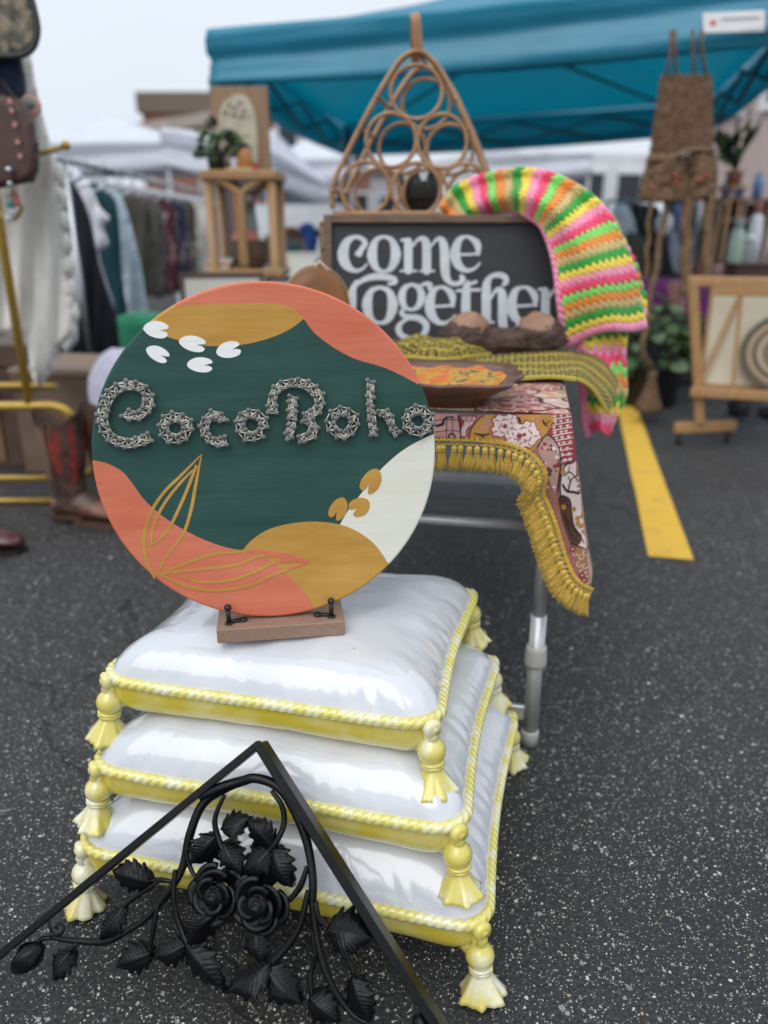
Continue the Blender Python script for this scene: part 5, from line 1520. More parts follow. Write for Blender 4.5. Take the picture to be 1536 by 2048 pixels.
# ================================================================== HELPERS FOR SOFT GOODS
def trace(px, Y, th, fold=.02, step=9, seed=0, smooth=4, tilt=0.0, freq=.12):
    """a hanging cloth: its outline at its own distance, filled out with depth and vertical folds"""
    o = cr(px, smooth, True) if smooth else px
    xs = [p[0] for p in o]; ys = [p[1] for p in o]
    gp = [(x, y) for x in range(int(min(xs)), int(max(xs)), step) for y in range(int(min(ys)), int(max(ys)), step) if pip(x, y, o)]
    V, T, G = region2d([o], gp)
    edge = [Vector(q) for q in o]
    y0 = min(ys); H = max(ys) - y0
    mb = MB()
    n = len(V)
    def dep(x, y):
        d = min((Vector((x, y)) - e).length for e in edge)
        s = min(1, d / 16)
        return math.sqrt(max(0, 1 - (1 - s) ** 2))
    F_, B_ = [], []
    for x, y in V:
        k = dep(x, y); w = fold * (math.sin(x * freq * 2 + seed + .012 * y) + .6 * math.sin(x * freq * 4.3 + 2 * seed)) * min(1, (y - y0) / max(1, H) + .25)
        yy = Y + tilt * (y - y0) / max(1, H)
        F_.append(at(x, y, yy - th * .5 * k + w * .5)); B_.append(at(x, y, yy + th * .5 * k + w * .5))
    fs = [tuple(t) for t in T] + [tuple(n + i for i in t[::-1]) for t in T]
    cnt = {}
    for t in T:
        for a, c in ((t[0], t[1]), (t[1], t[2]), (t[2], t[0])): cnt.setdefault((min(a, c), max(a, c)), []).append((a, c))
    for l in cnt.values():
        if len(l) == 1: a, c = l[0]; fs.append((c, a, n + a, n + c))
    return mb.add(F_ + B_, fs, 0, True)
def cloth_mat(name, c, k=1.25, sc=14, c3=None, lo=.4, hi=.6): return mat(name, c, .88, tuple(min(.9, q * k) for q in c), sc, bump=(260, .4, .002), sheen=.1, c3=c3, lo=lo, hi=hi)
M_WIRE = mat('hanger_wire', (.30, .30, .32), .35, metal=.8)
M_BRASS = mat('brass_tube', (.40, .245, .030), .38, (.48, .31, .05), 8, metal=.35, coat=.2)
M_CHROME = mat('chrome_rail', (.45, .46, .48), .25, metal=.9)

# ================================================================== CLOTHES RACK ON THE LEFT
rA, rB = at(112, 316, 4.0), at(408, 387, 8.2); rB.z = rA.z
rackL = thing('clothes_rack', ((rA.x + rB.x) / 2, (rA.y + rB.y) / 2, 0), 'long metal clothes rack packed with garments in front of the white canopy', 'clothes rack')
b = MB(); b.tube([rA, rB], .014, 10); b.build('rail', [M_CHROME], rackL)
for p in (rA + Vector((0, .1, 0)), rB - Vector((0, .1, 0))):
    b = MB(); b.tube([p, Vector((p.x, p.y, .05))], .013, 10); b.build('upright', [M_CHROME], rackL)
    b = MB(); b.tube([Vector((p.x - .25, p.y, .04)), Vector((p.x + .25, p.y, .04))], .014, 10); b.build('foot_bar', [M_CHROME], rackL)
GARM = [
 ('shirt', 4.20, [(96, 345), (120, 350), (130, 420), (140, 470), (158, 505), (162, 560), (156, 640), (150, 690), (105, 690)], (.66, .66, .74), 'white long shirt hanging nearest on the rack, behind the lace dress', 'shirt'),
 ('jacket', 4.45, [(104, 352), (140, 360), (166, 398), (184, 450), (200, 530), (226, 610), (246, 690), (190, 715), (120, 700), (112, 480)], (.006, .008, .014), 'black jacket hanging on the rack between two white tops', 'jacket'),
 ('ruffled_blouse', 4.8, [(128, 336), (152, 340), (172, 362), (190, 392), (200, 415), (219, 436), (207, 455), (217, 488), (200, 505), (207, 545), (229, 618), (212, 628), (192, 560), (180, 500), (170, 440), (152, 385)], (.66, .66, .78), 'white blouse with a ruffled sleeve hanging on the clothes rack', 'blouse'),
 ('teal_dress', 5.15, [(178, 372), (214, 384), (232, 404), (240, 460), (246, 560), (258, 640), (252, 694), (195, 694), (180, 520)], (.003, .036, .048), 'dark teal dress hanging beside the white ruffled blouse', 'dress'),
 ('pale_blue_shirt', 5.45, [(200, 372), (236, 384), (254, 424), (272, 490), (286, 560), (296, 650), (272, 664), (250, 600), (236, 500), (224, 430)], (.42, .52, .58), 'pale blue shirt with its sleeve hanging down on the clothes rack', 'shirt'),
 ('olive_coat', 5.9, [(228, 380), (270, 390), (298, 412), (308, 470), (314, 580), (262, 580), (246, 450)], (.050, .046, .034), 'olive brown coat hanging on the clothes rack', 'coat'),
 ('grey_coat', 6.3, [(262, 388), (305, 397), (324, 430), (334, 580), (296, 580), (284, 440)], (.075, .068, .066), 'charcoal grey coat hanging beyond the olive one', 'coat'),
 ('burgundy_dress', 6.7, [(292, 392), (338, 402), (352, 440), (356, 575), (314, 575), (306, 440)], (.060, .012, .022), 'burgundy dress hanging in the dark part of the rack', 'dress'),
 ('navy_blouse', 7.1, [(316, 396), (362, 404), (374, 450), (378, 570), (336, 570), (330, 440)], (.018, .022, .055), 'navy top with pale print near the far end of the rack', 'top'),
 ('floral_dress', 7.5, [(334, 398), (384, 404), (392, 450), (394, 570), (356, 570), (350, 440)], (.06, .055, .05), 'dark floral dress near the far end of the rack', 'dress'),
 ('cream_dress', 7.9, [(350, 398), (394, 402), (404, 450), (406, 570), (378, 570), (372, 440)], (.50, .46, .40), 'cream dress at the far end of the rack', 'dress')]
def hang(name, Y, px, c, label, cat, bar_a, bar_b, grp, c3=None):
    q = (Y - bar_a.y) / (bar_b.y - bar_a.y) if abs(bar_b.y - bar_a.y) > .5 else None
    cx = sum(p[0] for p in px) / len(px)
    hp = bar_a.lerp(bar_b, q) if q is not None else Vector((at(cx, 450, Y).x, Y, bar_a.z))
    t = thing(name, hp - EZ * .02, label, cat, grp)
    k = dict(k=1.35, sc=9)
    if name in ('navy_blouse', 'floral_dress', 'burgundy_dress'): k = dict(k=1.4, sc=16, c3=(.42, .34, .30), lo=.42, hi=.56)
    trace(px, Y, .09, .035, 9, seed=Y * 3).build('body', [cloth_mat(name + '_cloth', c, **k)], t)
    ytop = min(p[1] for p in px); tx = [p[0] for p in px if p[1] < ytop + 25]
    l, r_ = at(min(tx), ytop + 14, Y), at(max(tx), ytop + 14, Y)
    b = MB(); n_ = Vector((hp.x, hp.y, hp.z - .05))
    b.tube([l, n_ - EZ * .012, r_], .004, 6); b.tube([n_ - EZ * .012, n_ + EZ * .04, hp + Vector((.012, 0, .022)), hp + Vector((-.005, 0, .030)), hp + Vector((-.02, 0, .012))], .003, 6)
    b.build('hanger', [M_WIRE], t)
    return t
for (nm, Y, px, c, lab, cat) in GARM: hang(nm, Y, px, c, lab, cat, rA, rB, 'garments hanging on the left clothes rack')
# more hangers' shoulders and collars crowd the rail
for k in range(12):
    y_ = 4.35 + k * .33; q = (y_ - rA.y) / (rB.y - rA.y); p = rA.lerp(rB, q)
    t = tag(MB().tube([p + Vector((-.02, 0, .006)), p + Vector((0, 0, .026)), p + Vector((.018, 0, .010)), p + Vector((.004, 0, -.03)), p + Vector((.004, 0, -.06))], .0035, 6).tube([p + Vector((.21, 0, -.13)), p + Vector((.004, 0, -.06)), p + Vector((-.21, 0, -.13))], .008, 6)
            .build('clothes_hanger', [mat('hanger_plastic', (.55, .56, .60), .4) if k == 0 else bpy.data.materials['hanger_plastic']], None, Matrix.Translation(p)), 'empty pale hanger hooked on the crowded clothes rail', 'hanger', 'empty hangers on the clothes rail')

# ================================================================== BRASS STAND WITH BAGS, LACE DRESS
SYY = 2.9
pb = at(59, 812, SYY)
stand2 = thing('brass_stand', (pb.x, SYY, 0), 'yellow brass tube stand with hooked arms and low rounded base frame', 'display stand')
b = MB(); b.tube([pb, Vector((pb.x, SYY, 1.98))], .016, 12); b.build('pole', [M_BRASS], stand2)
arm_root = Vector((pb.x, SYY, at(60, 345, SYY).z))
b = MB(); e = at(132, 291, SYY - .05); b.tube([arm_root, arm_root.lerp(e, .5) + EZ * .004, e], .0085, 8); b.ball(e, .015); b.build('arm', [M_BRASS], stand2)
b = MB(); r0 = Vector((pb.x, SYY, at(10, 400, SYY).z)); b.tube([Vector(p) for p in cr([tuple(r0), tuple(at(8, 436, SYY - .06)), tuple(at(32, 436, SYY - .09)), tuple(at(45, 412, SYY - .1))], 6)], .007, 8); b.build('hook', [M_BRASS], stand2)
b = MB(); r0 = Vector((pb.x, SYY, 1.86)); e2 = at(20, -30, SYY - .12); b.tube([r0, e2], .0085, 8); b.ball(e2, .014); b.build('arm', [M_BRASS], stand2)
zr = pb.z
xr = at(142, 815, SYY).x
b = MB(); pts = cr([(pb.x - .55, SYY, zr), (pb.x, SYY, zr), (xr - .07, SYY, zr), (xr - .015, SYY, zr - .025), (xr, SYY, zr - .09), (xr, SYY, zr - .25), (xr, SYY, .012)], 6); b.tube(pts, .018, 12); b.build('base_rail', [M_BRASS], stand2)
b = MB(); pts = cr([(pb.x - .55, SYY + .40, zr), (pb.x, SYY + .40, zr), (xr - .07, SYY + .40, zr), (xr - .015, SYY + .40, zr - .025), (xr, SYY + .40, zr - .09), (xr, SYY + .40, zr - .25), (xr, SYY + .40, .012)], 6); b.tube(pts, .014, 12); b.build('base_rail', [M_BRASS], stand2)
for z in (.11, .014): 
    b = MB(); b.tube([(pb.x - .55, SYY, z), (xr, SYY, z)], .011, 10); b.build('lower_rail', [M_BRASS], stand2)
for x in (pb.x - .55, xr):
    b = MB(); b.tube([(x, SYY, .11), (x, SYY + .40, .11)], .010, 8); b.build('side_rail', [M_BRASS], stand2)
b = MB(); b.tube([(pb.x - .55, SYY, zr), (pb.x - .55, SYY, .012)], .016, 10); b.build('base_post', [M_BRASS], stand2)

M_TAPE = mat('tapestry', (.10, .09, .075), .85, (.30, .25, .18), 26, bump=(300, .6, .002), lo=.40, hi=.58, c3=(.30, .085, .10))
t = thing('tapestry_bag', at(20, 20, 2.78), 'floral tapestry bag hanging highest on the brass stand', 'bag')
trace([(-70, -90), (10, -95), (50, -40), (72, 30), (76, 70), (62, 104), (20, 114), (-70, 108)], 2.78, .11, .008, 10).build('body', [M_TAPE], t)
M_DKTRIM = mat('dark_trim', (.028, .03, .03), .6)
b = MB(); b.tube([at(x, y, 2.725) for x, y in cr([(-60, 106), (20, 112), (60, 102), (75, 68), (70, 25), (50, -40), (20, -90)], 6)], .010, 8); b.build('piping', [M_DKTRIM], t)
b = MB(); b.tube([at(-30, -80, 2.78), at(0, -160, 2.8), at(40, -70, 2.78)], .008, 8); b.build('handle', [M_DKTRIM], t)
t = thing('navy_bag', at(15, 150, 2.84), 'navy fabric bag hanging between tapestry and brown bags', 'bag')
trace([(-60, 100), (30, 105), (48, 140), (52, 190), (30, 215), (-60, 215)], 2.84, .09, .01, 9).build('body', [cloth_mat('navy_cloth', (.012, .018, .045), 1.6)], t)
b = MB(); b.tube([at(10, 110, 2.84), at(15, 60, 2.86), at(30, 110, 2.84)], .006, 6); b.build('strap', [M_DKTRIM], t)
M_BRLE = mat('brown_leather', (.055, .024, .020), .5, (.085, .040, .034), 8, bump=(120, .3, .002))
t = thing('brown_leather_bag', at(20, 290, 2.76), 'brown leather bag studded with pink stars on the brass stand', 'bag')
body = trace([(-70, 192), (20, 192), (48, 205), (66, 235), (76, 280), (79, 330), (72, 356), (55, 366), (-70, 368)], 2.76, .12, .004, 10).build('body', [M_BRLE], t)
M_STAR = mat('pink_star', (.50, .25, .22), .6)
for sx, sy in ((20, 202), (24, 221), (30, 249), (36, 284), (41, 312)):
    c = at(sx, sy, 2.692); b = MB()
    V_ = [c + Vector(((.0105 if k % 2 == 0 else .0048) * math.sin(k * PI / 5), 0, (.0105 if k % 2 == 0 else .0048) * math.cos(k * PI / 5))) for k in range(10)]
    b.add(V_ + [p - Vector((0, .004, 0)) for p in V_], [tuple(range(10)), tuple(range(10, 20))[::-1]] + [(i, (i + 1) % 10, 10 + (i + 1) % 10, 10 + i) for i in range(10)], 0, False)
    b.build('star', [M_STAR], body)
b = MB(); b.tube([at(-40, 195, 2.76), at(-10, 140, 2.80), at(35, 205, 2.76)], .007, 8); b.build('strap', [M_DKTRIM], t)
b = MB(); b.ball(at(18, 340, 2.69), .012); b.ball(at(20, 368, 2.69), .010); b.build('clasp', [M_CHROME], body)
t = thing('beaded_charm', at(22, 410, 2.78), 'small white and turquoise beaded charm hanging on the lower brass hook', 'charm')
for k, (x, y, c) in enumerate(((20, 398, 0), (22, 410, 1), (26, 424, 0), (18, 436, 0), (34, 404, 2), (30, 392, 2))):
    b = MB(); b.ball(at(x, y, 2.78), .014); b.build('bead', [[mat('white_bead', (.6, .62, .6), .3), mat('turquoise_bead', (.06, .32, .30), .3), mat('coral_bead', (.55, .22, .17), .3)][c]], t)
b = MB(); b.tube([at(24, 380, 2.79), at(22, 440, 2.78)], .003, 6); b.build('cord', [M_DKTRIM], t)
t = thing('round_key_fob', at(60, 210, 2.80), 'pink and grey round fob hanging by the brown leather bag', 'fob')
b = MB(); b.ball(at(62, 212, 2.80), (.032, .012, .034), 16, 10, rot=rotz(.3)); b.build('disc', [mat('fob_pink', (.48, .26, .20), .6, (.55, .34, .27), 12)], t)
b = MB(); b.ball(at(56, 206, 2.785), (.022, .010, .016), 16, 10); b.build('patch', [mat('fob_grey', (.16, .17, .17), .6)], t)

def lace():
    m = mat('ivory_lace', (.66, .64, .59), .85, (.76, .74, .70), 30, (1, 1, .35), bump=(150, .8, .006), lo=.35, hi=.65)
    return m
t = thing('lace_dress', at(95, 110, 3.05), 'long ivory lace dress hanging from the brass stand', 'dress')
trace([(45, 92), (60, 104), (72, 170), (88, 240), (108, 310), (122, 380), (132, 470), (142, 560), (152, 655), (146, 668), (120, 700), (96, 752), (78, 772), (62, 745), (52, 690), (20, 668), (-60, 672), (-60, 400), (-20, 250), (20, 110)], 3.05, .12, .03, 10, freq=.055).build('body', [lace()], t)
for sx, lab in ((118, 0), (60, 1)):
    pass
b = MB()
for k in range(7):
    yy = 350 + k * 46; x = interp(cr([(112, 320), (122, 380), (132, 470), (142, 560), (150, 640)], 5), yy)
    b.ball(at(x - 6, yy, 3.02), (.030, .03, .040), 10, 8, rf=lambda d: 1 + .3 * noise.noise(d * 4))
b.build('frill', [bpy.data.materials['ivory_lace']], t)
b = MB(); tp = at(40, 95, 3.05); b.tube([tp, Vector((tp.x + .02, 3.0, 1.80)), Vector((pb.x, SYY + .02, 1.86))], .004, 6); b.build('hanger', [M_WIRE], t)

# ================================================================== FLOOR THINGS, LEFT
def simple_box(name, c, size, ang, m, label, cat, lidh=.0, lidm=None, group=None, bev=.006, extra=None):
    t = thing(name, (c[0], c[1], c[2] - size[2] / 2), label, cat, group)
    R_ = rotz(ang); b = MB(); b.box((c[0], c[1], c[2] - lidh / 2), (size[0], size[1], size[2] - lidh), R_, bev); b.build('body', [m], t)
    if lidh:
        b = MB(); b.box((c[0], c[1], c[2] + size[2] / 2 - lidh / 2 + .001), (size[0] + .012, size[1] + .012, lidh), R_, bev); b.build('lid', [lidm or m], t)
    if extra: extra(t, R_)
    return t
M_TRUNK = mat('brown_trunk', (.060, .033, .024), .6, (.095, .055, .04), 6, bump=(40, .4))
M_STRAPL = mat('tan_strap', (.20, .11, .06), .6)
def trunk_extra(t, R_):
    for x in (-2.05, -1.75):
        b = MB(); b.box((x, 3.394, .28), (.035, .010, .50), None, .002); b.build('strap', [M_STRAPL], t)
        b = MB(); b.box((x, 3.384, .34), (.05, .012, .04), None, .003); b.build('buckle', [M_WIRE], t)
simple_box('travel_trunk', (-1.95, 3.62, .28), (.72, .44, .56), 0, M_TRUNK, 'dark brown travel trunk with tan straps behind the brass stand', 'trunk', .10, None, extra=trunk_extra)
M_CARD = mat('cardboard', (.13, .085, .06), .8, (.18, .12, .085), 6, bump=(60, .2))
p = at(130, 722, 3.45)
simple_box('cardboard_box', (-1.41, 3.50, .235), (.36, .42, .47), R(-8), M_CARD, 'tan cardboard box standing behind the boots', 'box', .03, mat('cardboard_lid', (.22, .15, .11), .8, (.28, .20, .15), 5))
M_LILAC = mat('lilac_print', (.42, .40, .52), .85, (.52, .50, .60), 30, bump=(160, .3), c3=(.33, .31, .42))
t = thing('lilac_cushion', (-1.02, 3.08, 0), 'plump lilac white patterned cushion on the ground left of the sign', 'cushion')
b = MB(); b.ball((-1.02, 3.08, .30), (.17, .13, .295), 40, 28, rf=lambda d: (abs(d.x) ** 3.2 + abs(d.y) ** 3.2 + abs(d.z) ** 3.2) ** (-1 / 3.2) * .96 + .07 * noise.noise(d * 2.5) + .02 * noise.noise(d * 8)); b.build('cover', [M_LILAC], t)
b = MB(); b.tube([(-1.02 + .171 * math.cos(a), 3.08 + .131 * math.sin(a), .30) for a in [k * PI / 16 for k in range(32)]], .006, 6, True); b.build('piping', [M_LILAC], t)
M_GRN = cloth_mat('green_cloth', (.010, .150, .080), 1.5, 4)
t = thing('green_draped_table', (-.98, 4.1, 0), 'low table draped with green cloth under the hanging garments', 'table')
b = MB()
def dr(u, v):
    s = (u - .5) * 2; 
    x = -1.03 + s * .34
    if v < .5: return Vector((x, 4.30 - .5 * v, .605 + .006 * math.sin(u * 20)))
    q = (v - .5) * 2; return Vector((x * 1.0, 4.05 - .03 * q - .02 * q * math.sin(u * 26), .605 - .58 * q))
b.sheet(dr, 50, 24, .006); b.build('cloth', [M_GRN], t)
b = MB(); b.box((-1.03, 4.2, .585), (.64, .26, .025)); b.build('table_top', [M_CRATE], t)
for sx in (-.28, .28):
    for y in (4.12, 4.28):
        b = MB(); b.box((-1.03 + sx, y, .285), (.03, .03, .57)); b.build('leg', [M_CRATE], t)

# boots
def boot(name, loc, ang, label, ms, grp=None, cut=None):
    t = thing(name, loc, label, 'boot', grp)
    Rm = rotz(ang); o = Vector(loc)
    P = lambda x, y, z: o + Rm @ Vector((x, y, z))
    b = MB()
    lev = [(.075, .066, .050, .0), (.115, .066, .050, -.006), (.16, .068, .053, -.010), (.22, .079, .060, -.010), (.29, .088, .067, -.008), (.36, .094, .071, -.006), (.40, .096, .072, -.004)]
    def sh(u, v):
        k = min(int(v * (len(lev) - 1)), len(lev) - 2); q = v * (len(lev) - 1) - k
        z, rx, ry, cx = [a * (1 - q) + c * q for a, c in zip(lev[k], lev[k + 1])]
        a = u * 2 * PI
        dip = .028 * math.cos(2 * a) * max(0, (v - .8) / .2)
        return P(cx + rx * math.cos(a) * (1 + .03 * noise.noise(Vector((math.cos(a) * 2, z * 9, ang)))), ry * math.sin(a), z + dip)
    b.grid(sh, 36, 24, 0, cu=True)
    shaft = b.build('shaft', [ms[0]], t)
    bb = MB()
    bb.grid(lambda u, v: sh(u, 1) + (o + Vector((0, 0, .4)) - sh(u, 1)) * 0.06 - EZ * .06 * v, 36, 2, 0, cu=True); bb.build('lining', [ms[3]], shaft)
    # foot
    b = MB(); secs = [(-.075, .020, .038, .060), (-.060, .046, .043, .085), (-.01, .050, .045, .105), (.05, .046, .044, .100), (.09, .046, .045, .078), (.14, .050, .046, .060), (.19, .046, .030, .046), (.225, .026, .03, .034), (.235, .008, .03, .024)]
    C2 = cr([(x, w, z0, h) for x, w, z0, h in secs], 4)
    n = 20; V = []; F = []
    for x, w, z0, h in C2:
        for j in range(n):
            a = 2 * PI * j / n
            z = .022 + (h) * .5 * (1 + math.sin(a)) if True else 0
            V.append(P(x, w * math.cos(a) * (1.0 if math.sin(a) < .2 else 1 - .25 * (math.sin(a) - .2)), z))
    for i in range(len(C2) - 1):
        for j in range(n): F.append((i * n + j, i * n + (j + 1) % n, (i + 1) * n + (j + 1) % n, (i + 1) * n + j))
    F.append(tuple(range(n))); F.append(tuple((len(C2) - 1) * n + j for j in range(n))[::-1])
    b.add(V, F, 0); b.build('foot', [ms[1]], t)
    b = MB()
    out = [(x, w + .006) for x, w, _, _ in C2 if x > .03]
    pl = [(x, w) for x, w in out] + [(x, -w) for x, w in out[::-1]]
    nn = len(pl); b.add([P(x, y, 0.001) for x, y in pl] + [P(x, y, .014) for x, y in pl], [tuple(range(nn))[::-1], tuple(range(nn, 2 * nn))] + [(i, (i + 1) % nn, nn + (i + 1) % nn, nn + i) for i in range(nn)], 0, False)
    b.add([P(x, y, .012 + .014 * (x < .04)) for x, y in [(-.08, .045), (.06, .045), (.06, -.045), (-.08, -.045)]] + [P(x, y, .030) for x, y in [(-.08, .045), (.06, .045), (.06, -.045), (-.08, -.045)]], [(0, 1, 2, 3), (4, 7, 6, 5), (0, 4, 5, 1), (1, 5, 6, 2), (2, 6, 7, 3), (3, 7, 4, 0)], 0, False)
    so = b.build('sole', [ms[2]], t)
    b = MB(); b.box(P(-.045, 0, .0145), (.066, .074, .027), Rm, .004); b.build('heel', [ms[2]], so)
    # inlaid panels up the shaft, pull straps at the top
    for a0, wd, v0, v1, mm in ((-1.35, .10, .45, .99, 4), (-.62, .07, .30, .95, 4), (-2.05, .12, .35, .97, 5), (.4, .10, .4, .97, 4), (1.7, .1, .4, .97, 4)):
        b = MB()
        def pn(u, v):
            vv = v0 + (v1 - v0) * v; w = wd * math.sin(PI * (.08 + .90 * v)) ** .6 * 1.3
            p = sh((a0 + (u - .5) * 2 * w * 2.2) / (2 * PI), vv); c = o + Rm @ Vector((-.006, 0, 0)); c.z = p.z
            return p + (p - c).normalized() * .0016
        b.grid(pn, 6, 14); b.build('inlay', [ms[mm]], shaft)
    for a0 in (-PI / 2, PI / 2):
        b = MB(); q = sh((a0 % (2 * PI)) / (2 * PI), .99); c = o.copy(); c.z = q.z; d = (q - c).normalized(); tt = d.cross(EZ)
        for s_ in (-.012, .012):
            b.bar(q + tt * s_ + d * .004 - EZ * .05, q + tt * s_ + d * .004 + EZ * .022, .004, .010, d)
        b.build('pull_strap', [ms[5]], shaft)
    return t
M_BT = [mat('boot_brown', (.034, .020, .015), .5, (.105, .055, .04), 22, bump=(80, .5, .002), lo=.4, hi=.62, coat=.1), mat('boot_foot', (.075, .045, .033), .5, (.21, .085, .055), 14, bump=(80, .5, .002), coat=.1, lo=.42, hi=.6),
        mat('boot_sole', (.090, .045, .030), .6), mat('boot_lining', (.13, .08, .055), .8), mat('boot_red', (.34, .035, .030), .55, (.10, .028, .02), 26), mat('boot_tan', (.17, .10, .07), .6)]
p = atz(138, 1052, 0)
boot('cowboy_boot', (p.x, p.y + .06, 0), R(-14), 'nearer brown cowboy boot with red inlays left of the round sign', M_BT, 'pair of cowboy boots')
boot('cowboy_boot', (p.x + .135, p.y + .15, 0), R(-20), 'farther brown cowboy boot with red inlays half behind the round sign', M_BT, 'pair of cowboy boots')
M_BT2 = [mat('grey_boot', (.16, .17, .16), .5, (.22, .22, .20), 20), mat('oxblood', (.060, .007, .010), .22, coat=.5), mat('dark_sole', (.012, .010, .010), .6), M_BT[3], mat('pale_inlay', (.3, .31, .28), .6), M_BT[5]]
p = atz(-62, 1100, 0)
boot('oxblood_boot', (p.x - .03, p.y + .02, 0), R(-10), 'glossy oxblood toed boot at the left edge of the picture', M_BT2)

# ================================================================== RATTAN SHELF AND WHAT IT HOLDS
EY_ = 4.15
M_RATD = mat('honey_rattan', (.30, .165, .065), .5, (.38, .22, .10), 14, (4, 4, 1), bump=(60, .3), coat=.15)
eL, eR = at(408, 340, EY_), at(546, 340, EY_)
eW = eR.x - eL.x; zt_ = eL.z; ED = .32
et = thing('rattan_shelf', ((eL.x + eR.x) / 2, EY_ + ED / 2, 0), 'tall honey coloured rattan shelf with arched braces left of the lettered sign', 'shelf')
for x in (eL.x + .012, eR.x - .012):
    for y in (EY_ + .012, EY_ + ED - .012):
        b = MB(); b.tube([(x, y, .001), (x, y, zt_ - .03)], .024, 12); b.build('post', [M_RATD], et)
zlow = at(470, 548, EY_).z
for z in (zt_ - .023, zlow, .18):
    b = MB(); b.box(((eL.x + eR.x) / 2, EY_ + ED / 2, z), (eW + .05, ED + .05, .046), None, .008); b.build('shelf_board', [M_RATD], et)
for y in (EY_ + .004, EY_ + ED - .004):
    for sx in (-1, 1):
        xm = (eL.x + eR.x) / 2; b = MB()
        pts = cr([(xm + sx * .008, y, zlow + .02), (xm + sx * .008, y, zt_ - .14), (xm + sx * .03, y, zt_ - .09), (xm + sx * (eW * .32), y, zt_ - .045), (xm + sx * (eW / 2 - .02), y, zt_ - .04)], 6)
        b.tube(pts, .017, 10); b.build('arched_brace', [M_RATD], et)
M_PANW = mat('pale_wood_panel', (.24, .15, .085), .7, (.31, .20, .12), 6, (8, 8, 1), bump=(50, .2))
M_PCR = mat('cream_arch', (.50, .45, .35), .75, (.40, .35, .27), 22, lo=.5, hi=.62)
pl_, pr_ = at(428, 330, EY_ + .20), at(541, 330, EY_ + .20); pt_ = at(485, 172, EY_ + .20).z
pn = thing('arched_panel', ((pl_.x + pr_.x) / 2, EY_ + .22, zt_), 'upright wooden panel with a cream arched picture on the rattan shelf', 'panel')
b = MB(); b.box(((pl_.x + pr_.x) / 2, EY_ + .225, (zt_ + pt_) / 2 + .002), (pr_.x - pl_.x, .03, pt_ - zt_ - .002), None, .004); b.build('board', [M_PANW], pn)
fy = EY_ + .208
arch = cr([(440, 325), (436, 265), (442, 215), (462, 192), (478, 188), (494, 194), (508, 220), (514, 265), (516, 325)], 5)
b = MB(); V, T, G = region2d([arch]); extrude2d(b, V, T, lambda x, y, h: at(x, y, fy - h), .006); b.build('arch_picture', [M_PCR], pn)
M_INK = mat('dark_drawing', (.12, .11, .09), .8)
b = MB()
for x, y in ((458, 210), (470, 216), (480, 206), (488, 222), (468, 230), (484, 234), (450, 226)):
    b.tube([at(x - 4, y + 3, fy - .0075), at(x, y - 3, fy - .0085), at(x + 5, y + 2, fy - .0075)], .004, 5)
b.build('drawing', [M_INK], pn)
M_LEAFG = mat('green_leaf', (.055, .120, .038), .6, (.10, .19, .065), 12, sheen=.1, trans=.2)
M_LEAFP = mat('pale_green_leaf', (.13, .21, .10), .6, (.22, .31, .17), 9, trans=.2)
M_LEAFD = mat('dark_green_leaf', (.016, .035, .015), .55, (.035, .06, .025), 9, trans=.15)
def leaf_mesh(L, W, m, seed=0):
    b = MB()
    b.sheet(lambda u, v: Vector(((u - .5) * 2 * W * math.sin(PI * min(1, .03 + v * .97)) ** .8, L * v, .18 * L * math.sin(PI * v * .9) - .25 * W * ((u - .5) * 2) ** 2)), 4, 6, .0015)
    return b.mesh('leaf', [m])
def foliage(t, ctr, rad, n, meshes, seed, up=.3, stems=None, root=None):
    rnd = random.Random(seed)
    for k in range(n):
        d = Vector((rnd.gauss(0, 1), rnd.gauss(0, 1), rnd.gauss(0, 1) + up)).normalized()
        q = Vector(ctr) + Vector((d.x * rad[0], d.y * rad[1], d.z * rad[2])) * rnd.uniform(.45, 1.0)
        z = (d + Vector((rnd.uniform(-.6, .6), rnd.uniform(-.6, .6), rnd.uniform(-.2, .8)))).normalized()
        y = Vector((d.x + rnd.uniform(-.6, .6), d.y + rnd.uniform(-.6, .6), rnd.uniform(-.6, .4))).normalized()
        x = y.cross(z).normalized(); z = x.cross(y)
        s = rnd.uniform(.7, 1.25)
        link('leaf', rnd.choice(meshes), Matrix.Translation(q) @ Matrix((x, y, z)).transposed().to_4x4() @ Matrix.Scale(s, 4), t)
pt = thing('potted_fern', at(436, 325, EY_ + .06), 'bushy green plant in a dark pot at the left of the rattan shelf top', 'plant')
pc_ = at(432, 322, EY_ + .07); pc_.z = zt_ + .001
b = MB(); b.lathe([(.038, 0), (.046, .07), (.05, .085), (.045, .088), (.01, .08)], 18, pc_); b.build('pot', [mat('dark_pot', (.02, .022, .02), .5)], pt)
lm = [leaf_mesh(.06, .020, M_LEAFG), leaf_mesh(.06, .022, M_LEAFP), leaf_mesh(.055, .018, M_LEAFD)]
foliage(pt, pc_ + EZ * .12 + Vector((.03, 0, 0)), (.105, .07, .09), 70, lm, 4)
def jar(name, c, r, h, m, label, cat, top=None, tm=None, grp=None, prof=None):
    t = thing(name, c, label, cat, grp)
    p = prof or [(.8, 0), (1, .04), (1, .62), (.8, .80), (.5, .86)]
    b = MB(); b.lathe([(r * a, h * z_ + .0005) for a, z_ in p], 20, c); b.build('body', [m], t)
    if top: b = MB(); b.lathe([(r * .55, 0), (r * .6, h * .01), (r * .6, h * .14), (r * .3, h * .16)], 18, Vector(c) + EZ * (h * p[-1][1] + .001)); b.build('lid', [tm], t)
    return t
c = at(489, 322, EY_ + .06); c.z = zt_
jar('orange_bottle', c, .036, .12, mat('amber_glass', (.42, .16, .03), .25, (.50, .22, .06), 12, coat=.4), 'squat orange bottle with a dark cap on the rattan shelf', 'bottle', True, mat('black_cap', (.02, .02, .025), .5))
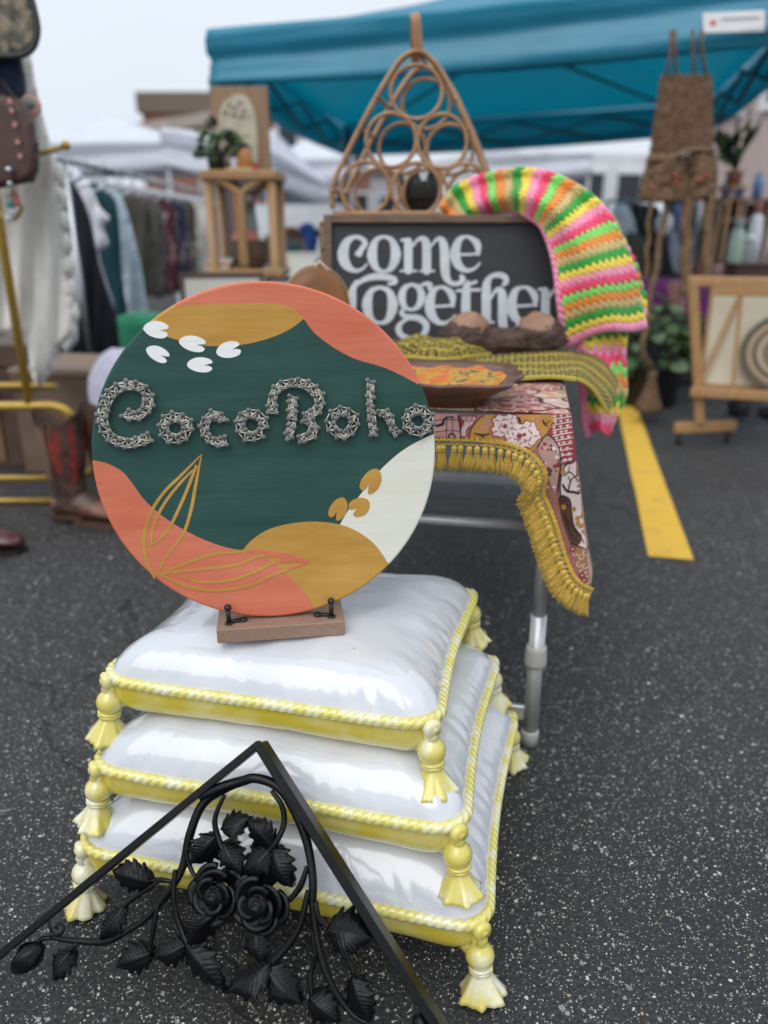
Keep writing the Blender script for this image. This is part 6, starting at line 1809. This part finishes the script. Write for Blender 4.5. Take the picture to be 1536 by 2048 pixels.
c = at(468, 324, EY_ + .04); c.z = zt_
jar('white_cup', c, .020, .055, mat('white_china', (.62, .60, .68), .3), 'tiny pale lilac cup between plant and orange bottle', 'cup', prof=[(.7, 0), (.8, .1), (1, .9), (1, 1), (.85, 1), (.7, .2), (.1, .15)])
c = at(510, 330, EY_ + .04); c.z = zt_
jar('red_trinket', c, .020, .026, mat('red_lacquer', (.42, .04, .03), .3), 'small red trinket dish at the right of the rattan shelf top', 'dish', prof=[(.7, 0), (.9, .1), (1, .8), (.9, 1), (.3, .9)])
t = thing('yellow_book', at(478, 330, EY_ + .03), 'flat pale yellow book lying on the rattan shelf top', 'book')
c = at(478, 330, EY_ + .005); b = MB(); b.box((c.x, EY_ + .02, zt_ + .006), (.13, .05, .010), None, .001); b.build('cover', [mat('book_yellow', (.48, .38, .17), .7)], t)
# lower compartment
zl = zlow + .0235
t = thing('brown_basket', at(500, 540, EY_ + .12), 'brown woven basket with pinkish cloth on the lower rattan shelf', 'basket')
c = at(502, 540, EY_ + .12); c.z = zl
b = MB(); b.lathe([(.06, 0), (.085, .02), (.098, .09), (.09, .13), (.094, .14), (.08, .14), (.06, .05)], 28, c, rf=lambda k, th, z: 1 + .03 * math.sin(14 * th + k * 2)); b.build('body', [mat('basket_weave', (.085, .055, .032), .8, (.14, .09, .05), 60, (1, 1, 4), bump=(180, .8))], t)
b = MB(); b.ball(c + Vector((-.02, 0, .14)), (.075, .06, .05), 20, 12, rf=lambda d: 1 + .25 * noise.noise(d * 4)); b.build('cloth_filling', [cloth_mat('dusty_pink_cloth', (.36, .13, .10), 1.4, 20)], t)
c = at(440, 545, EY_ + .1); c.z = zl
t = thing('stacked_prints', c, 'stack of cream and orange prints lying on the lower rattan shelf', 'prints')
for k, m_ in enumerate((mat('print_cream', (.55, .52, .45), .8), mat('print_orange', (.48, .22, .09), .8), bpy.data.materials['print_cream'])):
    b = MB(); b.box((c.x + .004 * k, c.y, zl + .008 + .015 * k), (.13, .16, .014), rotz(.05 * k), .001); b.build('print', [m_], t)
t = thing('silver_lantern', at(503, 470, EY_ + .18), 'silvery glass lantern standing behind the woven basket', 'lantern')
c = at(503, 540, EY_ + .25); c.z = zl
b = MB(); b.lathe([(.035, 0), (.04, .01), (.03, .03), (.045, .12), (.05, .2), (.04, .28), (.015, .32)], 18, c); b.build('glass', [mat('smoked_glass', (.20, .22, .23), .15, coat=.4)], t)
b = MB(); b.lathe([(.02, 0), (.03, .01), (.012, .05), (.004, .09)], 14, c + EZ * .321); b.build('cap', [M_CHROME], t)

# ---- framed picture and things at the foot of the shelf
M_FRB = mat('dark_frame', (.050, .028, .020), .55, (.08, .045, .03), 10, (1, 1, 8))
M_CANV = mat('cream_canvas', (.60, .58, .52), .8, (.56, .54, .48), 6)
def picture(name, p0, p1, ztop, zbot, lean, fwid, label, m_fr, m_in, cat='picture', dep=.022):
    """a framed picture standing on the ground or on something, leaning back"""
    a = Vector((p0.x, p0.y, zbot)); c = Vector((p1.x, p1.y, zbot)); d = (c - a).normalized(); L = (c - a).length
    n = Vector((d.y, -d.x, 0)); u = (EZ + -n * math.tan(lean)).normalized(); n2 = d.cross(u)
    if n2.dot(n) < 0: n2 = -n2
    H = (ztop - zbot) / u.z
    t = thing(name, (a + c) / 2, label, cat)
    RM = Matrix((d, -n2, u)).transposed(); o = a + u * .002
    b = MB(); b.box(o + d * L / 2 + u * H / 2 + n2 * .002, (L - fwid, .006, H - fwid), RM); b.build('sheet', [m_in], t)
    for x, z, w, h in ((fwid / 2, H / 2, fwid, H), (L - fwid / 2, H / 2, fwid, H), (L / 2, H - fwid / 2, L - 2 * fwid, fwid - .001), (L / 2, fwid / 2, L - 2 * fwid, fwid - .001)):
        b = MB(); b.box(o + d * x + u * z, (w, dep, h), RM, .002); b.build('frame_rail', [m_fr], t)
    return t
picture('framed_picture', at(352, 560, 3.45), at(528, 560, 3.5), at(440, 549, 3.5).z, 0, R(8), .022, 'large blank cream picture in a thin dark frame behind the round sign', M_FRB, M_CANV)
picture('small_framed_picture', at(526, 560, 3.62), at(600, 560, 3.62), at(560, 556, 3.62).z, 0, R(6), .02, 'narrow framed picture standing right of the big cream one', M_FRB, mat('grey_print', (.35, .34, .37), .8, (.5, .48, .5), 9))

# ---- stall behind, between shelf and sign
M_WCL = cloth_mat('white_table_cloth', (.66, .68, .70), 1.1, 5)
def draped_table(name, c, size, m, label, topm=None, ang=0, waves=20):
    t = thing(name, (c[0], c[1], 0), label, 'table'); w, d, h = size; Rm = rotz(ang); O = Vector((c[0], c[1], 0))
    per = [(-w / 2, -d / 2), (w / 2, -d / 2), (w / 2, d / 2), (-w / 2, d / 2)]
    b = MB()
    def f(u, v):
        s = (u * 4) % 4; k = int(s) % 4; q = s - int(s); a, e = per[k], per[(k + 1) % 4]
        x, y = a[0] * (1 - q) + e[0] * q, a[1] * (1 - q) + e[1] * q
        sc = 1 + .03 * v * (1 + math.sin(u * 2 * PI * waves))
        return O + Rm @ Vector((x * sc, y * sc, h - (h - .02) * v))
    b.grid(f, 160, 8, cu=True); b.build('skirt', [m], t)
    b = MB(); b.box(O + EZ * (h + .008), (w, d, .014), Rm, .003); b.build('cloth_top', [topm or m], t)
    return t
tp = at(600, 408, 9.0)
draped_table('white_draped_table', (at(590, 420, 9.4).x, 9.4), (1.15, .7, at(600, 412, 9.1).z), M_WCL, 'white skirted table in the distance right of the rattan shelf')
simple_box('red_box', (at(568, 462, 7.6).x, 7.6, at(568, 462, 7.6).z), (.22, .2, .07), 0, mat('red_card', (.28, .02, .02), .7), 'flat red box on top of the wooden cabinet', 'box', .02)
zc_ = at(568, 462, 7.6).z - .036
simple_box('wooden_cabinet', (at(578, 500, 7.65).x, 7.65, zc_ / 2), (.40, .32, zc_), 0, mat('grey_brown_wood', (.13, .10, .08), .7, (.20, .15, .12), 7), 'weathered grey brown cabinet under the flat red box', 'cabinet', .03)
t = thing('blue_cloth', at(618, 470, 7.0), 'royal blue cloth hung over a chair back left of the lettered sign', 'cloth')
trace([(598, 452), (622, 446), (636, 470), (632, 500), (622, 512), (612, 495), (606, 470)], 7.0, .05, .03, 6).build('drape', [cloth_mat('royal_blue_cloth', (.012, .045, .20), 1.4)], t)
t = thing('dark_wood_chair', (at(610, 500, 7.1).x, 7.1, 0), 'dark wooden chair carrying the blue cloth', 'chair')
cx_ = at(612, 500, 7.1).x; zs = .47
b = MB(); b.box((cx_, 7.1, zs), (.36, .36, .03), None, .006); b.build('seat', [M_FRB], t)
for sx in (-.16, .16):
    b = MB(); b.box((cx_ + sx, 7.26, .52), (.03, .03, 1.02), None, .004); b.build('leg', [M_FRB], t)
    b = MB(); b.box((cx_ + sx, 6.94, .225), (.03, .03, .45), None, .004); b.build('leg', [M_FRB], t)
for z in (.72, .98):
    b = MB(); b.box((cx_, 7.26, z), (.29, .02, .07), None, .004); b.build('back_rail', [M_FRB], t)
for e_ in t.children: pass
picture('white_sandwich_board', at(566, 560, 5.2), at(628, 560, 5.2), at(600, 508, 5.2).z, 0, R(14), .02, 'plain white board leaning behind the round leather bag', mat('white_board_frame', (.6, .59, .55), .7), mat('white_board', (.66, .64, .58), .8), 'board')
simple_box('teal_box', (at(575, 500, 6.4).x, 6.4, at(575, 500, 6.4).z), (.18, .16, .10), 0, mat('teal_card', (.03, .11, .12), .7), 'small teal box on a dark stool in the background', 'box', .02)
zq = at(575, 500, 6.4).z - .051
t = thing('dark_stool', (at(575, 500, 6.4).x, 6.4, 0), 'dark stool under the small teal box', 'stool')
cx_ = at(575, 500, 6.4).x
b = MB(); b.lathe([(.13, 0), (.14, .005), (.14, .025), (.13, .03)], 20, (cx_, 6.4, zq - .031)); b.build('seat', [M_FRB], t)
for k in range(4):
    a = PI / 4 + k * PI / 2; b = MB(); b.tube([(cx_ + .09 * math.cos(a), 6.4 + .09 * math.sin(a), zq - .03), (cx_ + .14 * math.cos(a), 6.4 + .14 * math.sin(a), .001)], .013, 8); b.build('leg', [M_FRB], t)

# ================================================================== RIGHT: MACRAME, PLANTS, PRINT RACK, STALL
M_JUTE = mat('brown_jute', (.095, .052, .029), .9, (.19, .11, .06), 60, (1, 1, .8), bump=(150, .9, .006), lo=.38, hi=.62)
M_JUTE2 = mat('knotted_jute', (.145, .085, .045), .9, (.24, .15, .085), 24, bump=(90, .9, .008), lo=.38, hi=.62)
MY = 4.25
mc = thing('macrame_hanging', at(1355, 110, MY), 'large brown jute macrame hanging with straps and long tails under the canopy', 'macrame')
def flat_panel(L_, R_, th, fold, fr):
    def f(u, v):
        a = L_(v); c = R_(v); x = a[0] * (1 - u) + c[0] * u; y = a[1] * (1 - u) + c[1] * u
        return at(x + 2.2 * noise.noise(Vector((v * 9, u * 3, fr))), y, MY - .05 * math.sin(PI * u) + fold * (math.sin(u * fr + 3 * noise.noise(Vector((u * 4, v * 6, fr)))) * math.sin(v * 60 + u * 9) + 1.5 * noise.noise(Vector((u * 6, v * 8, 2)))))
    return f
pa = cr([(1322, 150), (1314, 210), (1306, 260), (1300, 306)], 6); pbx = cr([(1420, 150), (1424, 210), (1424, 260), (1424, 306)], 6)
def on_(p): return lambda v: tuple(a * (1 - (v * (len(p) - 1) - min(int(v * (len(p) - 1)), len(p) - 2))) + c * (v * (len(p) - 1) - min(int(v * (len(p) - 1)), len(p) - 2)) for a, c in zip(p[min(int(v * (len(p) - 1)), len(p) - 2)], p[min(int(v * (len(p) - 1)), len(p) - 2) + 1]))
b = MB(); b.sheet(flat_panel(on_(pa), on_(pbx), 0, .003, 90), 90, 50, .02); b.build('woven_panel', [M_JUTE], mc)
pa2 = cr([(1302, 308), (1292, 340), (1284, 372), (1282, 400)], 6); pb2 = cr([(1372, 312), (1372, 340), (1372, 370), (1370, 402)], 6)
pa3 = cr([(1374, 312), (1376, 340), (1376, 370), (1376, 398)], 6); pb3 = cr([(1426, 306), (1430, 340), (1428, 370), (1426, 392)], 6)
for A_, B_ in ((pa2, pb2), (pa3, pb3)):
    b = MB(); b.sheet(flat_panel(on_(A_), on_(B_), 0, .006, 40), 50, 30, .035); b.build('flared_panel', [M_JUTE2], mc)
b = MB(); b.tube([at(x, y, MY - .06) for x, y in cr([(1298, 318), (1340, 316), (1380, 300), (1428, 300)], 6)], .012, 8); b.build('waist_cord', [M_JUTE2], mc)
for (x0, x1, y0) in ((1330, 1342, 105), (1352, 1350, 105), (1390, 1386, 102), (1412, 1404, 100)):
    b = MB(); b.tube([at(x1, 60, MY), at(x1, y0, MY), at(x0, 156, MY - .02)], .012, 8, flat=.6); b.build('strap', [M_JUTE], mc)
rnd = random.Random(2)
for (xa, ya, xb, yb, r) in ((1334, 400, 1283, 700, .016), (1374, 396, 1370, 590, .030), (1418, 390, 1410, 575, .026), (1300, 402, 1292, 560, .010)):
    pts = [at(xa + (xb - xa) * q + 2 * math.sin(q * 17), ya + (yb - ya) * q, MY - .02) for q in [k / 30 for k in range(31)]]
    b = MB(); b.tube(pts, r, 10, rfun=lambda i, th: 1 + .14 * math.sin(3 * th + i * 1.9)); b.build('tail', [M_JUTE2], mc)
b = MB(); top_ = at(1306, 740, MY); 
pts = [at(1283, 698, MY - .02), at(1296, 724, MY - .01), top_]; b.tube(pts, .014, 8)
b.lathe([(.012, .0), (.026, -.02), (.022, -.05), (.040, -.12), (.070, -.20), (.075, -.225), (.02, -.22)], 26, top_, rf=lambda k, th, z: 1 + .07 * math.sin(9 * th)); b.build('tail_tassel', [M_JUTE], mc)
for x, y in ((1352, 352), (1352, 366), (1302, 376), (1400, 360), (1414, 350)):
    b = MB(); b.ball(at(x, y, MY - .085), .012); b.build('bead', [mat('red_bead', (.34, .06, .04), .5) if 'red_bead' not in bpy.data.materials else bpy.data.materials['red_bead']], mc)

# ---- leafy plant on the ground
pp = atz(1330, 838, 0); pp = Vector((pp.x + .02, 4.75, 0))
plant = thing('leafy_plant', pp, 'bushy pale green leafed plant in a black pot behind the print rack', 'plant')
b = MB(); b.lathe([(.15, 0), (.17, .01), (.20, .24), (.21, .25), (.20, .26), (.03, .25)], 26, pp + EZ * .001); b.build('pot', [mat('black_pot', (.012, .012, .013), .5)], plant)
pcx = at(1315, 678, 4.72)
b = MB()
for k in range(9):
    a = k * .7; b.tube([pp + Vector((.05 * math.cos(a), .05 * math.sin(a), .25)), pp + Vector((.09 * math.cos(a), .09 * math.sin(a), .40)), pcx + Vector((.14 * math.cos(a), .11 * math.sin(a), .02 * k))], .006, 6)
b.build('stem', [M_LEAFD], plant)
lm2 = [leaf_mesh(.105, .042, M_LEAFG), leaf_mesh(.105, .045, M_LEAFP), leaf_mesh(.10, .040, M_LEAFD), leaf_mesh(.115, .048, M_LEAFP)]
foliage(plant, pcx, (.27, .20, .23), 150, lm2, 9)

# ---- print rack on castors
M_PINE = mat('varnished_pine', (.36, .19, .070), .45, (.45, .26, .11), 7, (10, 10, 1.2), bump=(60, .2), coat=.2)
M_CAST = mat('black_rubber', (.012, .012, .013), .5)
q0 = atz(1408, 868, .03); q0 = Vector((q0.x - .06, 3.82, 0))
dl = Vector((.955, -.30, 0)).normalized(); df = Vector((dl.y * -1, dl.x, 0)).normalized(); rd = Vector((.985, .17, 0)).normalized()
pr = thing('print_rack', q0 + dl * .35, 'varnished pine print rack on black castors at the right edge', 'print rack')
zb, ztp = at(1390, 778, 3.82).z, at(1385, 553, 3.82).z
for k, off in enumerate((0, .72)):
    o = q0 + dl * off
    b = MB(); b.bar(o - rd * .13 + EZ * .085, o + rd * .20 + EZ * .085, .045, .052, bev=.006); ft = b.build('foot_runner', [M_PINE], pr)
    for sgn in (-.10, .17):
        c = o + rd * sgn; b = MB(); b.tube([c + EZ * .026 - dl * .011, c + EZ * .026 + dl * .011], .025, 14); b.box(c + EZ * .053, (.022, .03, .014)); b.build('castor', [M_CAST], ft)
    b = MB(); b.bar(o - df * .03 + EZ * .11, o - df * .06 - dl * .130 + EZ * ztp, .046, .036, df, .005); b.build('post', [M_PINE], pr)
    b = MB(); b.bar(o + df * .10 + EZ * .11, o + df * .20 + EZ * (ztp - .05), .026, .030, df, .004); b.build('back_post', [M_PINE], pr)
b = MB(); b.bar(q0 - df * .06 - dl * .148 + EZ * (ztp - .02), q0 - df * .06 + dl * .66 + EZ * (ztp - .02), .038, .046, bev=.005); b.build('top_rail', [M_PINE], pr)
b = MB(); b.bar(q0 - df * .088 - dl * .07 + EZ * (zb + .0), q0 - df * .088 + dl * .75 + EZ * zb, .030, .046, bev=.004); b.build('bottom_rail', [M_PINE], pr)
b = MB(); b.bar(q0 + df * .215 - dl * .02 + EZ * (ztp - .08), q0 + df * .215 + dl * .75 + EZ * (ztp - .08), .022, .034, bev=.004); b.build('back_rail', [M_PINE], pr)
b = MB(); b.bar(q0 + df * .02 + EZ * zb, q0 + dl * .72 + df * .02 + EZ * zb, .18, .012); b.build('tray', [M_PINE], pr)
def rack_print(name, off0, off1, dep, zt2, lean, fr, inn, label, tall=.0):
    a = q0 + dl * off0 + df * dep; c = q0 + dl * off1 + df * dep
    return picture(name, a, c, zt2, zb + .008, lean, .018, label, fr, inn, 'picture', .016)
M_MAT = mat('cream_mat', (.62, .56, .43), .8)
M_SCR = mat('tan_swirl', (.20, .15, .10), .8, (.40, .32, .22), 5, (1, 1, 1), lo=.44, hi=.56)
rack_print('mounted_print', -.03, .40, .015, ztp - .08, R(10), M_PINE, M_MAT, 'cream print in a pine frame nearest the left of the print rack')
pA = q0 + dl * .02 + df * -.02
t = thing('oval_print', q0 + dl * .36 - df * .02 + EZ * zb, 'large oval print with dark swirling bands in the rack', 'picture')
cc = q0 + dl * .36 - df * .028 + EZ * (zb + .20); uu = (EZ + df * .17).normalized(); nn_ = dl.cross(uu); nn_ = -nn_ if nn_.y > 0 else nn_
for k, (rx, rz, m_) in enumerate(((.23, .190, mat('oval_dark', (.10, .08, .055), .7)), (.20, .165, mat('oval_tan', (.36, .26, .16), .7)), (.175, .142, bpy.data.materials['oval_dark']), (.155, .125, mat('oval_rose', (.42, .31, .22), .7)), (.13, .105, mat('oval_olive', (.13, .105, .065), .7, (.19, .15, .10), 8)))):
    b = MB(); n = 48
    P_ = [cc + dl * rx * math.cos(a) + uu * rz * math.sin(a) + nn_ * (.003 * k) for a in [i * 2 * PI / n for i in range(n)]]
    b.add(P_ + [p - nn_ * .0025 for p in P_], [tuple(range(n)), tuple(range(n, 2 * n))[::-1]] + [(i, (i + 1) % n, n + (i + 1) % n, n + i) for i in range(n)], 0, False)
    b.build('band' if k < 4 else 'centre', [m_], t)
b = MB(); b.bar(q0 + dl * .12 - df * .075 + EZ * (zb + .02), q0 + dl * .09 - df * .075 + EZ * (ztp - .05), .016, .020, df, .003); b.build('front_slat', [M_PINE], pr)
b = MB(); b.bar(q0 - dl * .03 - df * .03 + EZ * (zb + .02), q0 + dl * .12 + df * .10 + EZ * (ztp - .05), .020, .026, df, .003); b.build('diagonal_brace', [M_PINE], pr)

# ---- black bag on the ground
t = thing('black_bag', atz(1530, 845, 0), 'flat black fabric bag lying on the asphalt by the rack', 'bag')
c = atz(1530, 840, 0); b = MB(); b.box((c.x, c.y + .1, .05), (.30, .22, .10), None, .03); b.build('body', [mat('black_nylon', (.012, .013, .016), .6, bump=(80, .3))], t)
b = MB(); b.tube([(c.x - .10, c.y - .02, .06), (c.x - .05, c.y - .05, .085), (c.x + .05, c.y - .05, .085), (c.x + .10, c.y - .02, .06)], .008, 8); b.build('handle', [M_CAST], t)

# ---- stall table under the canopy
zp = at(1390, 572, 5.3).z
M_PURP = mat('purple_cloth', (.11, .006, .105), .8, (.17, .014, .155), 4, bump=(200, .3, .002), lo=.35, hi=.7)
M_BSK = cloth_mat('black_skirt_cloth', (.010, .010, .012), 1.6)
pt_ = draped_table('purple_draped_table', (at(1440, 600, 5.6).x, 5.65), (1.25, .62, zp), M_BSK, 'black skirted table with a short purple overcloth behind the leafy plant', topm=M_PURP, ang=R(-4))
b = MB(); Op = Vector((at(1440, 600, 5.6).x, 5.65, 0)); Rp = rotz(R(-4))
b.sheet(lambda u, v: Op + Rp @ Vector((-.632 + 1.264 * u, -.335 - .018 * v * (1 + math.sin(u * 60)), zp + .012 - .30 * v)), 120, 6, .004); b.build('overcloth', [M_PURP], pt_)
t = thing('floral_throw', at(1370, 600, 5.28), 'dusty rose patterned throw hanging over the purple table front', 'throw')
trace([(1336, 566), (1364, 566), (1372, 600), (1368, 632), (1350, 640), (1340, 610)], 5.28, .03, .02, 6).build('drape', [cloth_mat('dusty_rose_cloth', (.20, .10, .085), 1.6, 24)], t)
ZP = zp + .016
MJ = [mat('pale_green_glaze', (.36, .45, .38), .35), mat('white_glaze_jar', (.66, .67, .70), .3), mat('blue_glass', (.12, .20, .42), .2, coat=.3), mat('dark_brown_jar', (.05, .025, .018), .4), mat('grey_stone_jar', (.26, .28, .28), .6), mat('terracotta', (.26, .10, .065), .7), mat('pinkish_jar', (.42, .24, .22), .6)]
JARS = [(1452, 440, .055, .30, 0, 'pale green tall jar on the purple table'), (1500, 405, .050, .46, 1, 'tallest white bottle shaped vase on the purple table'), (1478, 470, .06, .22, 4, 'grey stone jar between two taller vases'),
        (1530, 480, .055, .24, 4, 'small grey jar at the right end of the purple table'), (1428, 520, .05, .14, 6, 'small pinkish jar at the left of the purple table'), (1404, 500, .04, .18, 5, 'slim terracotta jar behind the macrame tails')]
for x, y, r, h, m_, lab in JARS:
    p = at(x, 560, 5.7); h = max(.08, at(x, y, 5.7).z - ZP)
    jar('vase' if h > .2 else 'jar', Vector((p.x, 5.62 + .12 * (m_ % 2), ZP)), r, h, MJ[m_], lab, 'vase', True, MJ[(m_ + 4) % 7], 'vases on the purple table')
simple_box('wooden_tray_box', (at(1500, 545, 5.5).x, 5.48, ZP + .06), (.30, .18, .12), R(3), mat('dark_wood_box', (.045, .022, .016), .6, (.075, .035, .025), 6), 'dark wooden box at the front of the purple table', 'box', .02)

# ---- tall pot plant on a stand
sp = at(1466, 372, 6.3); 
t = thing('plant_stand', (sp.x, 6.3, 0), 'thin wooden plant stand behind the purple table', 'plant stand')
b = MB(); b.lathe([(.10, 0), (.11, .004), (.11, .02), (.10, .024)], 20, (sp.x, 6.3, sp.z - .025)); b.build('top', [M_PINE], t)
for k in range(3):
    a = k * 2.1; b = MB(); b.tube([(sp.x + .06 * math.cos(a), 6.3 + .06 * math.sin(a), sp.z - .024), (sp.x + .15 * math.cos(a), 6.3 + .15 * math.sin(a), .001)], .012, 8); b.build('leg', [M_PINE], t)
t = thing('tall_pot_plant', (sp.x, 6.3, sp.z), 'dark green broad leafed plant in a terracotta pot high on the stand', 'plant')
b = MB(); b.lathe([(.045, 0), (.06, .08), (.066, .10), (.058, .105), (.01, .09)], 20, (sp.x, 6.3, sp.z + .001)); b.build('pot', [MJ[5]], t)
lm3 = [leaf_mesh(.16, .045, M_LEAFD), leaf_mesh(.15, .04, M_LEAFG)]
rnd = random.Random(8)
for k, (x, y) in enumerate(((1440, 258), (1450, 285), (1500, 246), (1512, 262), (1428, 280), (1470, 265), (1462, 300), (1478, 310), (1455, 320), (1490, 290), (1472, 330), (1446, 300))):
    e = at(x, y, 6.3 + rnd.uniform(-.08, .08)); r0 = Vector((sp.x, 6.3, sp.z + .09))
    b = MB(); b.tube([r0, r0.lerp(e, .55) + EZ * .04, e], .005, 6); b.build('stem', [M_LEAFD], t)
    for j in range(3):
        d = (e - r0).normalized() + Vector((rnd.uniform(-.7, .7), rnd.uniform(-.7, .7), rnd.uniform(-.4, .4))); d.normalize()
        xx = d.cross(Vector((rnd.uniform(-1, 1), rnd.uniform(-1, 1), 1))).normalized(); z_ = xx.cross(d)
        link('leaf', rnd.choice(lm3), Matrix.Translation(e.lerp(r0, j * .18)) @ Matrix((xx, d, z_)).transposed().to_4x4() @ Matrix.Scale(rnd.uniform(.5, .9), 4), t)

# ---- second clothes rack under the canopy
r2a, r2b = at(1215, 402, 7.2), at(1400, 402, 7.0); r2b.z = r2a.z
rk2 = thing('clothes_rack', ((r2a.x + r2b.x) / 2, 7.1, 0), 'short clothes rack under the teal canopy behind the macrame', 'clothes rack')
b = MB(); b.tube([r2a, r2b], .013, 8); b.build('rail', [M_CHROME], rk2)
for p in (r2a, r2b):
    b = MB(); b.tube([p, Vector((p.x, p.y, .02))], .013, 8); b.build('upright', [M_CHROME], rk2)
    b = MB(); b.tube([Vector((p.x, p.y - .25, .016)), Vector((p.x, p.y + .25, .016))], .014, 8); b.build('foot_bar', [M_CHROME], rk2)
G2 = [('white_blouse', 7.0, [(1228, 412), (1252, 410), (1268, 440), (1272, 478), (1240, 480), (1228, 450)], (.62, .63, .66), 'white top hanging at the left of the canopy rack', 'top'),
      ('black_coat', 7.15, [(1262, 414), (1300, 410), (1322, 430), (1330, 570), (1250, 575), (1256, 470)], (.012, .012, .014), 'long black coat hanging under the teal canopy', 'coat'),
      ('olive_skirt', 6.95, [(1252, 470), (1290, 478), (1300, 520), (1298, 575), (1256, 575)], (.075, .072, .058), 'olive grey skirt hanging below the white top', 'skirt'),
      ('blue_shirt', 7.05, [(1346, 414), (1370, 410), (1378, 440), (1376, 480), (1350, 480)], (.17, .22, .42), 'pale blue shirt hanging behind the macrame tails', 'shirt'),
      ('grey_dress', 7.2, [(1328, 412), (1392, 408), (1402, 450), (1404, 575), (1326, 575)], (.055, .06, .068), 'slate grey dress hanging behind the blue shirt', 'dress'),
      ('white_scarf', 6.9, [(1338, 470), (1352, 466), (1360, 500), (1362, 535), (1350, 545), (1340, 510)], (.46, .46, .56), 'long white scarf hanging over the grey dress', 'scarf')]
for (nm, Y, px, c, lab, cat) in G2: hang(nm, Y, px, c, lab, cat, r2a, r2b, 'garments hanging under the teal canopy')
c = at(1330, 460, 6.0)
t = thing('mannequin_head', (c.x, 6.0, 0), 'white round mannequin head on a slim pole under the canopy', 'mannequin')
b = MB(); b.ball(at(1328, 448, 6.0), (.062, .07, .085), 20, 14); b.build('head', [MJ[1]], t)
b = MB(); b.tube([at(1328, 460, 6.0), Vector((at(1328, 460, 6.0).x, 6.0, .02))], .012, 8); b.lathe([(.10, 0), (.11, .004), (.03, .02)], 20, (at(1328, 460, 6.0).x, 6.0, .001)); b.build('pole', [M_CAST], t)
simple_box('black_storage_box', (at(1345, 600, 6.0).x, 6.25, .22), (.62, .40, .44), 0, mat('black_plastic_box', (.012, .012, .014), .5), 'black storage box on the ground under the canopy', 'box', .04)
# ---- hanging shelf unit on the far right
su = [at(1440, 402, 6.6), at(1545, 402, 6.6)]
t = thing('wooden_bookcase', ((su[0].x + su[1].x) / 2, 6.75, 0), 'tall weathered wooden bookcase at the far right under the canopy', 'bookcase')
M_OLDW = mat('weathered_wood', (.17, .115, .085), .75, (.27, .19, .145), 6, (6, 6, 1), bump=(50, .3))
for x in (su[0].x, su[1].x, (su[0].x + su[1].x) / 2):
    b = MB(); b.box((x, 6.75, su[0].z / 2), (.03, .28, su[0].z), None, .003); b.build('upright', [M_OLDW], t)
for z in (.1, .42, .72, su[0].z - .14, su[0].z + .012):
    b = MB(); b.box(((su[0].x + su[1].x) / 2, 6.75, z), (su[1].x - su[0].x + .05, .30, .022), None, .003); b.build('shelf_board', [M_OLDW], t)
b = MB(); b.box(((su[0].x + su[1].x) / 2, 6.897, su[0].z / 2), (su[1].x - su[0].x, .012, su[0].z - .02)); b.build('back_board', [M_OLDW], t)
for k, x in enumerate((1450, 1476, 1512)):
    c = at(x, 400, 6.62); c.z = su[0].z + .0235
    jar('blue_bottle', c, .04, (.13, .11, .19)[k], MJ[2], ('leftmost', 'middle', 'tallest and rightmost')[k] + ' blue glass bottle on top of the bookcase', 'bottle', True, MJ[4], 'blue bottles on the bookcase')
